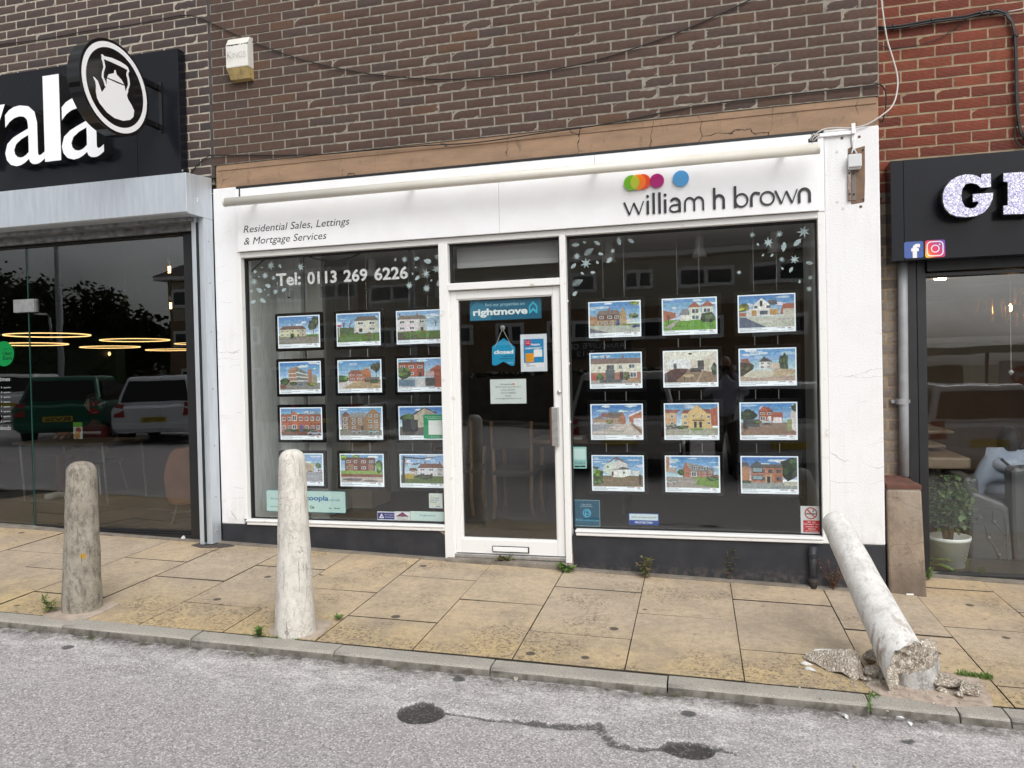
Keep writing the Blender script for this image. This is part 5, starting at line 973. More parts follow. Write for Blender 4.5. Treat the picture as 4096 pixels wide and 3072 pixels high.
 ('Wetherby Road, Leeds', '£625,000', p_(21).ground(.4, (150, 112, 92)).bush(.12, .62, .16, .18, (50, 72, 40)).house(.33, .58, .44, .76, .88, (176, 92, 64), (140, 78, 60), hip=.25, nw=2).P([(.35, .76), (.42, .94), (.5, .76)], (186, 98, 68)).win(.35, .46, .1, .12).R(.56, .44, .76, .72, (178, 94, 66)).R(.59, .38, .74, .56, (238, 238, 236)).R(.5, .44, .55, .6, (235, 235, 235)).car(.4, .32, .15, (50, 48, 50)).R(.04, .18, .12, .5, (38, 42, 46)).R(.12, .26, .34, .5, (60, 64, 66)).bush(.28, .42, .1, .06, (100, 120, 55)).P([(.9, .2), (1, .1), (1, .96), (.9, .7)], (215, 212, 205)).R(.84, .14, .92, .5, (150, 160, 90)).bush(.98, .86, .06, .12, (70, 90, 50)), 'red brick house with a white garage door and block paved drive'),
 ('Stonewood Place, Leeds', '£300,000', p_(22).ground(.36, (134, 112, 84)).P([(.2, .5), (.44, .34), (.44, .88), (.22, .68)], WH).P([(.44, .34), (.7, .4), (.7, .74), (.54, .9), (.44, .8)], (214, 212, 208)).P([(.2, .68), (.46, .92), (.72, .74), (.54, .94), (.46, .97)], (120, 100, 90)).P([(.4, .32), (.6, .3), (.76, .38), (.76, .56), (.5, .56), (.4, .5)], (240, 240, 238)).P([(.34, .56), (.5, .58), (.6, .66), (.78, .58), (.56, .56)], (110, 104, 104)).R(.8, .38, .92, .52, (228, 228, 226)).chim(.46, .9).bush(.1, .38, .13, .2, (96, 130, 45)).bush(.1, .16, .1, .12, (80, 118, 40)).R(.38, .36, .42, .5, (120, 60, 60)).R(.92, .06, .97, .4, (80, 66, 54)).bush(.06, .62, .08, .04, (80, 90, 60)).win(.28, .6, .05, .1).win(.6, .42, .05, .09), 'plain white house on a muddy plot with a bushy green hedge'),
 ('Linton Drive, Leeds', '£365,000', p_(23).ground(.34, (160, 158, 150)).P([(.5, .3), (1, .1), (1, .36), (.5, .36)], (124, 160, 60)).P([(.55, .1), (1, 0), (1, .22), (.6, .26)], (116, 150, 55)).house(.44, .9, .34, .54, .64, (178, 108, 80), (120, 112, 108), hip=.03, nw=4).P([(.32, .34), (.46, .34), (.46, .58), (.37, .84), (.32, .6)], (186, 100, 72)).P([(.37, .84), (.48, .56), (.9, .52), (.76, .68), (.44, .8)], (150, 142, 136)).R(.5, .58, .62, .72, (84, 82, 84)).win(.52, .6, .09, .1).R(.64, .56, .8, .68, (84, 82, 84)).win(.66, .58, .11, .08).win(.48, .36, .1, .16).R(.0, .5, .06, .98, (190, 130, 80)).P([(.02, .5), (.2, .46), (.2, .62), (.05, .66)], (180, 170, 160)).bush(.28, .5, .07, .1, (80, 120, 50)).car(-.02, .14, .2, (210, 214, 220)).bush(.9, .3, .12, .08, (70, 110, 50)).bush(.94, .38, .1, .05, (140, 80, 60)), 'brick dormer house behind a lawn with a silver car on the left'),
 ('Backstone Oval, Leeds', '£585,000', p_(24).ground(.2, (150, 158, 166)).bush(.86, .62, .2, .4, (44, 66, 36)).bush(.94, .75, .14, .28, (60, 86, 48)).house(.16, .74, .2, .68, .78, (198, 130, 96), (108, 98, 96), hip=.03, nw=4, door=2, frame=(62, 66, 72)).R(.0, .2, .14, .7, (200, 134, 100)).P([(.0, .7), (.16, .7), (.08, .86), (0, .84)], (92, 96, 106)).P([(.16, .7), (.4, .7), (.28, .9)], (92, 96, 106)).R(.19, .52, .38, .68, (60, 66, 74)).R(.19, .28, .38, .44, (60, 66, 74)).R(.2, .54, .37, .66, (150, 170, 185)).R(.2, .3, .37, .42, (150, 170, 185)).R(.43, .2, .54, .46, (210, 170, 130)).R(.455, .2, .515, .4, (40, 44, 52)).R(.76, .1, 1, .24, (205, 196, 180)).hedge(.0, .16, .18, .26, (60, 80, 40)), 'brick semi with dark bay windows backed by tall trees'),
]
CXS = [.445, 1.002, 1.545, 3.143, 3.700, 4.247]; RZS = [1.966, 1.575, 1.181, .788]
FRM = pm('acrylic_black', (.006, .006, .007), .10)
fr = MB(); fr.prism([(x, .0, z) for x, z in rrect(-.026, .426, -.299, .024, .012, 3)], (0, .016, 0)); fr_o = fr.build('frame', FRM, base=(0, 0, 0)); FRD = fr_o.data; bpy.data.objects.remove(fr_o)
lip = MB(); lip.prism([(x, 0, z) for x, z in rrect(-.028, .428, -.301, .026, .013, 3)], (0, .004, 0)); lo = lip.build('edge', pm('acrylic_edge', (.03, .032, .033), .08), base=(0, 0, 0)); LPD = lo.data; bpy.data.objects.remove(lo)
CAPT = [(0, 'left'), (1, 'left'), (2, 'left'), (3, 'right'), (4, 'right'), (5, 'right')]
POS = ['top', 'second', 'third', 'bottom']; COLN = ['left', 'middle', 'right']
for k, (addr, price, pic, lab) in enumerate(PICS):
    wdw = k//12; rr, cc = divmod(k % 12, 3); x = CXS[wdw*3+cc]; z = RZS[rr]
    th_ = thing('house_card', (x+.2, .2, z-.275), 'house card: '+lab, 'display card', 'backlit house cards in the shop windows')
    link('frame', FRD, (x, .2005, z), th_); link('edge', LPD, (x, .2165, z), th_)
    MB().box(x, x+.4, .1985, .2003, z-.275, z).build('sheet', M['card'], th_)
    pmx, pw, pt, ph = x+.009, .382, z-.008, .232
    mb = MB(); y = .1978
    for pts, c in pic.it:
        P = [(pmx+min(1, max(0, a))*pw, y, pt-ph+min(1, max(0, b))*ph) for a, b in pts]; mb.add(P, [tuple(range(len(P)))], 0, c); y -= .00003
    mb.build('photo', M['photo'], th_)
    mb = MB(); put_text(mb, addr, x+.012, z-.2505, min(.2, len(addr)*.0044), .0075, .198, bold=.02); put_text(mb, price, x+.27, z-.2505, .055, .0085, .198, bold=.03)
    for j, (a, b) in enumerate(((.012, .2), (.012, .12))): mb.box(x+a, x+b, .1978, .1982, z-.2585-j*.007, z-.2565-j*.007)
    mb.box(x+.24, x+.33, .1978, .1982, z-.2665, z-.265)
    put_text(mb, 'william', x+.345, z-.258, .035, .006, .198); put_text(mb, 'h brown', x+.345, z-.267, .035, .006, .198); mb.build('caption', M['card_ink'], th_)
    mb = MB()
    for j, c in enumerate(((112, 178, 36), (247, 152, 29), (166, 24, 110))): mb.box(x+.345+j*.008, x+.352+j*.008, .1979, .1982, z-.2505, z-.2445)
    mb.build('logo_mark', mcol('logo_%d' % k, (200, 90, 60)), th_)
    for dx in (.115, .275):
        top = RZS[rr-1]-.301 if rr else 2.53
        MB().tube([(x+dx, .209, z+.024), (x+dx, .209, top)], .0035 if rr else .0016, 6).build('suspension_wire', M['steel'] if rr else M['alu'], th_)
# ================================================================== WINDOW LETTERING, LEAVES AND STICKERS
for pts, lab in (([(235, 412), (330, 320), (400, 285), (540, 272), (690, 265), (800, 300), (940, 322), (1100, 290), (1230, 235)], 'loose black cable looping along the top left of the left window'), ([(1230, 232), (1400, 222), (1590, 210), (1650, 250), (1695, 340), (1708, 440)], 'black cable curling down at the top right of the left window')):
    cable('window_cable', [(900+x*.45208, 900+y*.45208, .10) for x, y in pts], .006, 'cable_black', lab)
for x, y, lab in ((565, 640, 'lowest tiny black bat sticker in the left window'), (865, 555, 'middle tiny black bat sticker under the phone number'), (1257, 568, 'right tiny black bat sticker under the phone number')):
    P = W(900+x*.45208, 900+y*.45208, .0742); tag(MB().add([(P.x+a*.02, .0742, P.z+b*.02) for a, b in [(-1, .3), (-.5, .1), (-.2, .3), (0, .15), (.2, .3), (.5, .1), (1, .3), (.55, -.35), (.2, -.2), (0, -.4), (-.2, -.2), (-.55, -.35)]], [tuple(reversed(range(12)))]).build('bat_sticker', M['black_matt']), lab, 'sticker', 'bat stickers in the left window')
VIN = pm('vinyl_white', (.80, .80, .80), .5, emit=.05); LEAF = pm('vinyl_leaf', (.52, .62, .63), .6, (.40, .50, .53), 30, emit=.05, ecol=(.6, .7, .72))
VY = .0742
p = W(1106, 1142, VY); q = W(1632, 1119, VY); hh = W(1240, 1086, VY).z-W(1240, 1134, VY).z
tel = thing('window_lettering', (p.x, VY, p.z), 'large white telephone number lettering across the top of the left window', 'lettering')
words = [('Tel:', 1105, 1203, 1.02), ('0113', 1230, 1347, 1.0), ('269', 1375, 1470, 1.0), ('6226', 1498, 1632, 1.0)]
zb_ = (W(1110, 1141, VY).z+W(1630, 1119, VY).z)/2
for s_, a, b, k in words:
    mb = MB(); xa = W(a, 1130, VY).x; xb = W(b, 1110, VY).x; put_text(mb, s_, xa, zb_, xb-xa, hh*k*1.04, VY, bold=.028); mb.build('digits' if s_ != 'Tel:' else 'letters', VIN, tel)
LR = random.Random(5)
def star(cx, cz, r, n, deep, rot):
    out = []
    for i in range(2*n):
        a = rot+math.pi*i/n; k = (LR.uniform(.8, 1.1) if i % 2 == 0 else deep*LR.uniform(.85, 1.15)); out.append((cx+r*k*math.cos(a), cz+r*k*math.sin(a)))
    return out
def leafshape(cx, cz, r, rot):
    out = []
    for i in range(14):
        u = i/14*2*math.pi; x = math.cos(u)*r; y = math.sin(u)*r*.58*(1-.35*math.cos(u)); out.append((cx+x*math.cos(rot)-y*math.sin(rot), cz+x*math.sin(rot)+y*math.cos(rot)))
    return out
def leaf(par, kind, P, r):
    rot = LR.uniform(0, 6.28); mb = MB()
    if kind == 'm': flat(mb, star(P.x, P.z, r*1.15, 7, .36, rot), VY)
    elif kind == 'o': flat(mb, [(P.x+a*math.cos(rot)-b*math.sin(rot), P.z+a*math.sin(rot)+b*math.cos(rot)) for a, b in [((1-2*i/7)*r, r*(.62 if i % 2 else .38)*math.sin(math.pi*(i+.5)/8)) for i in range(8)]+[((-1+2*i/7)*r, -r*(.62 if i % 2 else .38)*math.sin(math.pi*(i+.5)/8)) for i in range(8)]], VY)
    elif kind == 'f':
        for i in range(9):
            t_ = -1+2*i/8; l = .65*math.sin(math.pi*(i+.8)/10); w = .07
            for sgn in (1, -1): flat(mb, [(P.x+(a*math.cos(rot)-b*math.sin(rot))*r, P.z+(a*math.sin(rot)+b*math.cos(rot))*r) for a, b in ((t_-w, 0), (t_+w, 0), (t_+.25+w*.3, l*sgn), (t_+.22-w*.3, l*sgn))][::sgn], VY)
    else: flat(mb, leafshape(P.x, P.z, r, rot), VY)
    mb.build('leaf', LEAF, par)
c4 = lambda x, y: W(900+x*.45208, 900+y*.45208, VY); k1 = .45208
r1 = lambda x, y: W(2250+x*.49729, 850+y*.49729, VY); k2 = .49729
CL = [('cluster of pale leaf stickers at the top left of the left window', c4, k1, 'm405,355,35 m668,370,35 m355,450,30 m430,468,22 m258,502,32 m447,590,25 m265,412,20 l488,365,18 l378,537,25 l303,577,28 l523,573,22 l335,670,28 l250,680,25 l323,375,10 l302,458,8 l463,515,9 l350,572,8 l585,570,8 l382,618,9 l470,665,7 l235,585,14 l225,457,7'),
 ('cluster of pale leaf stickers at the top right of the left window', c4, k1, 'm1590,305,28 m1880,280,28 m1780,430,36 m1875,390,34 m1630,535,30 m1782,560,36 l1508,305,13 l1697,297,26 l1790,320,32 l1658,430,10 l1700,470,24 l1825,490,10 l1888,515,24 l1688,375,8'),
 ('cluster of pale leaf and fern stickers at the top left of the right window', r1, k2, 'o105,260,28 o278,245,26 o455,230,30 o550,228,26 o88,430,25 m190,410,38 f215,313,36 f125,560,38 l178,240,13 l308,333,18 l375,385,26 l280,400,14 l160,490,14 l245,482,17 l100,652,22 m405,310,20 m115,352,28'),
 ('cluster of pale leaf stickers at the top right of the right window', r1, k2, 'm1527,180,22 m1745,172,28 m1655,240,36 m1865,378,32 m1940,155,42 m1763,376,22 m1995,522,20 m1986,614,24 m1420,482,18 o1780,275,34 o1890,240,34 o1988,405,26 o1838,460,22 l1572,257,12 l1614,342,11 l1684,345,14 l1768,450,12 l1907,555,13')]
for lab, fn, kk, spec in CL:
    items = [(s_[0], *map(float, s_[1:].split(','))) for s_ in spec.split()]; P0 = fn(items[0][1], items[0][2])
    o = thing('leaf_decal', P0, lab, 'window decal', 'leaf stickers on the shop windows')
    for kind, x, y, r in items:
        P = fn(x, y); leaf(o, kind, P, r*kk/FPX*(P-CAM).dot(fw)*1.1)
def sticker(name, label, px0, py0, px1, py1, rgb, Y=VY, cat='sticker', r=.006, emit=.04, border=None, cz=None):
    p = W(px0, (py0+py1)/2, Y); q = W(px1, (py0+py1)/2, Y); xm_ = (px0+px1)/2; zt_ = W(xm_, py0, Y).z; zb_ = W(xm_, py1, Y).z
    o = thing(name, ((p.x+q.x)/2, Y, zb_), label, cat); l_ = lin(rgb)
    mb = MB(); mb.prism([(x, Y, z) for x, z in rrect(p.x, q.x, zb_, zt_, r, 3)], (0, .0012, 0)); mb.build('backing', pm('stk_%d_%d' % (px0, py0), l_, .45, emit=emit), o)
    if border:
        b = MB(); outline(b, rrect(p.x, q.x, zb_, zt_, r, 3), rrect(p.x+.004, q.x-.004, zb_+.004, zt_-.004, max(.001, r-.002), 3), Y-.0003); b.build('border', mcol('bord_%d' % px0, border), o)
    return o, p.x, q.x, zb_, zt_
INK = {}
def ink(rgb):
    if rgb not in INK: INK[rgb] = pm('ink_%d_%d_%d' % rgb, lin(rgb), .5, emit=.05)
    return INK[rgb]
def words_on(st, txt, fx0, fz0, fx1, fz1, rgb, bold=0, Y=VY, name='lettering', flip=None):
    o, x0, x1, z0, z1 = st; mb = MB(); put_text(mb, txt, x0+(x1-x0)*fx0, z0+(z1-z0)*fz0, (x1-x0)*(fx1-fx0), (z1-z0)*(fz1-fz0), Y-.0006, bold=bold); mb.build(name, ink(rgb), o)
def shape_on(st, pts, rgb, Y=VY, name='mark', dz=.0005):
    o, x0, x1, z0, z1 = st; mb = MB(); flat(mb, [(x0+(x1-x0)*a, z0+(z1-z0)*b) for a, b in pts], Y-dz); 
    mb.build(name, ink(rgb), o)
def ring_on(st, cx, cz, ra, rb, rgb, Y=VY, name='mark', dz=.0005):
    o, x0, x1, z0, z1 = st; w = x1-x0; mb = MB(); X = x0+w*cx; Z = z0+(z1-z0)*cz
    if rb: outline(mb, cir(X, Z, w*ra), cir(X, Z, w*rb), Y-dz)
    else: flat(mb, cir(X, Z, w*ra), Y-dz)
    mb.build(name, ink(rgb), o)
DY = .0545; DX = lambda x, y: (1700+x*.4822, 900+y*.4822)
s = sticker('door_sticker', 'wide teal sticker with white property lettering at the top of the door', *DX(372, 618), *DX(965, 785), (14, 104, 138), DY, r=.003)
shape_on(s, [(.0, .02), (.0, .62), (.1, .98), (.18, .82), (.3, .4), (.3, .02)], (52, 130, 160), DY, dz=.0003)
words_on(s, 'find our properties on', .22, .64, .77, .86, (190, 228, 236), 0, DY); words_on(s, 'rightmove', .045, .14, .81, .60, (240, 246, 246), .035, DY)
shape_on(s, [(.83, .26), (.83, .62), (.888, .86), (.946, .62), (.946, .26), (.925, .26), (.888, .42), (.85, .26)], (60, 190, 215), DY); shape_on(s, [(.848, .38), (.848, .58), (.888, .74), (.928, .58), (.928, .38), (.888, .54)], (14, 104, 138), DY, dz=.0007)
# hanging closed sign
cl = thing('closed_sign', W(*DX(650, 1160), DY+.01), 'bright blue house shaped closed sign hanging on a string in the door', 'sign')
CYy = DY+.006
P = [W(*DX(x, y), CYy) for x, y in [(556, 1012), (562, 1005), (652, 938), (742, 1008), (747, 1020), (743, 1155), (735, 1168), (715, 1168), (650, 1133), (590, 1165), (568, 1165), (556, 1155)]]
MB().prism([(p.x, CYy, p.z) for p in P], (0, .003, 0)).build('board', pm('closed_blue', lin((20, 156, 200)), .45, emit=.04), cl)
def txt_px(par, s_, x0, yb, x1, yt, rgb, Y, bold=0, fn=DX, name='lettering'):
    p = W(*fn(x0, yb), Y); q = W(*fn(x1, yt), Y); mb = MB(); put_text(mb, s_, p.x, p.z, q.x-p.x, max(.003, q.z-p.z), Y, bold=bold); mb.build(name, ink(rgb), par)
txt_px(cl, 'closed', 572, 1072, 732, 1033, (245, 250, 250), CYy-.0008, .035); txt_px(cl, 'sorry we', 648, 1100, 730, 1083, (10, 60, 90), CYy-.0008, .02); txt_px(cl, 'missed you', 620, 1118, 730, 1100, (10, 60, 90), CYy-.0008, .02); txt_px(cl, 'rightmove', 686, 1150, 728, 1138, (235, 245, 245), CYy-.0008)
tp = W(*DX(642, 860), CYy)
for x, y in ((580, 1018), (727, 1022)): MB().tube([W(*DX(x, y), CYy-.001), tp], .0022, 6).build('string', M['cable_white'], cl)
MB().lathe([(.022, 0), (.018, .006), (.006, .012)], (tp.x, DY+.012, tp.z+.006), 20, (0, -1, 0)).build('suction_cup', pm('clear_cup', (.30, .30, .28), .15), cl, smooth=True)
s = sticker('door_poster', 'white bordered poster asking for reviews on the right of the door glass', *DX(793, 905), *DX(1012, 1215), (226, 232, 240), DY, cat='poster', r=.002)
shape_on(s, [(.12, .11), (.88, .11), (.88, .87), (.12, .87)], (20, 140, 195), DY, dz=.0003); shape_on(s, [(.12, .11), (.88, .11), (.88, .235), (.12, .235)], (238, 240, 244), DY)
ring_on(s, .285, .775, .12, 0, (206, 20, 70), DY); words_on(s, 'Google', .19, .785, .36, .815, (250, 250, 250), 0, DY); words_on(s, 'review', .2, .745, .36, .775, (250, 250, 250), 0, DY)
words_on(s, 'happy', .4, .68, .76, .76, (250, 250, 250), .02, DY); words_on(s, 'customer?', .18, .60, .80, .665, (250, 250, 250), .02, DY)
shape_on(s, [(.19, .255), (.47, .255), (.5, .28), (.5, .36), (.55, .39), (.5, .4), (.5, .47), (.47, .49), (.19, .49)], (245, 166, 30), DY); shape_on(s, [(.5, .39), (.8, .39), (.82, .41), (.82, .57), (.8, .59), (.52, .59), (.5, .57)], (244, 244, 244), DY, dz=.0007)
for i, s_ in enumerate(('leave our', 'team a', 'review,', 'scan the', 'code...')): words_on(s, s_, .22, .44-i*.042, .22+.03*len(s_), .465-i*.042, (90, 55, 10), 0, DY)
words_on(s, 'william h brown', .2, .135, .55, .175, (40, 40, 44), 0, DY)
for i, c in enumerate(((206, 20, 70), (230, 90, 40), (40, 120, 200))): ring_on(s, .21+i*.055, .205, .022, 0, c, DY, 'dot')
s = sticker('door_notice', 'white paper notice about having moved taped to the door glass', *DX(542, 1278), *DX(840, 1482), (222, 230, 228), DY, cat='notice', r=.001)
for i, (s_, w) in enumerate((('We have moved', .36), ('489 Roundhay Road, Oakwood,', .72), ('Leeds, LS8 2HU', .38), ('Tel: 01132488263', .42), ('Email:', .15), ('oakwood@williamhbrown.co.uk', .74))):
    words_on(s, s_, .5-w/2-(.04 if i == 0 else 0), .76-i*.118, .5+w/2-(.04 if i == 0 else 0), .83-i*.118, (60, 62, 66), 0, DY)
ring_on(s, .66, .795, .025, 0, (240, 150, 90), DY, 'smiley')
s = sticker('window_sticker', 'green accessibility guide sticker at the right edge of the left window', 900+1757*k1, 1500+350*k1, 1996*k1/k1*0+900+1957*k1, 1500+562*k1, (50, 158, 112), r=.001)
words_on(s, 'Scan to see our branch', .06, .88, .94, .945, (225, 245, 235)); words_on(s, 'accessibility guide', .18, .80, .82, .865, (225, 245, 235)); shape_on(s, [(.22, .16), (.82, .16), (.82, .76), (.22, .76)], (235, 240, 238)); words_on(s, 'accessable', .4, .05, .72, .09, (215, 240, 230)); ring_on(s, .35, .07, .02, 0, (225, 245, 235))
C5b = lambda x, y: (900+x*k1, 1500+y*k1)
s = sticker('window_sticker', 'long pale mint property portal sticker at the bottom of the left window', *C5b(365, 1022), *C5b(1068, 1215), (196, 226, 222), border=(40, 130, 150), r=.012)
words_on(s, 'Get your', .055, .52, .18, .65, (30, 100, 150)); words_on(s, 'and also on', .055, .2, .2, .28, (40, 95, 130)); words_on(s, 'zoopla', .495, .48, .79, .78, (28, 110, 165), .03); words_on(s, '.co.uk', .80, .545, .93, .66, (28, 110, 165)); words_on(s, 'Up', .79, .16, .82, .26, (20, 60, 80), .02); words_on(s, 'Street', .855, .18, .925, .26, (20, 60, 80), .02); ring_on(s, .575, .24, .018, .011, (40, 90, 80)); ring_on(s, .6, .22, .01, 0, (40, 90, 80))
s = sticker('window_sticker', 'small white trusted service award sticker beside the door frame', *C5b(1805, 1047), *C5b(1924, 1178), (222, 232, 230), r=.001)
for i, s_ in enumerate(('Gold', 'Trusted', 'Service', 'Award')): words_on(s, s_, .1, .78-i*.14, .1+.09*len(s_), .88-i*.14, (205, 205, 40) if i == 0 else (50, 58, 62), .01)
for i in range(5): shape_on(s, [(.14+i*.16+.06*math.sin(a*.628)*(1 if a % 2 == 0 else .45), .27+.055*math.cos(a*.628)*(1 if a % 2 == 0 else .45)) for a in range(10)][::-1], (216, 205, 60))
words_on(s, 'feefo', .52, .08, .84, .17, (30, 32, 34), .02); words_on(s, '2020', .1, .09, .34, .15, (150, 160, 160))
s = sticker('window_sticker', 'navy and white ombudsman sticker low in the left window', *C5b(1347, 1208), *C5b(1502, 1284), (224, 230, 240), r=.001)
shape_on(s, [(.02, .1), (.98, .1), (.98, .88), (.02, .88)], (36, 44, 132), dz=.0003); shape_on(s, [(.1, .22), (.4, .22), (.25, .78)], (240, 240, 250)); shape_on(s, [(.21, .34), (.33, .34), (.27, .52)], (36, 44, 132), dz=.0008); words_on(s, 'The Property', .44, .54, .95, .7, (235, 238, 250)); words_on(s, 'Ombudsman', .44, .3, .95, .45, (235, 238, 250))
s = sticker('window_sticker', 'white approved code sticker with a purple roof low in the left window', *C5b(1503, 1208), *C5b(1637, 1286), (228, 230, 234), r=.001)
shape_on(s, [(.05, .42), (.95, .42), (.5, .92)], (126, 30, 110)); words_on(s, 'APPROVED CODE', .12, .2, .88, .34, (130, 170, 60)); words_on(s, 'TRADINGSTANDARDS.UK', .14, .08, .86, .15, (110, 60, 110)); ring_on(s, .5, .64, .07, 0, (228, 200, 225))
s = sticker('window_sticker', 'long pale property portal sticker low beside the door in the left window', *C5b(1640, 1208), *C5b(1938, 1292), (206, 228, 224), r=.001)
words_on(s, 'rightmove', .34, .42, .74, .72, (30, 120, 160)); ring_on(s, .30, .6, .022, .012, (30, 120, 160))
R2 = lambda x, y: (2250+x*k2, 1500+y*k2)
s = sticker('window_sticker', 'small pale teal portal sticker with purple lettering beside the door handle', *R2(80, 578), *R2(194, 752), (158, 214, 206), r=.004)
shape_on(s, [(.1, .4), (.92, .4), (.92, .92), (.1, .92)], (205, 232, 230)); words_on(s, 'See all our properties on', .1, .31, .9, .35, (40, 60, 90)); words_on(s, 'ZOOPLA', .12, .19, .9, .28, (86, 40, 130), .01)
for a in (.14, .54): shape_on(s, [(a, .06), (a+.36, .06), (a+.36, .13), (a, .13)], (30, 34, 40))
s = sticker('window_sticker', 'square dark teal location sticker at the bottom left of the right window', *R2(92, 1005), *R2(302, 1217), (12, 84, 112), border=(150, 190, 200), r=.006)
words_on(s, 'View all our', .3, .80, .68, .86, (190, 220, 226)); words_on(s, 'properties on', .27, .72, .71, .79, (190, 220, 226)); ring_on(s, .5, .5, .16, .12, (80, 180, 215)); ring_on(s, .52, .52, .085, .05, (80, 180, 215)); shape_on(s, [(.42, .34), (.47, .34), (.47, .55), (.42, .55)], (80, 180, 215)); words_on(s, 'PrimeLocation.com', .07, .2, .95, .28, (120, 200, 225))
s = sticker('window_sticker', 'small blue and white protected scheme sticker low in the right window', *R2(532, 1113), *R2(775, 1205), (30, 74, 160), r=.006)
shape_on(s, [(.03, .4), (.97, .4), (.97, .94), (.03, .94)], (216, 232, 236), dz=.0003); words_on(s, 'arla', .09, .58, .27, .76, (50, 70, 100)); words_on(s, 'propertymark', .34, .53, .93, .76, (50, 110, 110)); words_on(s, 'PROTECTED', .21, .12, .79, .28, (235, 240, 250), .03); shape_on(s, [(.305, .56), (.31, .56), (.31, .78), (.305, .78)], (60, 80, 100))
s = sticker('window_sticker', 'white and red no smoking notice in the bottom right corner of the right window', *R2(1916, 1055), *R2(2082, 1275), (220, 226, 226), r=.001)
shape_on(s, [(.12, .04), (.94, .04), (.94, .48), (.12, .48)], (200, 24, 40)); ring_on(s, .5, .74, .31, .255, (190, 30, 45), dz=.0009); shape_on(s, [(.26, .70), (.74, .70), (.74, .74), (.26, .74)], (50, 55, 58), dz=.0006)
shape_on(s, [(.28, .87), (.33, .90), (.72, .61), (.67, .58)], (190, 30, 45), dz=.0010); shape_on(s, [(.55, .78), (.62, .84), (.56, .88), (.6, .89), (.68, .84), (.6, .78)], (60, 64, 66), dz=.0006)
for i, s_ in enumerate(('It is', 'illegal to', 'smoke on', 'these', 'premises')): w = .072*len(s_); words_on(s, s_, .53-w/2, .395-i*.083, .53+w/2, .45-i*.083, (245, 245, 245), .01)
# cafe window lettering and stickers
CV = CY-.0055
p = W(16, 1415, CV); us_ = thing('window_sticker', (p.x, CV, 1.5), 'round green delivery sticker on the cafe glass', 'sticker')
rr = 50/FPX*(p-CAM).dot(fw); MB().prism([(x, CV-.0015, z) for x, z in cir(p.x, p.z, rr, 40)], (0, .0012, 0)).build('backing', pm('sticker_green', lin((20, 186, 96)), .4, emit=.05), us_)
QZ = lambda x, y: (x*.4973, 800+y*.4973)
txt_px(us_, 'Uber', 22, 1250, 97, 1216, (10, 60, 40), CV-.0022, .01, QZ); txt_px(us_, 'Eats', 25, 1286, 98, 1255, (10, 60, 40), CV-.0022, .01, QZ); txt_px(us_, 'ORDER WITH', 22, 1203, 96, 1193, (10, 60, 40), CV-.0022, .01, QZ)
op = thing('window_lettering', W(20, 1515, CV), 'white opening times lettering on the glass of the cafe door', 'lettering')
txt_px(op, 'times', -12, 1458, 80, 1424, (225, 230, 232), CV-.001, .02, QZ)
for i in range(8): txt_px(op, 'am - 1-pm', -75, 1520+i*38.5, 82, 1500+i*38.5, (225, 230, 232), CV-.001, .02, QZ)
txt_px(op, 'book', -4, 1550-750+750+22+218-0+0, 33, 1550+206, (215, 220, 222), CV-.001, 0, lambda x, y: (x*.4973, 800+y*.4973)) if 0 else None
Q3 = lambda x, y: (x*.4973, 1550+y*.4973)
txt_px(op, 'book', -2, 285, 33, 272, (215, 220, 222), CV-.001, 0, Q3); txt_px(op, 'aleeds', -8, 342, 86, 306, (225, 230, 232), CV-.001, .0, Q3)
s = sticker('menu_card', 'small green and white menu card on the cafe glass', *Q3(590, 280), *Q3(663, 412), (205, 212, 200), CY+.006, cat='menu card', r=.001)
shape_on(s, [(0, .72), (1, .72), (1, 1), (0, 1)], (112, 165, 30), CY+.006); ring_on(s, .55, .5, .3, 0, (150, 70, 60), CY+.006); ring_on(s, .4, .22, .34, 0, (190, 140, 70), CY+.006, dz=.0008)
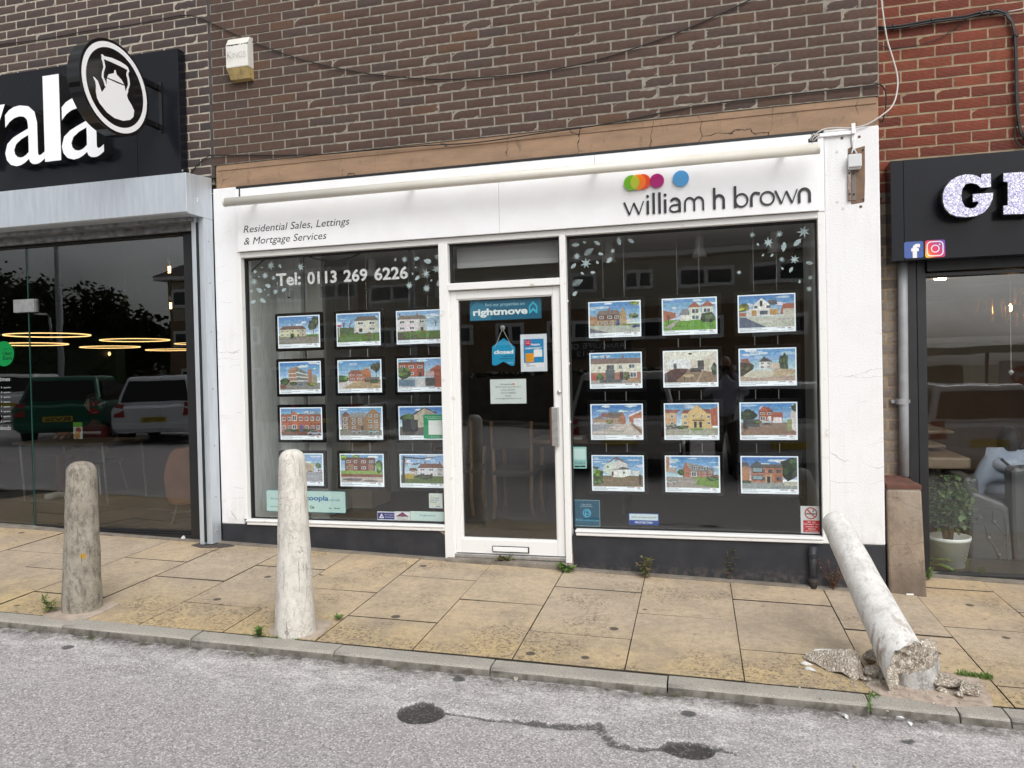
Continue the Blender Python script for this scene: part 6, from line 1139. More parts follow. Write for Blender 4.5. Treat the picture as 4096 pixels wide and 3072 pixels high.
# ================================================================== BOLLARDS
def bollard_mat(name, base, base2, dark, amount, lichen=False, scr=False, chip=None):
    t = NT(name); pos = t.n.new('ShaderNodeTexCoord').outputs['Object']
    c = t.mix(t.rng(t.noise(9, 7, .65, pos), .38, .66), base, base2)
    c = t.mix(t.math('MULTIPLY', t.rng(t.noise(20, 8, .8, t.mapping((1, 1, .55), pos)), .48, .60), amount), c, dark)
    c = t.mix(t.rng(t.noise(120, 4, .75, pos), .60, .72, 0, .7), c, tuple(v*.35 for v in dark))
    c = t.mix(t.rng(t.vor(70, src=pos), .10, .05, 0, .8), c, tuple(min(.8, v*1.6) for v in base))
    if lichen: c = t.mix(t.rng(t.vor(3.1, src=pos), .062, .045), c, (.45, .27, .03))
    vm = t.n.new('ShaderNodeVectorMath'); vm.operation = 'MULTIPLY_ADD'; nn = t.n.new('ShaderNodeTexNoise'); nn.inputs['Scale'].default_value = 14; nn.inputs['Detail'].default_value = 5; t.L(pos, nn.inputs['Vector']); t.L(nn.outputs['Color'], vm.inputs[0]); vm.inputs[1].default_value = (.06, .06, .06); t.L(pos, vm.inputs[2])
    ed = t.vor(22, 'DISTANCE_TO_EDGE', src=vm.outputs[0]); c = t.mix(t.math('MULTIPLY', t.rng(ed, .03, .006), t.rng(t.noise(6, 3, src=pos), .44, .6, 0, .6 if not scr else .12)), c, tuple(v*.5 for v in dark))
    st = t.noise(20, 4, .6, t.mapping((3.2, 3.2, .22), pos)); c = t.mix(t.rng(st, .60, .69, 0, .75 if not scr else .15), c, tuple(v*.6 for v in dark))
    if scr:
        s1 = t.noise(30, 5, .7, t.mapping((1.2, 1.2, 4.5), pos), .8); c = t.mix(t.math('MULTIPLY', t.rng(s1, .66, .70), t.rng(t.noise(5, 3, src=pos), .46, .58)), c, (.09, .08, .07))
        z = t.sep(pos)[2]; br = t.math('MULTIPLY', t.rng(z, .36, .06), t.rng(t.noise(9, 5, .6, t.mapping((2.5, 2.5, .5), pos)), .52, .64, 0, .75)); c = t.mix(br, c, (.20, .13, .09))
    t.set('Base Color', c); t.set('Roughness', .85); t.bump(t.math('ADD', t.noise(90, 6, .75, pos), t.math('MULTIPLY', t.rng(ed, .02, .0), -.5)), .55, .005); return t.m
def bprofile(rt, rb, h, n=22):
    pr = [(rb*1.0, -.03), (rb, 0)]; hs = h-rt*.85
    for i in range(1, n): k = i/n; pr.append((rb+(rt-rb)*k**.9, hs*k))
    for i in range(0, 9): a = math.pi/2*i/9; pr.append((rt*math.cos(a)**.8, hs+rt*.85*math.sin(a)))
    pr.append((.004, h)); return pr
def bollard(px, py, rt, rb, h, mat, label, lean=(0, 0)):
    P = G(px, py-16)
    mb = MB().lathe(bprofile(rt, rb, h), (P.x, P.y, P.z), 40, (lean[0], lean[1], 1), jit=.004)
    o = mb.build('bollard', mat, smooth=True, base=(P.x, P.y, P.z)); return tag(o, label, 'bollard', 'concrete bollards along the kerb')
B1 = bollard(329, 2450, .088, .119, .945, bollard_mat('bollard_grey', (.38, .345, .285), (.28, .25, .20), (.115, .10, .078), .75, True), 'shorter weathered grey concrete bollard with lichen in front of the cafe', (.03, 0))
B2 = bollard(1182, 2542, .075, .119, 1.075, bollard_mat('bollard_pale', (.72, .69, .63), (.63, .60, .54), (.24, .215, .185), .32), 'tall pale cracked concrete bollard standing in front of the left window', (.008, 0))
def patch(pts, name, mat, label, dz=.004):
    P = [G(*p) for p in pts]; o = MB().prism([(p.x, p.y, gz(p.x, p.y)+dz) for p in P], (0, 0, -.008)).build(name, mat); o['kind'] = 'structure'; o['label'] = label; return o
M['patch'] = pm('patch_concrete', (.46, .38, .31), .9, (.34, .28, .23), 12, bump=.7, bsc=110)
CL_ = lambda x, y: (x*.633, 2200+y*.633)
patch([CL_(*p) for p in [(270, 420), (400, 352), (520, 345), (660, 335), (760, 340), (640, 400), (545, 440), (440, 447), (340, 440)]], 'concrete_patch', M['patch'], 'pinkish mortar patch round the foot of the short bollard')
patch([CL_(*p) for p in [(1690, 520), (1740, 470), (1990, 440), (2110, 458), (2030, 540), (1960, 570), (1820, 555), (1720, 548)]], 'concrete_patch', M['patch'], 'mortar patch round the foot of the tall pale bollard')
BX = lambda x, y: (3200+x*.31646, 2450+y*.31646)
patch([BX(*p) for p in [(780, 870), (1000, 700), (1400, 560), (1720, 740), (1990, 790), (2260, 830), (2420, 1090), (2440, 1180), (1900, 1190), (1500, 1120), (1020, 1055), (930, 1000)]], 'concrete_patch', pm('patch_rubble', (.48, .39, .32), .9, (.30, .245, .20), 22, bump=.9, bsc=80), 'broken mortar bed round the snapped bollard')
# snapped bollard: leaning shaft and stump
t = NT('aggregate'); v = t.vor(95, out='Color'); s_ = t.sep(v); c = t.mix(s_[0], (.44, .385, .315), (.70, .63, .53)); c = t.mix(t.rng(t.vor(95), .3, .6, 0, .7), c, (.30, .255, .21)); c = t.mix(t.rng(s_[1], .86, .95, 0, .8), c, (.8, .76, .7)); c = t.mix(t.rng(t.noise(12, 5), .5, .7, 0, .4), c, (.26, .21, .165)); t.set('Base Color', c); t.set('Roughness', .95); t.bump(t.math('SUBTRACT', t.noise(50, 4), t.vor(95)), .9, .01); AGG = t.m
SHM = bollard_mat('bollard_scuffed', (.72, .71, .685), (.62, .61, .585), (.20, .185, .165), .3, scr=True)
sb = W(3612, 2640, -1.60); Bt = Vector((sb.x, -1.60, W(3612, 2650, -1.6).z)); YT = -.90; Tp = W(3328, 2062, YT)
ax = (Tp-Bt); Ls = ax.length; ax.normalize()
LS_ = thing('broken_bollard', Bt, 'snapped white concrete bollard leaning over towards the shop from its shattered base', 'bollard')
e1 = ax.cross(Vector((0, 1, 0))).normalized(); e2 = ax.cross(e1)
mb = MB(); n = 44; rt, rbm = .076, .113; hs = Ls-rt*.85; rings = []
for i in range(26): k = i/25; rings.append((rbm+(rt-rbm)*k**.8, k))
for i in range(n): pass
prof = [(r, 'b', k) for r, k in rings]+[(rt*math.cos(math.pi/2*i/9)**.8, 'd', hs+rt*.85*math.sin(math.pi/2*i/9)) for i in range(1, 9)]+[(.004, 'd', Ls)]
def brk(a):   # ragged lower edge of the shaft: a long tongue towards the left, cut away on the right
    return -.105*max(0, math.cos(a-A0))**1.6+.055*max(0, -math.cos(a-A0))+.018*mnoise.noise(Vector((math.cos(a)*3, math.sin(a)*3, 5)))
vw = (CAM-Bt).normalized(); lf = Vector((-1, -.25, -.9)); A0 = math.atan2(lf.dot(e2), lf.dot(e1))
for r, kd, h in prof:
    for j in range(n):
        a = 2*math.pi*j/n; lo = brk(a); hh = lo+(hs-lo)*h if kd == 'b' else h
        q = r+.003*mnoise.noise(Vector((math.cos(a)*2, math.sin(a)*2, hh*7))); mb.v.append(Bt+ax*hh+(e1*math.cos(a)+e2*math.sin(a))*q)
for i in range(len(prof)-1):
    for j in range(n): mb.f.append([i*n+j, i*n+(j+1) % n, (i+1)*n+(j+1) % n, (i+1)*n+j]); mb.m.append(0); mb.c.append(None)
o = mb.build('shaft', SHM, LS_, smooth=True, base=Bt); o.rotation_mode = 'QUATERNION'
mb = MB(); m_ = 6
for k in range(m_+1):
    for j in range(n):
        a = 2*math.pi*j/n; kk = 1-k/m_; h = brk(a)*kk+.03*(1-kk)+.025*mnoise.noise(Vector((kk*4*math.cos(a), kk*4*math.sin(a), 9)))*(kk < 1); mb.v.append(Bt+ax*h+(e1*math.cos(a)+e2*math.sin(a))*(rbm*.985*max(kk, .02)))
for k in range(m_):
    for j in range(n): mb.f.append([k*n+j, (k+1)*n+j, (k+1)*n+(j+1) % n, k*n+(j+1) % n]); mb.m.append(0); mb.c.append(None)
mb.build('broken_face', AGG, LS_, smooth=False)
sc_ = G(*BX(1470, 915)); sc_.y += .05; sc_.z = gz(sc_.x, sc_.y)
st = thing('bollard_stump', sc_, 'low grey concrete stump left in the pavement under the snapped bollard', 'bollard stump')
def stop(a): d = Vector((math.cos(a), math.sin(a))); return .105+.055*d.dot(Vector((.75, .35)))+.012*mnoise.noise(Vector((d.x*3, d.y*3, 2)))
mb = MB(); rs = .115
for h in (-.03, .0, .35, .7, 1):
    for j in range(n):
        a = 2*math.pi*j/n; z = stop(a)*h if h > 0 else h; mb.v.append(sc_+Vector((math.cos(a)*rs, math.sin(a)*rs, z)))
for i in range(4):
    for j in range(n): mb.f.append([i*n+j, i*n+(j+1) % n, (i+1)*n+(j+1) % n, (i+1)*n+j]); mb.m.append(0); mb.c.append(None)
mb.build('stump_side', bollard_mat('stump_paint', (.58, .57, .55), (.44, .43, .41), (.10, .09, .08), .6), st, smooth=True)
mb = MB()
for k in range(6):
    for j in range(n):
        a = 2*math.pi*j/n; kk = 1-k/5; mb.v.append(sc_+Vector((math.cos(a)*rs*max(kk, .03), math.sin(a)*rs*max(kk, .03), stop(a)*kk+(.105)*(1-kk)+.022*mnoise.noise(Vector((kk*4*math.cos(a), kk*4*math.sin(a), 7)))*(kk < 1))))
for k in range(5):
    for j in range(n): mb.f.append([k*n+j, k*n+(j+1) % n, (k+1)*n+(j+1) % n, (k+1)*n+j]); mb.m.append(0); mb.c.append(None)
mb.build('stump_top', AGG, st)
def chunk(pts, P, mat, name, label, seed, group='concrete rubble round the snapped bollard', cat='rubble'):
    """rubble: convex hull of given local points with jitter, standing on the pavement"""
    rd = random.Random(seed); bm = bmesh.new()
    for x, y, z in pts: bm.verts.new((x, y, z))
    bmesh.ops.convex_hull(bm, input=bm.verts[:]); loose = [v for v in bm.verts if not v.link_faces]; bmesh.ops.delete(bm, geom=loose, context='VERTS')
    bmesh.ops.triangulate(bm, faces=bm.faces[:]); bmesh.ops.subdivide_edges(bm, edges=bm.edges[:], cuts=1, use_grid_fill=True)
    s_ = max((v.co.length for v in bm.verts)); 
    for v in bm.verts: v.co += Vector((rd.uniform(-1, 1), rd.uniform(-1, 1), rd.uniform(-1, 1)))*s_*.05
    mz = min(v.co.z for v in bm.verts)
    me = bpy.data.meshes.new(name); bm.to_mesh(me); bm.free(); me.materials.append(mat)
    o = link(name, me, Vector((P.x, P.y, gz(P.x, P.y)-mz-.003))); return tag(o, label, cat, group)
def rub(px, py, sx, sy, sz, rot, label, seed, mat=AGG, n=12):
    rd = random.Random(seed); pts = []
    for _ in range(n):
        v = Vector((rd.gauss(0, 1), rd.gauss(0, 1), rd.gauss(0, 1))).normalized(); x, y = v.x*sx, v.y*sy; pts.append((x*math.cos(rot)-y*math.sin(rot), x*math.sin(rot)+y*math.cos(rot), v.z*sz))
    return chunk(pts, G(*BX(px, py)), mat, 'concrete_chunk', label, seed)
# big wedge on the left
w0 = G(*BX(450, 760)); pt = [G(*BX(*p)) for p in [(70, 590), (350, 740), (690, 865), (800, 840)]]
wp = [tuple(p-w0) for p in pt]+[tuple(G(*BX(100, 600))-w0+Vector((0, .01, .035))), tuple(G(*BX(560, 800))-w0+Vector((.02, .08, .115))), tuple(G(*BX(690, 800))-w0+Vector((.02, .09, .095))), tuple(G(*BX(790, 790))-w0+Vector((0, .03, .05))), tuple(G(*BX(300, 700))-w0+Vector((0, .06, .06)))]
chunk(wp, w0, AGG, 'concrete_chunk', 'largest wedge of exposed aggregate lying left of the snapped bollard', 31)
PNT = pm('painted_shard', (.66, .67, .66), .7, (.55, .555, .55), 30)
rub(310, 535, .075, .022, .022, .1, 'flat white painted shard behind the big rubble wedge', 32, PNT, 14)
rub(80, 670, .035, .018, .012, .3, 'small pale shard left of the big rubble wedge', 33, PNT); rub(135, 730, .033, .016, .010, -.4, 'second small pale shard in front of the big rubble wedge', 34, PNT)
rub(920, 660, .055, .045, .05, .2, 'grey lump wedged behind the foot of the leaning shaft', 35); rub(830, 880, .035, .03, .018, 0, 'small stone fragment below the big wedge', 36); rub(970, 915, .06, .022, .014, -.15, 'thin aggregate sliver in front of the big wedge', 37)
rub(930, 800, .06, .05, .03, .3, 'dark crumbled heap between the wedge and the stump', 38); rub(1060, 850, .03, .025, .015, .3, 'crumb of concrete at the tip of the leaning shaft', 48)
rub(1550, 690, .09, .06, .085, .3, 'rough block of aggregate behind the stump', 39); rub(1330, 740, .045, .04, .07, .1, 'upright fragment standing on the stump edge', 40)
rub(1850, 960, .085, .065, .055, .5, 'flat sloping slab of rubble right of the stump', 41); rub(1795, 1010, .026, .022, .016, 0, 'small stone against the right side of the stump', 42)
rub(2170, 1060, .06, .05, .042, .2, 'rounded lump of aggregate at the right end of the rubble', 43); rub(2035, 1080, .032, .026, .02, 0, 'small lump touching the rounded right lump', 44)
rub(1765, 1080, .016, .012, .008, 0, 'tiny brown crumb in front of the rubble slab', 45); rub(2010, 1150, .012, .012, .007, 0, 'tiny red crumb near the kerb', 46); rub(700, 910, .012, .01, .006, 0, 'tiny crumb on the yellow slab', 47)
rd = random.Random(9); mb = MB()
for _ in range(230):
    P = G(*BX(rd.gauss(1150, 480), rd.gauss(930, 110))); s_ = rd.uniform(.002, .008)
    z = gz(P.x, P.y)+.004; mb.add([(P.x-s_, P.y, z), (P.x+s_*.5, P.y-s_, z), (P.x+s_, P.y+s_*.6, z), (P.x, P.y, z+s_*1.1)], [(0, 1, 3), (1, 2, 3), (2, 0, 3)])
tag(mb.build('concrete_grit', AGG), 'scattered fine concrete grit round the snapped bollard', 'grit', kind='stuff')
# loose stones in the road gutter
for i, (px, py, s_, lab) in enumerate([(1345, 2632, .016, 'white stone in the gutter below the tall bollard'), (2065, 2718, .014, 'small brown stone in the gutter in the middle'), (3380, 2872, .016, 'flat white stone in the gutter at the right'), (3600, 2885, .02, 'pair sized pale stone in the gutter under the rubble'), (3640, 2900, .014, 'small grey stone in the gutter under the rubble'), (3420, 3066, .012, 'single brown pebble near the bottom edge of the road')]):
    rd = random.Random(60+i); P = RD(px, py); pts = []
    for _ in range(10): v = Vector((rd.gauss(0, 1), rd.gauss(0, 1), rd.gauss(0, .6))).normalized(); pts.append(tuple(v*s_))
    o = chunk(pts, P, PNT if i != 1 and i != 5 else AGG, 'stone', lab, 60+i, 'loose stones in the gutter', 'stone'); o.location.z = rz(P.x, P.y)+s_*.4
for px, py, lab in ((735, 2160, 'crumpled white paper by the cafe threshold'),):
    P = G(px, py); rd = random.Random(4); pts = [tuple(Vector((rd.gauss(0, 1), rd.gauss(0, 1), rd.gauss(0, 1))).normalized()*.022) for _ in range(16)]; chunk(pts, P, pm('litter', (.6, .6, .6), .8), 'litter', lab, 4, None, 'litter')
for px, py, lab in ((655, 2157, 'white cigarette end by the cafe threshold'), (3640, 2383, 'white cigarette end at the foot of the boundary pier')):
    P = G(px, py); tag(MB().tube([(P.x-.022, P.y, gz(P.x, P.y)+.008), (P.x+.022, P.y+.004, gz(P.x, P.y)+.008)], .006, 8).build('cigarette_end', M['letter_white']), lab, 'litter')
# ================================================================== WEEDS
GRN = [pm('weed_green', (.13, .22, .04), .6, (.08, .15, .028), 40), pm('weed_olive', (.16, .19, .06), .6, (.10, .13, .04), 40), pm('weed_dry', (.22, .145, .07), .8, (.14, .085, .04), 40), pm('weed_redbrown', (.13, .055, .035), .8, (.09, .045, .025), 40)]
def blade(mb, p, d, l, w, m=0, curl=.3):
    d = d.normalized(); s_ = d.cross(Vector((0, 0, 1))); s_ = s_.normalized() if s_.length > .01 else Vector((1, 0, 0)); q = [p, p+d*l*.5+Vector((0, 0, l*curl*.12)), p+d*l-Vector((0, 0, l*curl*.25))]
    mb.add([q[0]-s_*w*.35, q[0]+s_*w*.35, q[1]+s_*w, q[1]-s_*w, q[2]], [(0, 1, 2, 3), (3, 2, 4)], m)
def weed(px, py, h, spread, n, mats, label, Y=None, stems=4, name='weed', leafw=.008, leafl=.035, dry=.3, seed=1, up=.8):
    rd = random.Random(seed); P = G(px, py) if Y is None else W(px, py, Y); P.y -= .02; P.z = gz(P.x, P.y)+.008; h *= 1.35; spread *= 1.3; leafl *= 1.25; leafw *= 1.15; o = thing(name, P, label, 'weed', 'weeds in the pavement joints')
    sm = MB(); lm = MB()
    for s_ in range(stems):
        a = rd.uniform(0, 6.28); tip = P+Vector((math.cos(a)*spread*rd.uniform(.3, 1), math.sin(a)*spread*.6*rd.uniform(.3, 1), h*rd.uniform(.5, 1))); mid = (P+tip)/2+Vector((rd.uniform(-.01, .01), rd.uniform(-.01, .01), h*.1)); sm.tube([P, mid, tip], [.0025, .002, .0012], 5)
        for k in range(n):
            t_ = rd.uniform(.05, 1); q = P.lerp(mid, t_*2) if t_ < .5 else mid.lerp(tip, t_*2-1); d = Vector((rd.gauss(0, 1), rd.gauss(0, 1), rd.uniform(-.1, up))); blade(lm, q, d, leafl*rd.uniform(.5, 1.2), leafw*rd.uniform(.6, 1.1), 1 if rd.random() < dry else 0)
    sm.build('stem', mats[-1], o); lm.build('foliage', list(mats[:2]), o); return o
g0, g1_, g2, g3 = GRN
AX = lambda x, y: (1300+x*.7685, 2200+y*.7685)
weed(2022, 2255, .05, .07, 16, [g1_, g2, g2], 'dry tufted weed growing under the letter plate at the doorstep', stems=9, seed=2, leafl=.03)
weed(2262, 2282, .03, .07, 9, [g0, g0, g0], 'bright green rosette weed at the right foot of the doorway', stems=7, seed=3, leafl=.05, leafw=.012, dry=0)
weed(2585, 2308, .13, .045, 16, [g1_, g2, g2], 'green weed with dry tops against the plinth left of centre of the right window', stems=8, seed=4)
weed(2922, 2318, .16, .03, 9, [g1_, g3, g2], 'thin tall weed with a dead flower stalk against the black plinth', stems=6, seed=5)
weed(3330, 2358, .16, .10, 11, [g3, g2, g3], 'dead reddish brown weed beside the black pipe stub', stems=12, seed=6, leafl=.02, leafw=.005)
weed(206, 2444, .07, .04, 9, [g0, g1_, g1_], 'small green weed at the foot of the short grey bollard', stems=6, seed=7, leafl=.05)
weed(1042, 2545, .035, .03, 12, [g0, g1_, g1_], 'low green tuft at the left foot of the tall bollard', stems=6, seed=8, leafl=.03)
weed(1362, 2476, .015, .035, 10, [g0, g1_, g1_], 'moss like tuft in the slab joint right of the tall bollard', stems=6, seed=18, leafl=.02)
weed(3870, 2290, .10, .03, 8, [g0, g1_, g1_], 'small sprig growing at the salon threshold', stems=4, seed=9, leafl=.025)
weed(3925, 2300, .045, .03, 12, [g0, g1_, g1_], 'short green tuft to the right of the sprig at the salon threshold', stems=5, seed=10, leafl=.02)
weed(3712, 2318, .06, .05, 10, [g0, g0, g1_], 'fine leaved weed low at the right foot of the boundary pier', stems=6, seed=11, leafl=.03)
# broad dandelion like plant beside the pier
rd = random.Random(12); P = G(3690, 2270); P.y -= .02; P.z = gz(P.x, P.y); dn = thing('weed', P, 'broad jagged leaved weed spreading beside the boundary pier', 'weed', 'weeds in the pavement joints')
for k in range(9):
    a = math.radians(-50+k*22+rd.uniform(-8, 8)); d = Vector((math.cos(a), -abs(math.sin(a))*.4-.1, .55 if k % 3 else 1.1)).normalized(); L = rd.uniform(.22, .34); mb = MB(); s_ = d.cross(Vector((0, 0, 1))).normalized(); N = 9; vs2 = []
    for i in range(N+1): t_ = i/N; w = (.038*math.sin(math.pi*min(1, t_*1.05))+.002)*(1.3 if i % 2 else .7); c = P+d*L*t_-Vector((0, 0, L*.55*t_*t_)); c.z = max(c.z, gz(c.x, c.y)+.01); vs2 += [c-s_*w, c+Vector((0, 0, -.004)), c+s_*w]
    for i in range(N): b = 3*i; mb.f += [[b, b+1, b+4, b+3], [b+1, b+2, b+5, b+4]]; mb.m += [0, 0]; mb.c += [None, None]
    mb.v = vs2; mb.build('leaf', g0 if k % 4 else g1_, dn)
# grass strip and moss
mb = MB(); rd = random.Random(14)
for _ in range(420):
    u_ = rd.random(); px, py = BX(1990+u_*440, 790+u_*45+rd.gauss(0, 12)); P = G(px, py); P.z = gz(P.x, P.y); blade(mb, P, Vector((rd.gauss(0, .5), rd.gauss(0, .5), 1)), rd.uniform(.012, .034), .0022, 0)
for _ in range(260):
    px, py = BX(rd.gauss(930, 40), rd.gauss(1040, 22)) if rd.random() < .6 else BX(880+rd.uniform(-8, 8), rd.uniform(1060, 1240)); P = G(px, py); P.z = gz(P.x, P.y)-.004; blade(mb, P, Vector((rd.gauss(0, .6), rd.gauss(0, .6), .8)), rd.uniform(.008, .02), .002, 0)
for _ in range(160):
    u_ = rd.uniform(.3, 1.9); P = UV(rd.uniform(1.35, 1.75), -1.862+rd.gauss(0, .006), .0); blade(mb, P, Vector((rd.gauss(0, .6), rd.gauss(0, .6), .7)), rd.uniform(.006, .014), .002, 0)
tag(mb.build('grass_tufts', GRN[0]), 'short grass and moss in the cracks round the snapped bollard and kerb', 'grass', kind='stuff')
# ================================================================== PEOPLE (one continuous skinned body each)
def body(name, joints, bones, mat, parent, base, sub=2):
    me = bpy.data.meshes.new(name); ks = list(joints); me.from_pydata([Vector(joints[k][0])-Vector(base) for k in ks], [(ks.index(a), ks.index(b)) for a, b in bones], [])
    o = link(name, me, base, parent); sk = o.modifiers.new('skin', 'SKIN'); sk.use_smooth_shade = True
    for i, k in enumerate(ks):
        r = joints[k][1]; me.skin_vertices[0].data[i].radius = r if isinstance(r, tuple) else (r, r)
    me.skin_vertices[0].data[0].use_root = True
    ss = o.modifiers.new('sub', 'SUBSURF'); ss.levels = sub; ss.render_levels = sub; me.materials.append(mat); return o
def head(parent, c, face, skin, hair, hairlong=.0, bald=False, size=1.0, back=False):
    """face: horizontal direction the face looks"""
    c = Vector(c); f = Vector(face).normalized(); s_ = Vector((0, 0, 1)).cross(f)
    bm = bmesh.new(); bmesh.ops.create_uvsphere(bm, u_segments=24, v_segments=18, radius=1)
    for v in bm.verts:
        x, y, z = v.co; k = 1-.22*max(0, -z)**1.5; fx = y*.098*(1 if y > 0 else 1.05); 
        jaw = .012*max(0, y)*max(0, -z-.3); nose = .022*math.exp(-((x/.16)**2+((z+.12)/.2)**2)) if y > .5 else 0; eye = -.007*math.exp(-(((abs(x)-.36)/.16)**2+((z-.08)/.12)**2)) if y > .4 else 0; mouth = .004*math.exp(-((x/.3)**2+((z+.48)/.07)**2)) if y > .4 else 0
        p = s_*(x*.076*k)+f*(fx*k**.5+jaw+nose+eye+mouth)+Vector((0, 0, z*.118)); v.co = c+p*size
    me = bpy.data.meshes.new('head'); bm.to_mesh(me); bm.free(); me.materials.append(skin)
    for p in me.polygons: p.use_smooth = True
    for v in me.vertices: v.co -= c
    h = link('head', me, c, parent)
    for sg in (-1, 1):
        mb = MB().lathe([(.004, -.028), (.011, -.018), (.013, .006), (.010, .024), (.003, .03)], c+(s_*sg*.078+Vector((0, 0, -.005)))*size, 10); mb.build('ear', skin, h, smooth=True)
        MB().lathe([(.002, -.008), (.009, 0), (.002, .008)], c+(f*.092+s_*sg*.03+Vector((0, 0, .012)))*size, 10, f).build('eye', M['in_dark'], h, smooth=True)
    if not bald:
        bm = bmesh.new(); bmesh.ops.create_uvsphere(bm, u_segments=28, v_segments=20, radius=1); rd = random.Random(3)
        for v in list(bm.verts):
            x, y, z = v.co; q = 1+.05*mnoise.noise(Vector((x*6, y*6, z*6))); v.co = c+(s_*x*.089*q+f*y*.112*q+Vector((0, 0, z*.13*q+.004)))*size
            v.tag = (y > .45 and z < .42) or z < -.55-hairlong
        bmesh.ops.delete(bm, geom=[v for v in bm.verts if v.tag], context='VERTS')
        me = bpy.data.meshes.new('hair'); bm.to_mesh(me); bm.free(); me.materials.append(hair)
        for p in me.polygons: p.use_smooth = True
        for v in me.vertices: v.co -= c
        link('hair', me, c, h)
    return h
def hand(parent, w, d, palm, skin, curl=.5):
    """five separate fingers growing from a palm; w wrist, d finger direction, palm = palm normal"""
    w = Vector(w); d = Vector(d).normalized(); n = Vector(palm); n = (n-d*n.dot(d)).normalized(); s_ = d.cross(n)
    mb = MB(); mb.tube([w-d*.02, w+d*.03, w+d*.075, w+d*.09], [.024, .034, .038, .03], 12)
    for i, L in enumerate((.066, .076, .071, .055)):
        b = w+d*.085+s_*(.027-.018*i); p = [b]
        for k in range(1, 4): a = curl*k*.55; p.append(p[-1]+(d*math.cos(a)+n*math.sin(a))*L/3)
        mb.tube(p, [.0095, .009, .008, .006], 8)
    b = w+d*.03+s_*.034; mb.tube([b, b+(d*.6+s_*.6+n*.3).normalized()*.03, b+(d*.9+s_*.3+n*.5).normalized()*.062], [.012, .0105, .007], 8)
    return mb.build('hand', skin, parent, smooth=True)
SKIN = pm('skin', (.42, .25, .18), .55, (.37, .20, .14), 8); HAIR = pm('hair_dark', (.018, .014, .012), .6, (.035, .026, .02), 60)
# --- person in the salon, seen from behind in an armchair
zs = gz(6, .6)+.012
PX = lambda x, y, Y: W(3400+x*.392, 1700+y*.392, Y)
sh_ = PX(1610, 330, 1.55); bx, by = sh_.x, 1.55
ph = thing('person', (bx, by, zs), 'person in a pale blue grey hoodie seen from behind in the salon armchair', 'person')
HOOD = pm('hoodie_blue', (.44, .51, .63), .9, (.36, .42, .53), 9, bump=.3)
zp = zs+.52; zsh = PX(1610, 350, 1.55).z-.03
J = {'pel': ((bx, by, zp), (.16, .12)), 'wst': ((bx, by+.02, zp+.2), (.15, .115)), 'chs': ((bx, by+.05, zsh-.16), (.18, .125)), 'nck': ((bx, by+.05, zsh-.02), (.075, .07)), 'nk2': ((bx, by+.07, zsh+.07), .05)}
Bn = [('pel', 'wst'), ('wst', 'chs'), ('chs', 'nck'), ('nck', 'nk2')]
for sg, k in ((-1, 'l'), (1, 'r')):
    J[k+'s'] = ((bx+sg*.185, by+.04, zsh-.10), .075); J[k+'e'] = ((bx+sg*.25, by+.10, zsh-.36), .058); J[k+'w'] = ((bx+sg*.16, by+.33, zsh-.44), .038)
    J[k+'h'] = ((bx+sg*.1, by+.08, zp-.02), .10); J[k+'k'] = ((bx+sg*.13, by+.52, zp-.02), .07); J[k+'f'] = ((bx+sg*.13, by+.56, zs+.06), .05)
    Bn += [('chs', k+'s'), (k+'s', k+'e'), (k+'e', k+'w'), ('pel', k+'h'), (k+'h', k+'k'), (k+'k', k+'f')]
body('clothed_body', J, Bn, HOOD, ph, (bx, by, zs))
MB().lathe([(.11, -.02), (.13, .02), (.115, .06), (.08, .085)], (bx, by+.045, zsh-.03), 22, (0, -.25, 1)).build('hood', HOOD, ph, smooth=True)
hc = PX(1625, 135, 1.62); head(ph, (hc.x, by+.09, zsh+.17), (0.1, 1, 0), SKIN, HAIR, .12)
for sg in (-1, 1): hand(ph, (bx+sg*.16, by+.34, zsh-.44), (0, 1, -.1), (0, 0, -1), SKIN)
MB().tube([PX(1540, 345, 1.41), PX(1650, 440, 1.40), PX(1700, 520, 1.40)], .012, 6).build('bag_strap', M['cable_black'], ph)
# armchair with buttoned back
LEA = pm('grey_leather', (.085, .092, .095), .38, (.065, .07, .073), 7, bump=.15, bsc=40)
ac = thing('armchair', (bx, 1.3, zs), 'grey leather buttoned armchair standing with its back to the salon window', 'armchair')
def slabp(pts, Y0, Y1, name, mat, par, bev=.02): return MB().prism([(p.x, Y0, p.z) for p in pts], (0, Y1-Y0, 0)).build(name, mat, par, bevel=bev)
bk = [PX(x, y, 1.12) for x, y in [(1640, 470), (1680, 435), (2000, 425), (2200, 430), (2260, 480), (2260, 1480), (1690, 1480), (1660, 1200)]]
slabp(bk, 1.12, 1.30, 'backrest', LEA, ac, .03)
ar = [PX(x, y, 1.1) for x, y in [(1215, 690), (1300, 690), (1560, 790), (1625, 850), (1665, 1300), (1665, 1460), (1215, 1470)]]
slabp(ar, 1.10, 1.26, 'arm_back', LEA, ac, .03)
box('seat', bx-.32, bx+.45, 1.3, 1.95, zs+.12, zs+.44, LEA, ac, bevel=.03)
for sg, x in ((-1, ar[0].x), (1, bx+.5)): box('arm', x, x+.12, 1.26, 1.95, zs+.06, zs+.62, LEA, ac, bevel=.03)
for x, y in ((1470, 990), (1418, 1152), (1522, 1323)): c_ = PX(x, y, 1.095); MB().lathe([(.014, 0), (.010, .008), (.002, .011)], (c_.x, 1.10, c_.z), 12, (0, -1, 0)).build('button', pm('btn%d' % x, (.2, .21, .21), .3), ac, smooth=True)
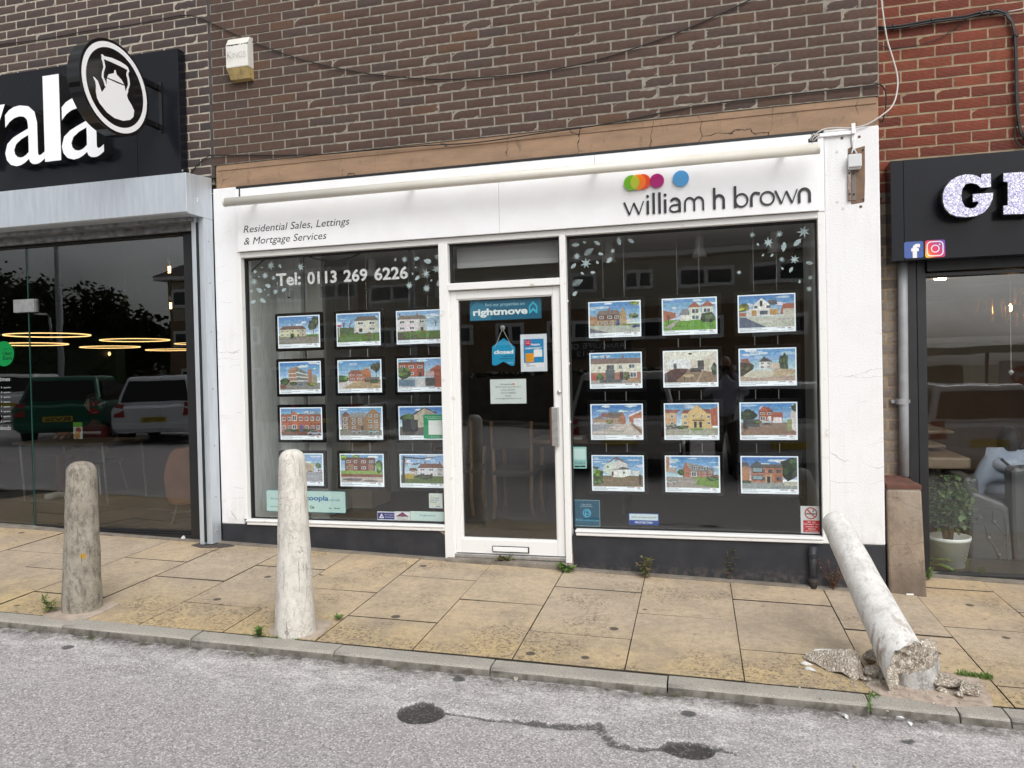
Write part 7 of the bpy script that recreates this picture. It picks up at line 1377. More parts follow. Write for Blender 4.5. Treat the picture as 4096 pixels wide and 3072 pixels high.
for pts in ([(1385, 840), (1520, 848), (1575, 890), (1600, 1100), (1612, 1455)], [(1375, 1000), (1415, 1150), (1520, 1320), (1545, 1450)], [(1455, 860), (1470, 990), (1575, 1110)], [(1522, 1323), (1590, 1160)]): MB().tube([PX(x, y, 1.097) for x, y in pts], .004, 6).build('piping', pm('piping%d' % pts[0][0], (.13, .135, .135), .5), ac)
# plant in white pot
pp = PX(1010, 1140, .82); pz = zs; pr = 205*.392/FPX*(pp-CAM).dot(fw)
pc = Vector((pp.x, .84, pz)); pt_ = thing('potted_plant', pc, 'bushy jade plant in a white pot inside the salon window', 'plant')
zr = PX(1010, 1135, .82).z
MB().lathe([(pr*.72, 0), (pr*.97, zr-pz-.03), (pr*1.0, zr-pz-.03), (pr*1.02, zr-pz), (pr*.95, zr-pz), (pr*.9, zr-pz-.06)], pc, 40).build('pot', pm('pot_white', (.82, .85, .83), .45), pt_, smooth=True)
tk_ = MB(); top = Vector((pc.x, pc.y, zr-.05)); rd = random.Random(21); tips = []
crz = PX(1000, 760, .84).z
for i in range(9):
    a = i*.7; tip = Vector((pc.x+math.cos(a)*pr*rd.uniform(.3, 1.0), pc.y+math.sin(a)*pr*.7, crz+rd.uniform(-.12, .12))); mid = (top*.55+tip*.45)+Vector((0, 0, .02)); tk_.tube([top+Vector((math.cos(a)*.02, math.sin(a)*.02, 0)), mid, tip], [.014, .010, .004], 7); tips += [tip, mid.lerp(tip, .5), mid.lerp(tip, .8)]
tk_.build('branches', pm('bark_tan', (.20, .13, .08), .8), pt_, smooth=True)
JG = [pm('jade_a', (.10, .17, .06), .4, (.065, .12, .05), 30), pm('jade_b', (.18, .26, .11), .4, (.13, .19, .09), 30)]; mb = MB()
for tp in tips:
    for _ in range(34):
        p = tp+Vector((rd.gauss(0, .06), rd.gauss(0, .05), rd.gauss(0.02, .055))); d = Vector((rd.gauss(0, 1), rd.gauss(0, 1), rd.gauss(.4, .7))); blade(mb, p, d, rd.uniform(.03, .06), rd.uniform(.010, .017), rd.randrange(2), .1)
mb.build('foliage', JG, pt_)
# salon fittings: counter, chandelier, downlights, hanging ornament, shelves
DL = pm('downlight', (1, .9, .7), .4, emit=32, ecol=(1, .82, .55))
for x, y, Y, lab in ((998, 200, 1.4, 'lit ceiling downlight nearest the salon window'), (585, 342, 2.6, 'lit downlight on the left of the salon ceiling'), (588, 424, 3.6, 'farther lit downlight on the left of the salon ceiling'), (1305, 390, 3.2, 'lit downlight near the chandelier')):
    P = W(3550+x*.3616, 1050+y*.3616, Y); 
    o = tag(MB().lathe([(.055, -.012), (.06, 0)], (P.x, P.y, 2.35), 24).build('downlight', DL), lab, 'light', 'downlights in the salon ceiling')
ch = W(3550+1500*.3616, 1050+480*.3616, 2.4); cl_ = thing('chandelier', ch, 'golden glass tube chandelier at the right edge of the salon window', 'chandelier'); GLD = pm('gold_glass', (.42, .22, .06), .15, (.12, .06, .02), 40, metal=.5)
for k in range(44):
    a = k*2.4; r = .06+.42*(k/44); z = ch.z+rd.uniform(-.05, .06)+.22*(1-k/44)*(-1 if k % 2 else .6)*.6; MB().tube([(ch.x+.1+r*math.cos(a), ch.y+r*math.sin(a), z-.07), (ch.x+.1+r*math.cos(a), ch.y+r*math.sin(a), z+.07)], .014, 6).build('glass_tube', GLD, cl_)
for k in range(5): a = k*1.3; MB().lathe([(.006, -.04), (.016, -.015), (.012, .01), (.002, .035)], (ch.x+.1+.2*math.cos(a), ch.y+.2*math.sin(a), ch.z), 10).build('candle_bulb', pm('bulb_%d' % k, (1, .7, .35), .4, emit=40, ecol=(1, .55, .18)), cl_, smooth=True)
MB().tube([(ch.x+.1, ch.y, ch.z+.1), (ch.x+.1, ch.y, 2.35)], .008, 6).build('stem', GLD, cl_)
P0 = W(3550+1355*.3616, 1050+230*.3616, 1.0); P1 = W(3550+1368*.3616, 1050+1215*.3616, 1.0); ho = thing('hanging_ornament', P1, 'small crystal ornament hanging on a string in the salon window', 'ornament')
MB().tube([P1, (P1.x, 1.0, 2.35)], .0025, 5).build('string', M['cable_white'], ho); MB().lathe([(.004, -.02), (.02, 0), (.012, .012), (.002, .02)], P1, 8).build('crystal', M['box_grey'], ho)
BEI = pm('beige_leather', (.36, .28, .20), .5, (.30, .22, .15), 6); 
for (xa, ya, xb, yb, Y0, Y1, lab) in ((700, 330, 1240, 455, 1.7, 2.6, 'long beige padded couch behind the jade plant'), (700, 60, 1070, 95, 2.6, 3.6, 'beige shelf behind the couch in the salon'), (700, 205, 985, 240, 2.2, 3.0, 'narrow beige bench between the shelf and the couch')):
    p, q = PX(xa, ya, Y0), PX(xb, yb, Y0); th2 = thing('padded_couch', (q.x, Y0, zs), lab, 'couch'); box('cushion', 5.47, q.x, Y0, Y1, q.z, p.z, BEI, th2, bevel=.02); box('base', 5.47, q.x-.25, Y0+.1, Y1, zs, q.z, M['in_dark'], th2)
box('ceiling_beam', 5.452, 6.2, 1.3, 1.5, 2.2, 2.349, pm('ochre', (.30, .17, .03), .6), si)
# ================================================================== CAFE INTERIOR
K2 = lambda x, y, Y: W(x*.4973, 800+y*.4973, Y); K3 = lambda x, y, Y: W(x*.4973, 1550+y*.4973, Y)
WARM = pm('ring_glow', (1, .8, .5), .4, emit=4.5, ecol=(1, .60, .22))
def ring_light(cx, cy, half, lab, R=.42):
    Zd = FPX*R/(half*.4973); d = ray(cx*.4973, 800+cy*.4973); P = CAM+d*Zd; o = thing('ring_light', P, lab, 'light', 'glowing ring lights in the cafe'); n = 48
    pts = [(P.x+R*math.cos(2*math.pi*i/n), P.y+R*math.sin(2*math.pi*i/n), P.z) for i in range(n+1)]
    MB().tube(pts, .006, 6, caps=False).build('glow_ring', WARM, o, smooth=True); MB().tube([(x, y, z+.013) for x, y, z in pts], .010, 6, caps=False).build('housing', M['black_matt'], o)
    for k in (0, 16, 32): MB().tube([pts[k], (P.x, P.y, 3.0)], .0015, 4).build('hanger', M['cable_black'], o)
for cx_, cy_, hf, lab in ((385, 1087, 305, 'largest glowing ring light at the left of the cafe window'), (1088, 1127, 255, 'upper glowing ring light right of centre in the cafe window'), (258, 1160, 257, 'lower left glowing ring light by the green sticker'), (888, 1183, 218, 'lower middle glowing ring light in the cafe'), (1600, 1155, 182, 'glowing ring light cut off by the right frame of the cafe window'), (1378, 1205, 190, 'lowest glowing ring light near the right frame of the cafe')): ring_light(cx_, cy_, hf, lab)
CLR = glass_mat('bulb_glass', (.95, .9, .8), .05); FIL = pm('filament', (1, .8, .5), .4, emit=20, ecol=(1, .62, .25))
def bulb(x, y, Y, r, lab, lit=True):
    P = K2(x, y, Y); o = thing('pendant_bulb', P, lab, 'light', 'hanging filament bulbs in the cafe')
    MB().lathe([(r*math.sin(math.pi*i/12)+.002, -r*math.cos(math.pi*i/12)) for i in range(12)]+[(.018, r*1.15)], P, 24).build('globe', CLR, o, smooth=True)
    MB().lathe([(.02, 0), (.02, .05), (.008, .06)], P+Vector((0, 0, r*1.15)), 14).build('socket', M['alu'], o, smooth=True); MB().tube([P+Vector((0, 0, r*1.15+.05)), (P.x, P.y, 3.0)], .0035, 6).build('cord', M['cable_white'], o)
    for dx in (-.012, 0, .012): MB().tube([P+Vector((dx, 0, -.035)), P+Vector((dx, 0, .035))], .003, 5).build('filament', FIL if lit else M['cable_white'], o)
bulb(1362, 560, .95, .062, 'upper lit globe bulb near the right of the cafe window'); bulb(1372, 850, 1.9, .058, 'lower lit globe bulb near the right of the cafe window'); bulb(1008, 790, 1.3, .06, 'dim globe bulb hanging in the middle of the cafe window', False)
for i, (x, y) in enumerate(((702, 1080), (676, 1228), (880, 1237), (345, 1122))):
    P = K2(x, y, 7.5); o = tag(MB().lathe([(.012, -.04), (.03, 0), (.012, .04)], P, 12).build('distant_bulb', pm('dist_%d' % i, (1, .8, .5), .4, emit=5, ecol=(1, .6, .25)), smooth=True), 'tiny glowing lamp deep inside the cafe '+('by the largest ring', 'below the middle ring', 'right of the middle below the rings', 'under the left rings')[i], 'light', 'far lamps in the cafe')
# brown chair by the glass
TAN = pm('tan_leather', (.46, .19, .095), .5, (.38, .15, .075), 7, bump=.1); cxm = lambda x, y, Y=.42: W(500+x/3.3175, 1750+y/3.3175, Y)
bc = thing('tub_chair', cxm(800, 1210), 'tan leather tub chair close to the cafe glass', 'chair'); P = [cxm(x, y) for x, y in [(575, 200), (640, 150), (760, 136), (1150, 136), (1240, 200), (1290, 520), (1240, 830), (1180, 895), (620, 900), (560, 860), (525, 780), (490, 520), (520, 360)]]
slabp(P, .42, .52, 'backrest', TAN, bc, .03)
zl = .085; p, q = P[0], P[4]
box('seat', P[10].x+.02, P[6].x-.02, .52, .95, P[8].z+.02, P[8].z+.14, TAN, bc, bevel=.03)
for x, y in ((P[8].x, .5), (P[7].x, .5), (P[8].x-.05, .9), (P[7].x+.05, .9)): MB().tube([(x, y, P[8].z), (x-.045, y-.03, zl)], .010, 8).build('leg', M['alu'], bc)
MB().tube([cxm(600, 1000), cxm(1250, 960)], .008, 6).build('stretcher', M['alu'], bc)
# cafe table and seated customer
tp0 = K3(95, 452, 1.3); tp1 = K3(830, 425, 1.3); tbx = thing('cafe_table', (tp0.x+.4, 1.6, .085), 'dark topped cafe table with a pale edge behind the glass', 'table')
box('table_top', tp0.x, tp1.x, 1.3, 2.0, tp0.z-.02, tp0.z+.015, pm('table_wood', (.20, .15, .11), .4), tbx)
for x in (tp0.x+.06, tp1.x-.06):
    for y in (1.35, 1.95): MB().tube([(x, y, tp0.z-.02), (x+.05, y, .085)], .012, 8).build('leg', M['alu'], tbx)
fc = K3(770, 130, 2.2); bx2, by2 = fc.x, 2.2; pr2 = thing('person', (bx2, by2, .085), 'seated cafe customer in a red top behind the table', 'person'); RED = pm('red_top', (.16, .01, .014), .8, (.12, .008, .01), 9)
zh = fc.z; zsh = zh-.26; zp = .085+.50
J = {'pel': ((bx2, by2, zp), (.15, .12)), 'wst': ((bx2, by2-.01, zp+.2), (.135, .11)), 'chs': ((bx2, by2-.03, zsh-.14), (.165, .12)), 'nck': ((bx2, by2-.02, zsh), (.06, .06)), 'nk2': ((bx2, by2-.02, zsh+.08), .045)}; Bn = [('pel', 'wst'), ('wst', 'chs'), ('chs', 'nck'), ('nck', 'nk2')]
for sg, k in ((-1, 'l'), (1, 'r')):
    J[k+'s'] = ((bx2+sg*.17, by2-.03, zsh-.08), .065); J[k+'e'] = ((bx2+sg*.24, by2-.14, zsh-.33), .05); J[k+'w'] = ((bx2+sg*.05-.1, by2-.32, tp0.z+.06), .034); J[k+'h'] = ((bx2+sg*.1, by2-.06, zp-.02), .095); J[k+'k'] = ((bx2+sg*.12, by2-.45, zp-.03), .065); J[k+'f'] = ((bx2+sg*.14, by2-.42, .13), .045)
    Bn += [('chs', k+'s'), (k+'s', k+'e'), (k+'e', k+'w'), ('pel', k+'h'), (k+'h', k+'k'), (k+'k', k+'f')]
body('clothed_body', J, Bn, RED, pr2, (bx2, by2, .085)); head(pr2, (bx2, by2-.02, zh), (-.8, -.6, 0), SKIN, HAIR, .3)
for sg in (-1, 1): hand(pr2, (bx2+sg*.05-.1, by2-.33, tp0.z+.06), (-.3, -1, -.1), (0, 0, -1), SKIN)
for sg in (-1, 1): 
    x, y = bx2+sg*.14, by2-.48; MB().prism([(x-.045, y+.1, .087), (x+.045, y+.1, .087), (x+.048, y-.1, .087), (x+.02, y-.17, .087), (x-.02, y-.17, .087), (x-.048, y-.1, .087)], (0, 0, .06)).build('shoe', M['letter_white'], pr2, bevel=.02)
ch2 = thing('cafe_chair', (bx2, by2, .085), 'thin legged cafe chair under the customer in red', 'chair'); box('seat', bx2-.21, bx2+.21, by2-.2, by2+.2, zp-.14, zp-.11, M['in_dark'], ch2)
for sx_, sy_ in ((-1, -1), (1, -1), (-1, 1), (1, 1)): MB().tube([(bx2+sx_*.17, by2+sy_*.17, zp-.14), (bx2+sx_*.24, by2+sy_*.22, .085)], .009, 6).build('leg', M['alu'], ch2)
# ================================================================== THE PHOTOGRAPHER, mirrored in the right window
fz = rz(CAM.x, CAM.y-.4); bx3, by3 = CAM.x+.03, CAM.y-.45; pg = thing('person', (bx3, by3, fz), 'bald photographer in a pale grey shirt mirrored in the right window', 'person'); SHIRT = pm('shirt_grey', (.46, .46, .55), .85, (.40, .40, .49), 9)
hz = CAM.z+.07; zsh = hz-.25; zp = fz+.95
J = {'pel': ((bx3, by3, zp), (.155, .12)), 'wst': ((bx3, by3, zp+.2), (.16, .125)), 'chs': ((bx3, by3, zsh-.14), (.185, .13)), 'nck': ((bx3, by3, zsh), (.065, .065)), 'nk2': ((bx3, by3, zsh+.09), .052)}; Bn = [('pel', 'wst'), ('wst', 'chs'), ('chs', 'nck'), ('nck', 'nk2')]
for sg, k in ((-1, 'l'), (1, 'r')):
    J[k+'s'] = ((bx3+sg*.19, by3, zsh-.08), .068); J[k+'e'] = ((bx3+sg*.30, by3+.16, zsh-.22), .052); J[k+'w'] = ((bx3+sg*.10, by3+.30, CAM.z-.06), .033)
    Bn += [('chs', k+'s'), (k+'s', k+'e'), (k+'e', k+'w')]
body('shirt_body', J, Bn, SHIRT, pg, (bx3, by3, fz))
J = {'pel': ((bx3, by3, zp+.02), (.16, .125))}; Bn = []
for sg, k in ((-1, 'l'), (1, 'r')): J[k+'h'] = ((bx3+sg*.09, by3, zp-.08), .10); J[k+'k'] = ((bx3+sg*.11, by3+.02, fz+.5), .066); J[k+'a'] = ((bx3+sg*.12, by3, fz+.10), .045); J[k+'t'] = ((bx3+sg*.13, by3+.14, fz+.045), .038); Bn += [('pel', k+'h'), (k+'h', k+'k'), (k+'k', k+'a'), (k+'a', k+'t')]
body('trousers', J, Bn, M['in_dark'], pg, (bx3, by3, fz)); head(pg, (bx3, by3+.02, hz), (0, 1, 0), SKIN, HAIR, bald=True)
for sg in (-1, 1): hand(pg, (bx3+sg*.10, by3+.31, CAM.z-.06), (-sg*.4, .3, 1), (0, 1, 0), SKIN, .9)
tag(box('phone', CAM.x-.075, CAM.x+.075, CAM.y-.085, CAM.y-.075, CAM.z-.04, CAM.z+.035, M['black_gloss']), 'black phone held by the photographer', 'phone')
# ================================================================== THE FAR SIDE OF THE STREET (seen mirrored in the glass)
def RF(px, py, Yv):
    P = W(px, py, Yv); return Vector((P.x, .1-P.y, P.z))
t = NT('flats_brick'); bt = t.n.new('ShaderNodeTexBrick'); bt.inputs['Scale'].default_value = 4.4; bt.inputs['Color1'].default_value = (.33, .215, .125, 1); bt.inputs['Color2'].default_value = (.26, .165, .095, 1); bt.inputs['Mortar'].default_value = (.17, .14, .11, 1); bt.inputs['Mortar Size'].default_value = .02; bt.inputs['Row Height'].default_value = .33
mp = t.n.new('ShaderNodeMapping'); mp.inputs['Rotation'].default_value = (math.pi/2, 0, 0); t.L(t.pos, mp.inputs[0]); t.L(mp.outputs[0], bt.inputs[0]); t.set('Base Color', bt.outputs[0]); t.set('Roughness', .9); FBK = t.m
ROOF = pm('roof_tiles', (.075, .055, .05), .8, (.05, .04, .038), 3); UPVC = pm('upvc', (.8, .8, .8), .4); WGL = pm('window_dark', (.035, .04, .045), .08); CLD = pm('cladding', (.46, .42, .33), .7)
YF = -24.0
def flats(x0, x1, y, zt_, label, cols, storeys=3):
    zg_ = rz((x0+x1)/2, y); o = thing('block_of_flats', ((x0+x1)/2, y, zg_), label, 'building', 'flats across the road'); wl_ = box('wall', x0, x1, y-9, y, zg_-1, zt_, FBK, o)
    box('gutter', x0-.4, x1+.4, y-9.4, y+.45, zt_, zt_+.18, UPVC, o)
    MB().prism([(x0-.5, y+.5, zt_+.18), (x0-.5, y-9.5, zt_+.18), (x0-.5+2.2, y-4.5, zt_+2.6)], (x1-x0+1, 0, 0)).build('roof', ROOF, o)
    sh_z = (zt_-zg_-.5)/storeys; sp = (x1-x0)/cols
    for f in range(storeys):
        for c_ in range(cols):
            cx_ = x0+(c_+.5)*sp; w = 1.9 if (c_+f) % 3 else 1.1; z0 = zg_+.5+f*sh_z+sh_z*.36; z1 = z0+sh_z*.42
            fr_ = box('window', cx_-w/2, cx_+w/2, y+.0, y+.08, z0, z1, UPVC, o); box('pane', cx_-w/2+.13, cx_-.07, y+.08, y+.09, z0+.13, z1-.13, WGL, fr_); box('pane', cx_+.07, cx_+w/2-.13, y+.08, y+.09, z0+.13, z1-.13, WGL, fr_)
        if f == storeys-1: box('cladding_band', x0+.2, x1-.2, y+.002, y+.03, zg_+.5+f*sh_z+sh_z*.02, zt_-.05, CLD, o)
    return o
xe = RF(672, 1200, -YF).x; zt_ = RF(672, 1128, -YF).z
flats(xe, xe+9.5, YF, zt_, 'brown brick flats with white windows across the road, nearest the trees', 4); flats(xe+10.2, xe+27, YF+1.5, zt_-.4, 'long brown brick block of flats with a pale top band across the road', 7)
OP = MB(); p_y = -17.5
OP.add([(-70, -70, rz(-70, -70)+.13), (75, -70, rz(75, -70)+.13), (75, p_y, rz(75, p_y)+.13), (-70, p_y, rz(-70, p_y)+.13), (-70, p_y, rz(-70, p_y)), (75, p_y, rz(75, p_y))], [(0, 1, 2, 3), (3, 2, 5, 4)]); struct(OP.build('far_pavement', pm('far_paving', (.17, .15, .12), .9, (.13, .12, .10), 2)))
lw = thing('garden_wall', (xe-4, -19, rz(xe-4, -19)), 'low stone garden wall across the road below the hedge', 'wall')
box('wall', xe-22, xe+26, -19.3, -19, rz(xe-20, -19)-1.5, rz(xe-4, -19)+.95, pm('garden_stone', (.13, .11, .085), .9, (.09, .075, .06), 3), lw)
LG = [pm('leaf_dark', (.030, .048, .014), .7, (.018, .032, .009), 2), pm('leaf_mid', (.05, .075, .02), .7, (.032, .05, .014), 2), pm('leaf_rust', (.075, .048, .02), .7, (.05, .032, .012), 2)]
BRK = pm('bark', (.06, .045, .033), .9)
def tree(loc, h, r, label, seed, mats, n=3200, ls=.22):
    rd = random.Random(seed); P = Vector(loc); o = thing('tree', P, label, 'tree', 'trees across the road'); tr_ = MB(); tr_.tube([P-Vector((0, 0, .3)), P+Vector((.1, 0, h*.3)), P+Vector((.15, .1, h*.6)), P+Vector((.1, .1, h*.9))], [r*.09, r*.07, r*.045, .02], 9)
    bl = []
    for k in range(13):
        a = k*2.4; q = P+Vector((math.cos(a)*r*rd.uniform(.25, .85), math.sin(a)*r*rd.uniform(.25, .85), h*rd.uniform(.38, .95))); bl.append((q, r*rd.uniform(.28, .5))); tr_.tube([P+Vector((.1, 0, h*rd.uniform(.25, .5))), q], [r*.03, .02], 6)
    tr_.build('trunk', BRK, o, smooth=True); mb = MB()
    for _ in range(n):
        q, br = bl[rd.randrange(len(bl))]; v = Vector((rd.gauss(0, 1), rd.gauss(0, 1), rd.gauss(0, 1))).normalized()*br*rd.random()**.45; p = q+v; a = Vector((rd.gauss(0, 1), rd.gauss(0, 1), rd.gauss(0, 1))).normalized(); b = a.orthogonal().normalized(); s_ = ls*rd.uniform(.5, 1.2)
        mb.add([p-a*s_, p+b*s_*.6, p+a*s_, p-b*s_*.6], [(0, 1, 2, 3)], 0 if rd.random() < .6 else 1)
    mb.build('crown', mats, o)
for i, (px, pt_y, Yv, r, lab, mm) in enumerate([(-60, 1120, 34, 4.2, 'rust tinged tree at the far left across the road', (LG[2], LG[0])), (110, 1125, 36, 3.8, 'tall dark tree behind the street lamp across the road', (LG[0], LG[1])), (290, 1180, 33, 3.6, 'rounded green tree in the middle of the far verge', (LG[1], LG[0])), (455, 1210, 36, 3.6, 'broad dark tree left of the flats across the road', (LG[0], LG[1])), (590, 1275, 32, 2.8, 'smaller drooping tree beside the flats across the road', (LG[1], LG[0]))]):
    P = RF(px, pt_y, Yv); g_ = rz(P.x, P.y)+.1; tree((P.x, P.y, g_), P.z-g_, r, lab, 70+i, mm)
def hedge(x0, x1, y, z0, h, label, seed):
    rd = random.Random(seed); mb = MB(); o = thing('hedge', ((x0+x1)/2, y, z0), label, 'hedge')
    for _ in range(int(900*(x1-x0)/6)):
        p = Vector((rd.uniform(x0, x1), y+rd.gauss(0, .35), z0+h*rd.random()**.6)); a = Vector((rd.gauss(0, 1), rd.gauss(0, 1), rd.gauss(0, 1))).normalized(); b = a.orthogonal().normalized(); s_ = rd.uniform(.07, .16); mb.add([p-a*s_, p+b*s_*.6, p+a*s_, p-b*s_*.6], [(0, 1, 2, 3)], rd.randrange(2))
    mb.build('foliage', [LG[0], LG[1]], o); box('stems', x0, x1, y-.25, y+.25, z0-.3, z0+h*.75, LG[0], o)
hedge(xe-18, xe+1, -19.9, rz(xe-8, -20)+.8, 2.0, 'thick dark hedge over the garden wall across the road', 81); hedge(xe+2, xe+22, -20.2, rz(xe+12, -20)+.5, 1.1, 'low hedge in front of the flats across the road', 82)
def lamp(px, Yv, h, label, r=.09):
    P = RF(px, 1500, Yv); z = rz(P.x, P.y)+.1; o = thing('street_lamp', (P.x, P.y, z), label, 'street lamp', 'posts across the road'); MB().tube([(P.x, P.y, z-.2), (P.x, P.y, z+1.4), (P.x, P.y, z+h)], [r*1.3, r, r*.7], 12).build('post', M['grey_pvc'], o, smooth=True)
    MB().tube([(P.x, P.y, z+h), (P.x+.3, P.y+.4, z+h+.12), (P.x+.5, P.y+.9, z+h+.12)], .04, 8).build('arm', M['grey_pvc'], o); box('lantern', P.x+.4, P.x+.65, P.y+.8, P.y+1.4, z+h+.06, z+h+.16, M['box_grey'], o)
lamp(246, 18.2, 9.5, 'tall grey lamp post in front of the far trees', .12); lamp(207, 30, 4.6, 'shorter lamp post farther back by the trees'); lamp(1660, 18.2, 8, 'lamp post in front of the brick flats')
def car(P, col, label, plate, rough=.25, ptext=None, W_=1.72, L=3.8, H=1.48, rot=0, platecol=(.55, .42, .05)):
    """rear of the car faces the shop (+y)"""
    z = rz(P.x, P.y); o = thing('parked_car', (P.x, P.y, z), label, 'car', 'cars parked across the road'); w = W_/2; x, y = P.x, P.y; pt = pm('paint_'+plate.replace(' ', ''), col, rough, coat=.6)
    st = [(0, .36, .80, .96), (.06, .28, .86, 1.0), (.5, .24, .9, 1.0), (1.6, .22, .9, 1.0), (2.6, .22, .88, .97), (3.4, .24, .74, .92), (L, .34, .62, .80)]; mb = MB()
    for d, zl_, zs_, ws in st:
        yy = y-d; k = w*ws; mb.v += [Vector(q) for q in [(x-k*.9, yy, z+zl_), (x-k, yy, z+zl_+.18), (x-k, yy, z+zs_-.1), (x-k*.93, yy, z+zs_), (x+k*.93, yy, z+zs_), (x+k, yy, z+zs_-.1), (x+k, yy, z+zl_+.18), (x+k*.9, yy, z+zl_)]]
    for i in range(len(st)-1):
        for j in range(8): mb.f.append([i*8+j, i*8+(j+1) % 8, (i+1)*8+(j+1) % 8, (i+1)*8+j]); mb.m.append(0); mb.c.append(None)
    mb.f += [[7-j for j in range(8)], [(len(st)-1)*8+j for j in range(8)]]; mb.m += [0, 0]; mb.c += [None, None]
    mb.build('body', pt, o, bevel=.05)
    k = w*.92; k2 = w*.72; zc_ = z+.86; zr_ = z+H
    cab = MB().hexa([Vector(q) for q in [(x-k, y-2.75, zc_), (x+k, y-2.75, zc_), (x+k, y-.12, zc_), (x-k, y-.12, zc_), (x-k2, y-1.95, zr_), (x+k2, y-1.95, zr_), (x+k2, y-.42, zr_), (x-k2, y-.42, zr_)]]); cb2 = cab.build('cabin', pt, o, bevel=.06)
    def pane(q): MB().add([Vector(v) for v in q], [(0, 1, 2, 3)]).build('window', M['black_gloss'], cb2)
    def lerp(a, b, t_): return tuple(a[i]+(b[i]-a[i])*t_ for i in range(3))
    A_, B_, C_, D_ = (x-k, y-.12, zc_), (x+k, y-.12, zc_), (x+k2, y-.42, zr_), (x-k2, y-.42, zr_); e = .012
    pane([(q[0]*.9+x*.1, q[1]+e, q[2]) for q in (lerp(A_, D_, .12), lerp(B_, C_, .12), lerp(B_, C_, .84), lerp(A_, D_, .84))])
    for sg in (-1, 1): pane([(x+sg*(k*1.0+e-.02*0), y-.35, zc_+.06), (x+sg*(k+e), y-2.5, zc_+.06), (x+sg*(k2+.055+e), y-1.95, zr_-.09), (x+sg*(k2+.055+e), y-.55, zr_-.09)])
    for sg in (-1, 1):
        MB().prism([(x+sg*w*.93, y+.015, z+.62), (x+sg*w*.68, y+.03, z+.62), (x+sg*w*.72, y-.02, z+.90), (x+sg*w*.90, y-.04, z+.90)][::sg], (0, -.08, 0)).build('tail_light', pm('tail_red', (.30, .01, .012), .2) if 'tail_red' not in MATS else MATS['tail_red'], o)
        for d in (.75, 3.0):
            wh = MB().lathe([(.30, -.1), (.32, -.06), (.32, .06), (.30, .1)], (x+sg*(w-.1), y-d, z+.31), 24, (1, 0, 0)).build('wheel', M['rubber'], o); MB().lathe([(.2, 0), (.19, .015), (.05, .02)], (x+sg*(w+.0), y-d, z+.31), 18, (sg, 0, 0)).build('rim', M['alu'], wh)
    pb = box('number_plate', x-.27, x+.27, y+.03, y+.045, z+.50, z+.61, pm('plate_'+plate.replace(' ', ''), platecol, .4), o)
    if ptext:
        vs, fs, (a, b, c, d) = text2d(ptext, .02); mb = MB(); s_ = .46/(b-a); mb.add([(x+.23-(vx-a)*s_, y+.0465, z+.515+(vz-c)*.08/(d-c)) for vx, vz in vs], fs); mb.build('plate_text', M['black_matt'], pb)
    o.rotation_euler.z = rot
    box('bumper', x-w*.96, x+w*.96, y-.25, y+.035, z+.34, z+.50, pt, o, bevel=.04)
    return o
def carpos(px, Yv): P = RF(px, 1750, Yv); return P
car(carpos(625, 8.3), (.72, .74, .78), 'silver hatchback parked with its rear to the cafe', 'A', ptext='VO09 NTK', rot=-.45)
car(carpos(240, 7.6), (.012, .11, .065), 'dark green hatchback parked left of the silver hatchback', 'B', ptext='RV26', W_=1.76, H=1.45, rot=-.5)
car(carpos(40, 13), (.78, .79, .8), 'white hatchback farther back on the left', 'C', W_=1.68, rot=-.4)
car(carpos(2480, 6.2), (.50, .49, .48), 'grey crossover behind the photographer mirrored left in the right window', 'D', W_=1.85, H=1.62, L=4.3)
car(carpos(3160, 6.6), (.66, .68, .70), 'silver saloon mirrored at the right end of the right window', 'E', W_=1.8, L=4.4)
car(carpos(1290, 9.5), (.05, .05, .055), 'dark car mirrored low in the left window', 'F', W_=1.75)
car(carpos(4050, 7.0), (.66, .68, .72), 'pale blue grey car mirrored in the salon window', 'H', W_=1.8)
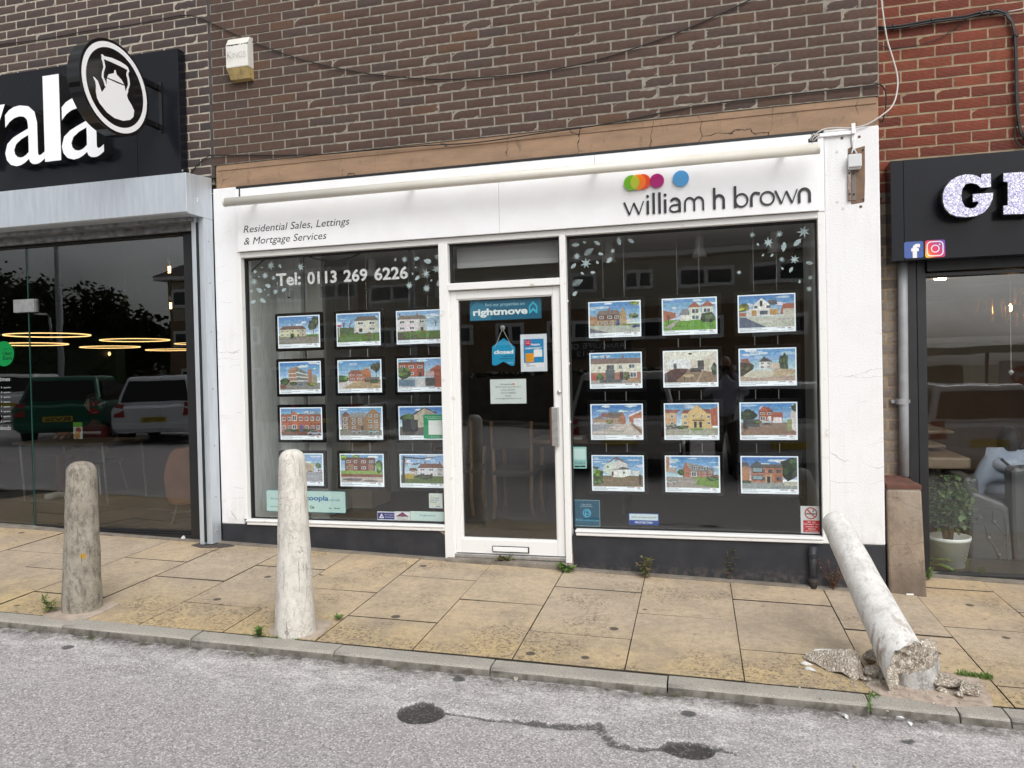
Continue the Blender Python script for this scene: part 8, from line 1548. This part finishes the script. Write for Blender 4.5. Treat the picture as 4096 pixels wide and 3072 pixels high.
# bus shelter mirrored in the salon glass
bp = RF(4000, 1500, 16.5); zb3 = rz(bp.x, bp.y); bs = thing('bus_shelter', (bp.x, bp.y, zb3), 'glazed bus shelter with a curved roof across the road', 'bus shelter')
for dx in (-2, 0, 2): MB().tube([(bp.x+dx, bp.y, zb3), (bp.x+dx, bp.y, zb3+2.3)], .05, 8).build('post', M['grey_pvc'], bs)
MB().prism([(bp.x-2.3, bp.y+1.2*math.cos(a), zb3+2.3+.45*math.sin(a)) for a in [i*math.pi/8 for i in range(9)]], (4.6, 0, 0)).build('roof', pm('shelter_roof', (.3, .3, .24), .3), bs)
box('advert_panel', bp.x-2.2, bp.x-.6, bp.y-.05, bp.y+.05, zb3+.35, zb3+2.0, pm('advert_pale', (.20, .22, .17), .4), bs); box('metro_panel', bp.x+.3, bp.x+1.3, bp.y-.03, bp.y+.03, zb3+1.0, zb3+2.1, UPVC, bs)
mb = MB(); flat(mb, cir(bp.x+.8, zb3+1.72, .26), 0); [setattr(v, 'y', bp.y+.035) for v in mb.v]; mb.f = [f[::-1] for f in mb.f]; mb.build('metro_disc', pm('metro_red', (.35, .01, .02), .5), bs)
for s_, wd_, z0, h_ in (('M', .3, 1.6, .24), ('METRO', .7, 1.2, .14)):
    vs, fs, (a, b, c, d) = text2d(s_, .03); mb = MB(); k = wd_/(b-a); mb.add([(bp.x+.8+wd_/2-(vx-a)*k, bp.y+.04, zb3+z0+(vz-c)*h_/(d-c)) for vx, vz in vs], fs); mb.build('lettering', M['letter_white'] if s_ == 'M' else M['ink_dark'], bs)
box('shelter_rail', bp.x-2, bp.x+2, bp.y-.04, bp.y, zb3+.62, zb3+.70, pm('rail_red', (.40, .03, .02), .5), bs)
# street name board on the flats
nb = RF(2335, 1400, -YF-1.55); o = thing('name_board', nb, 'dark name board with pale letters on the flats across the road', 'sign'); bw = 1.7
box('board', nb.x-bw, nb.x+bw, YF+1.5+.0, YF+1.5+.05, nb.z-.32, nb.z+.32, M['in_dark'], o)
for s_, wd_, z0, h_ in (('ARNCLIFFE GRANGE', 3.0, .04, .2), ('7-12', .6, -.24, .2)):
    vs, fs, (a, b, c, d) = text2d(s_, .01); mb = MB(); k = wd_/(b-a); mb.add([(nb.x+wd_/2-(vx-a)*k, YF+1.555, nb.z+z0+(vz-c)*h_/(d-c)) for vx, vz in vs], fs); mb.build('lettering', M['letter_white'], o)
bpy.context.view_layer.update()
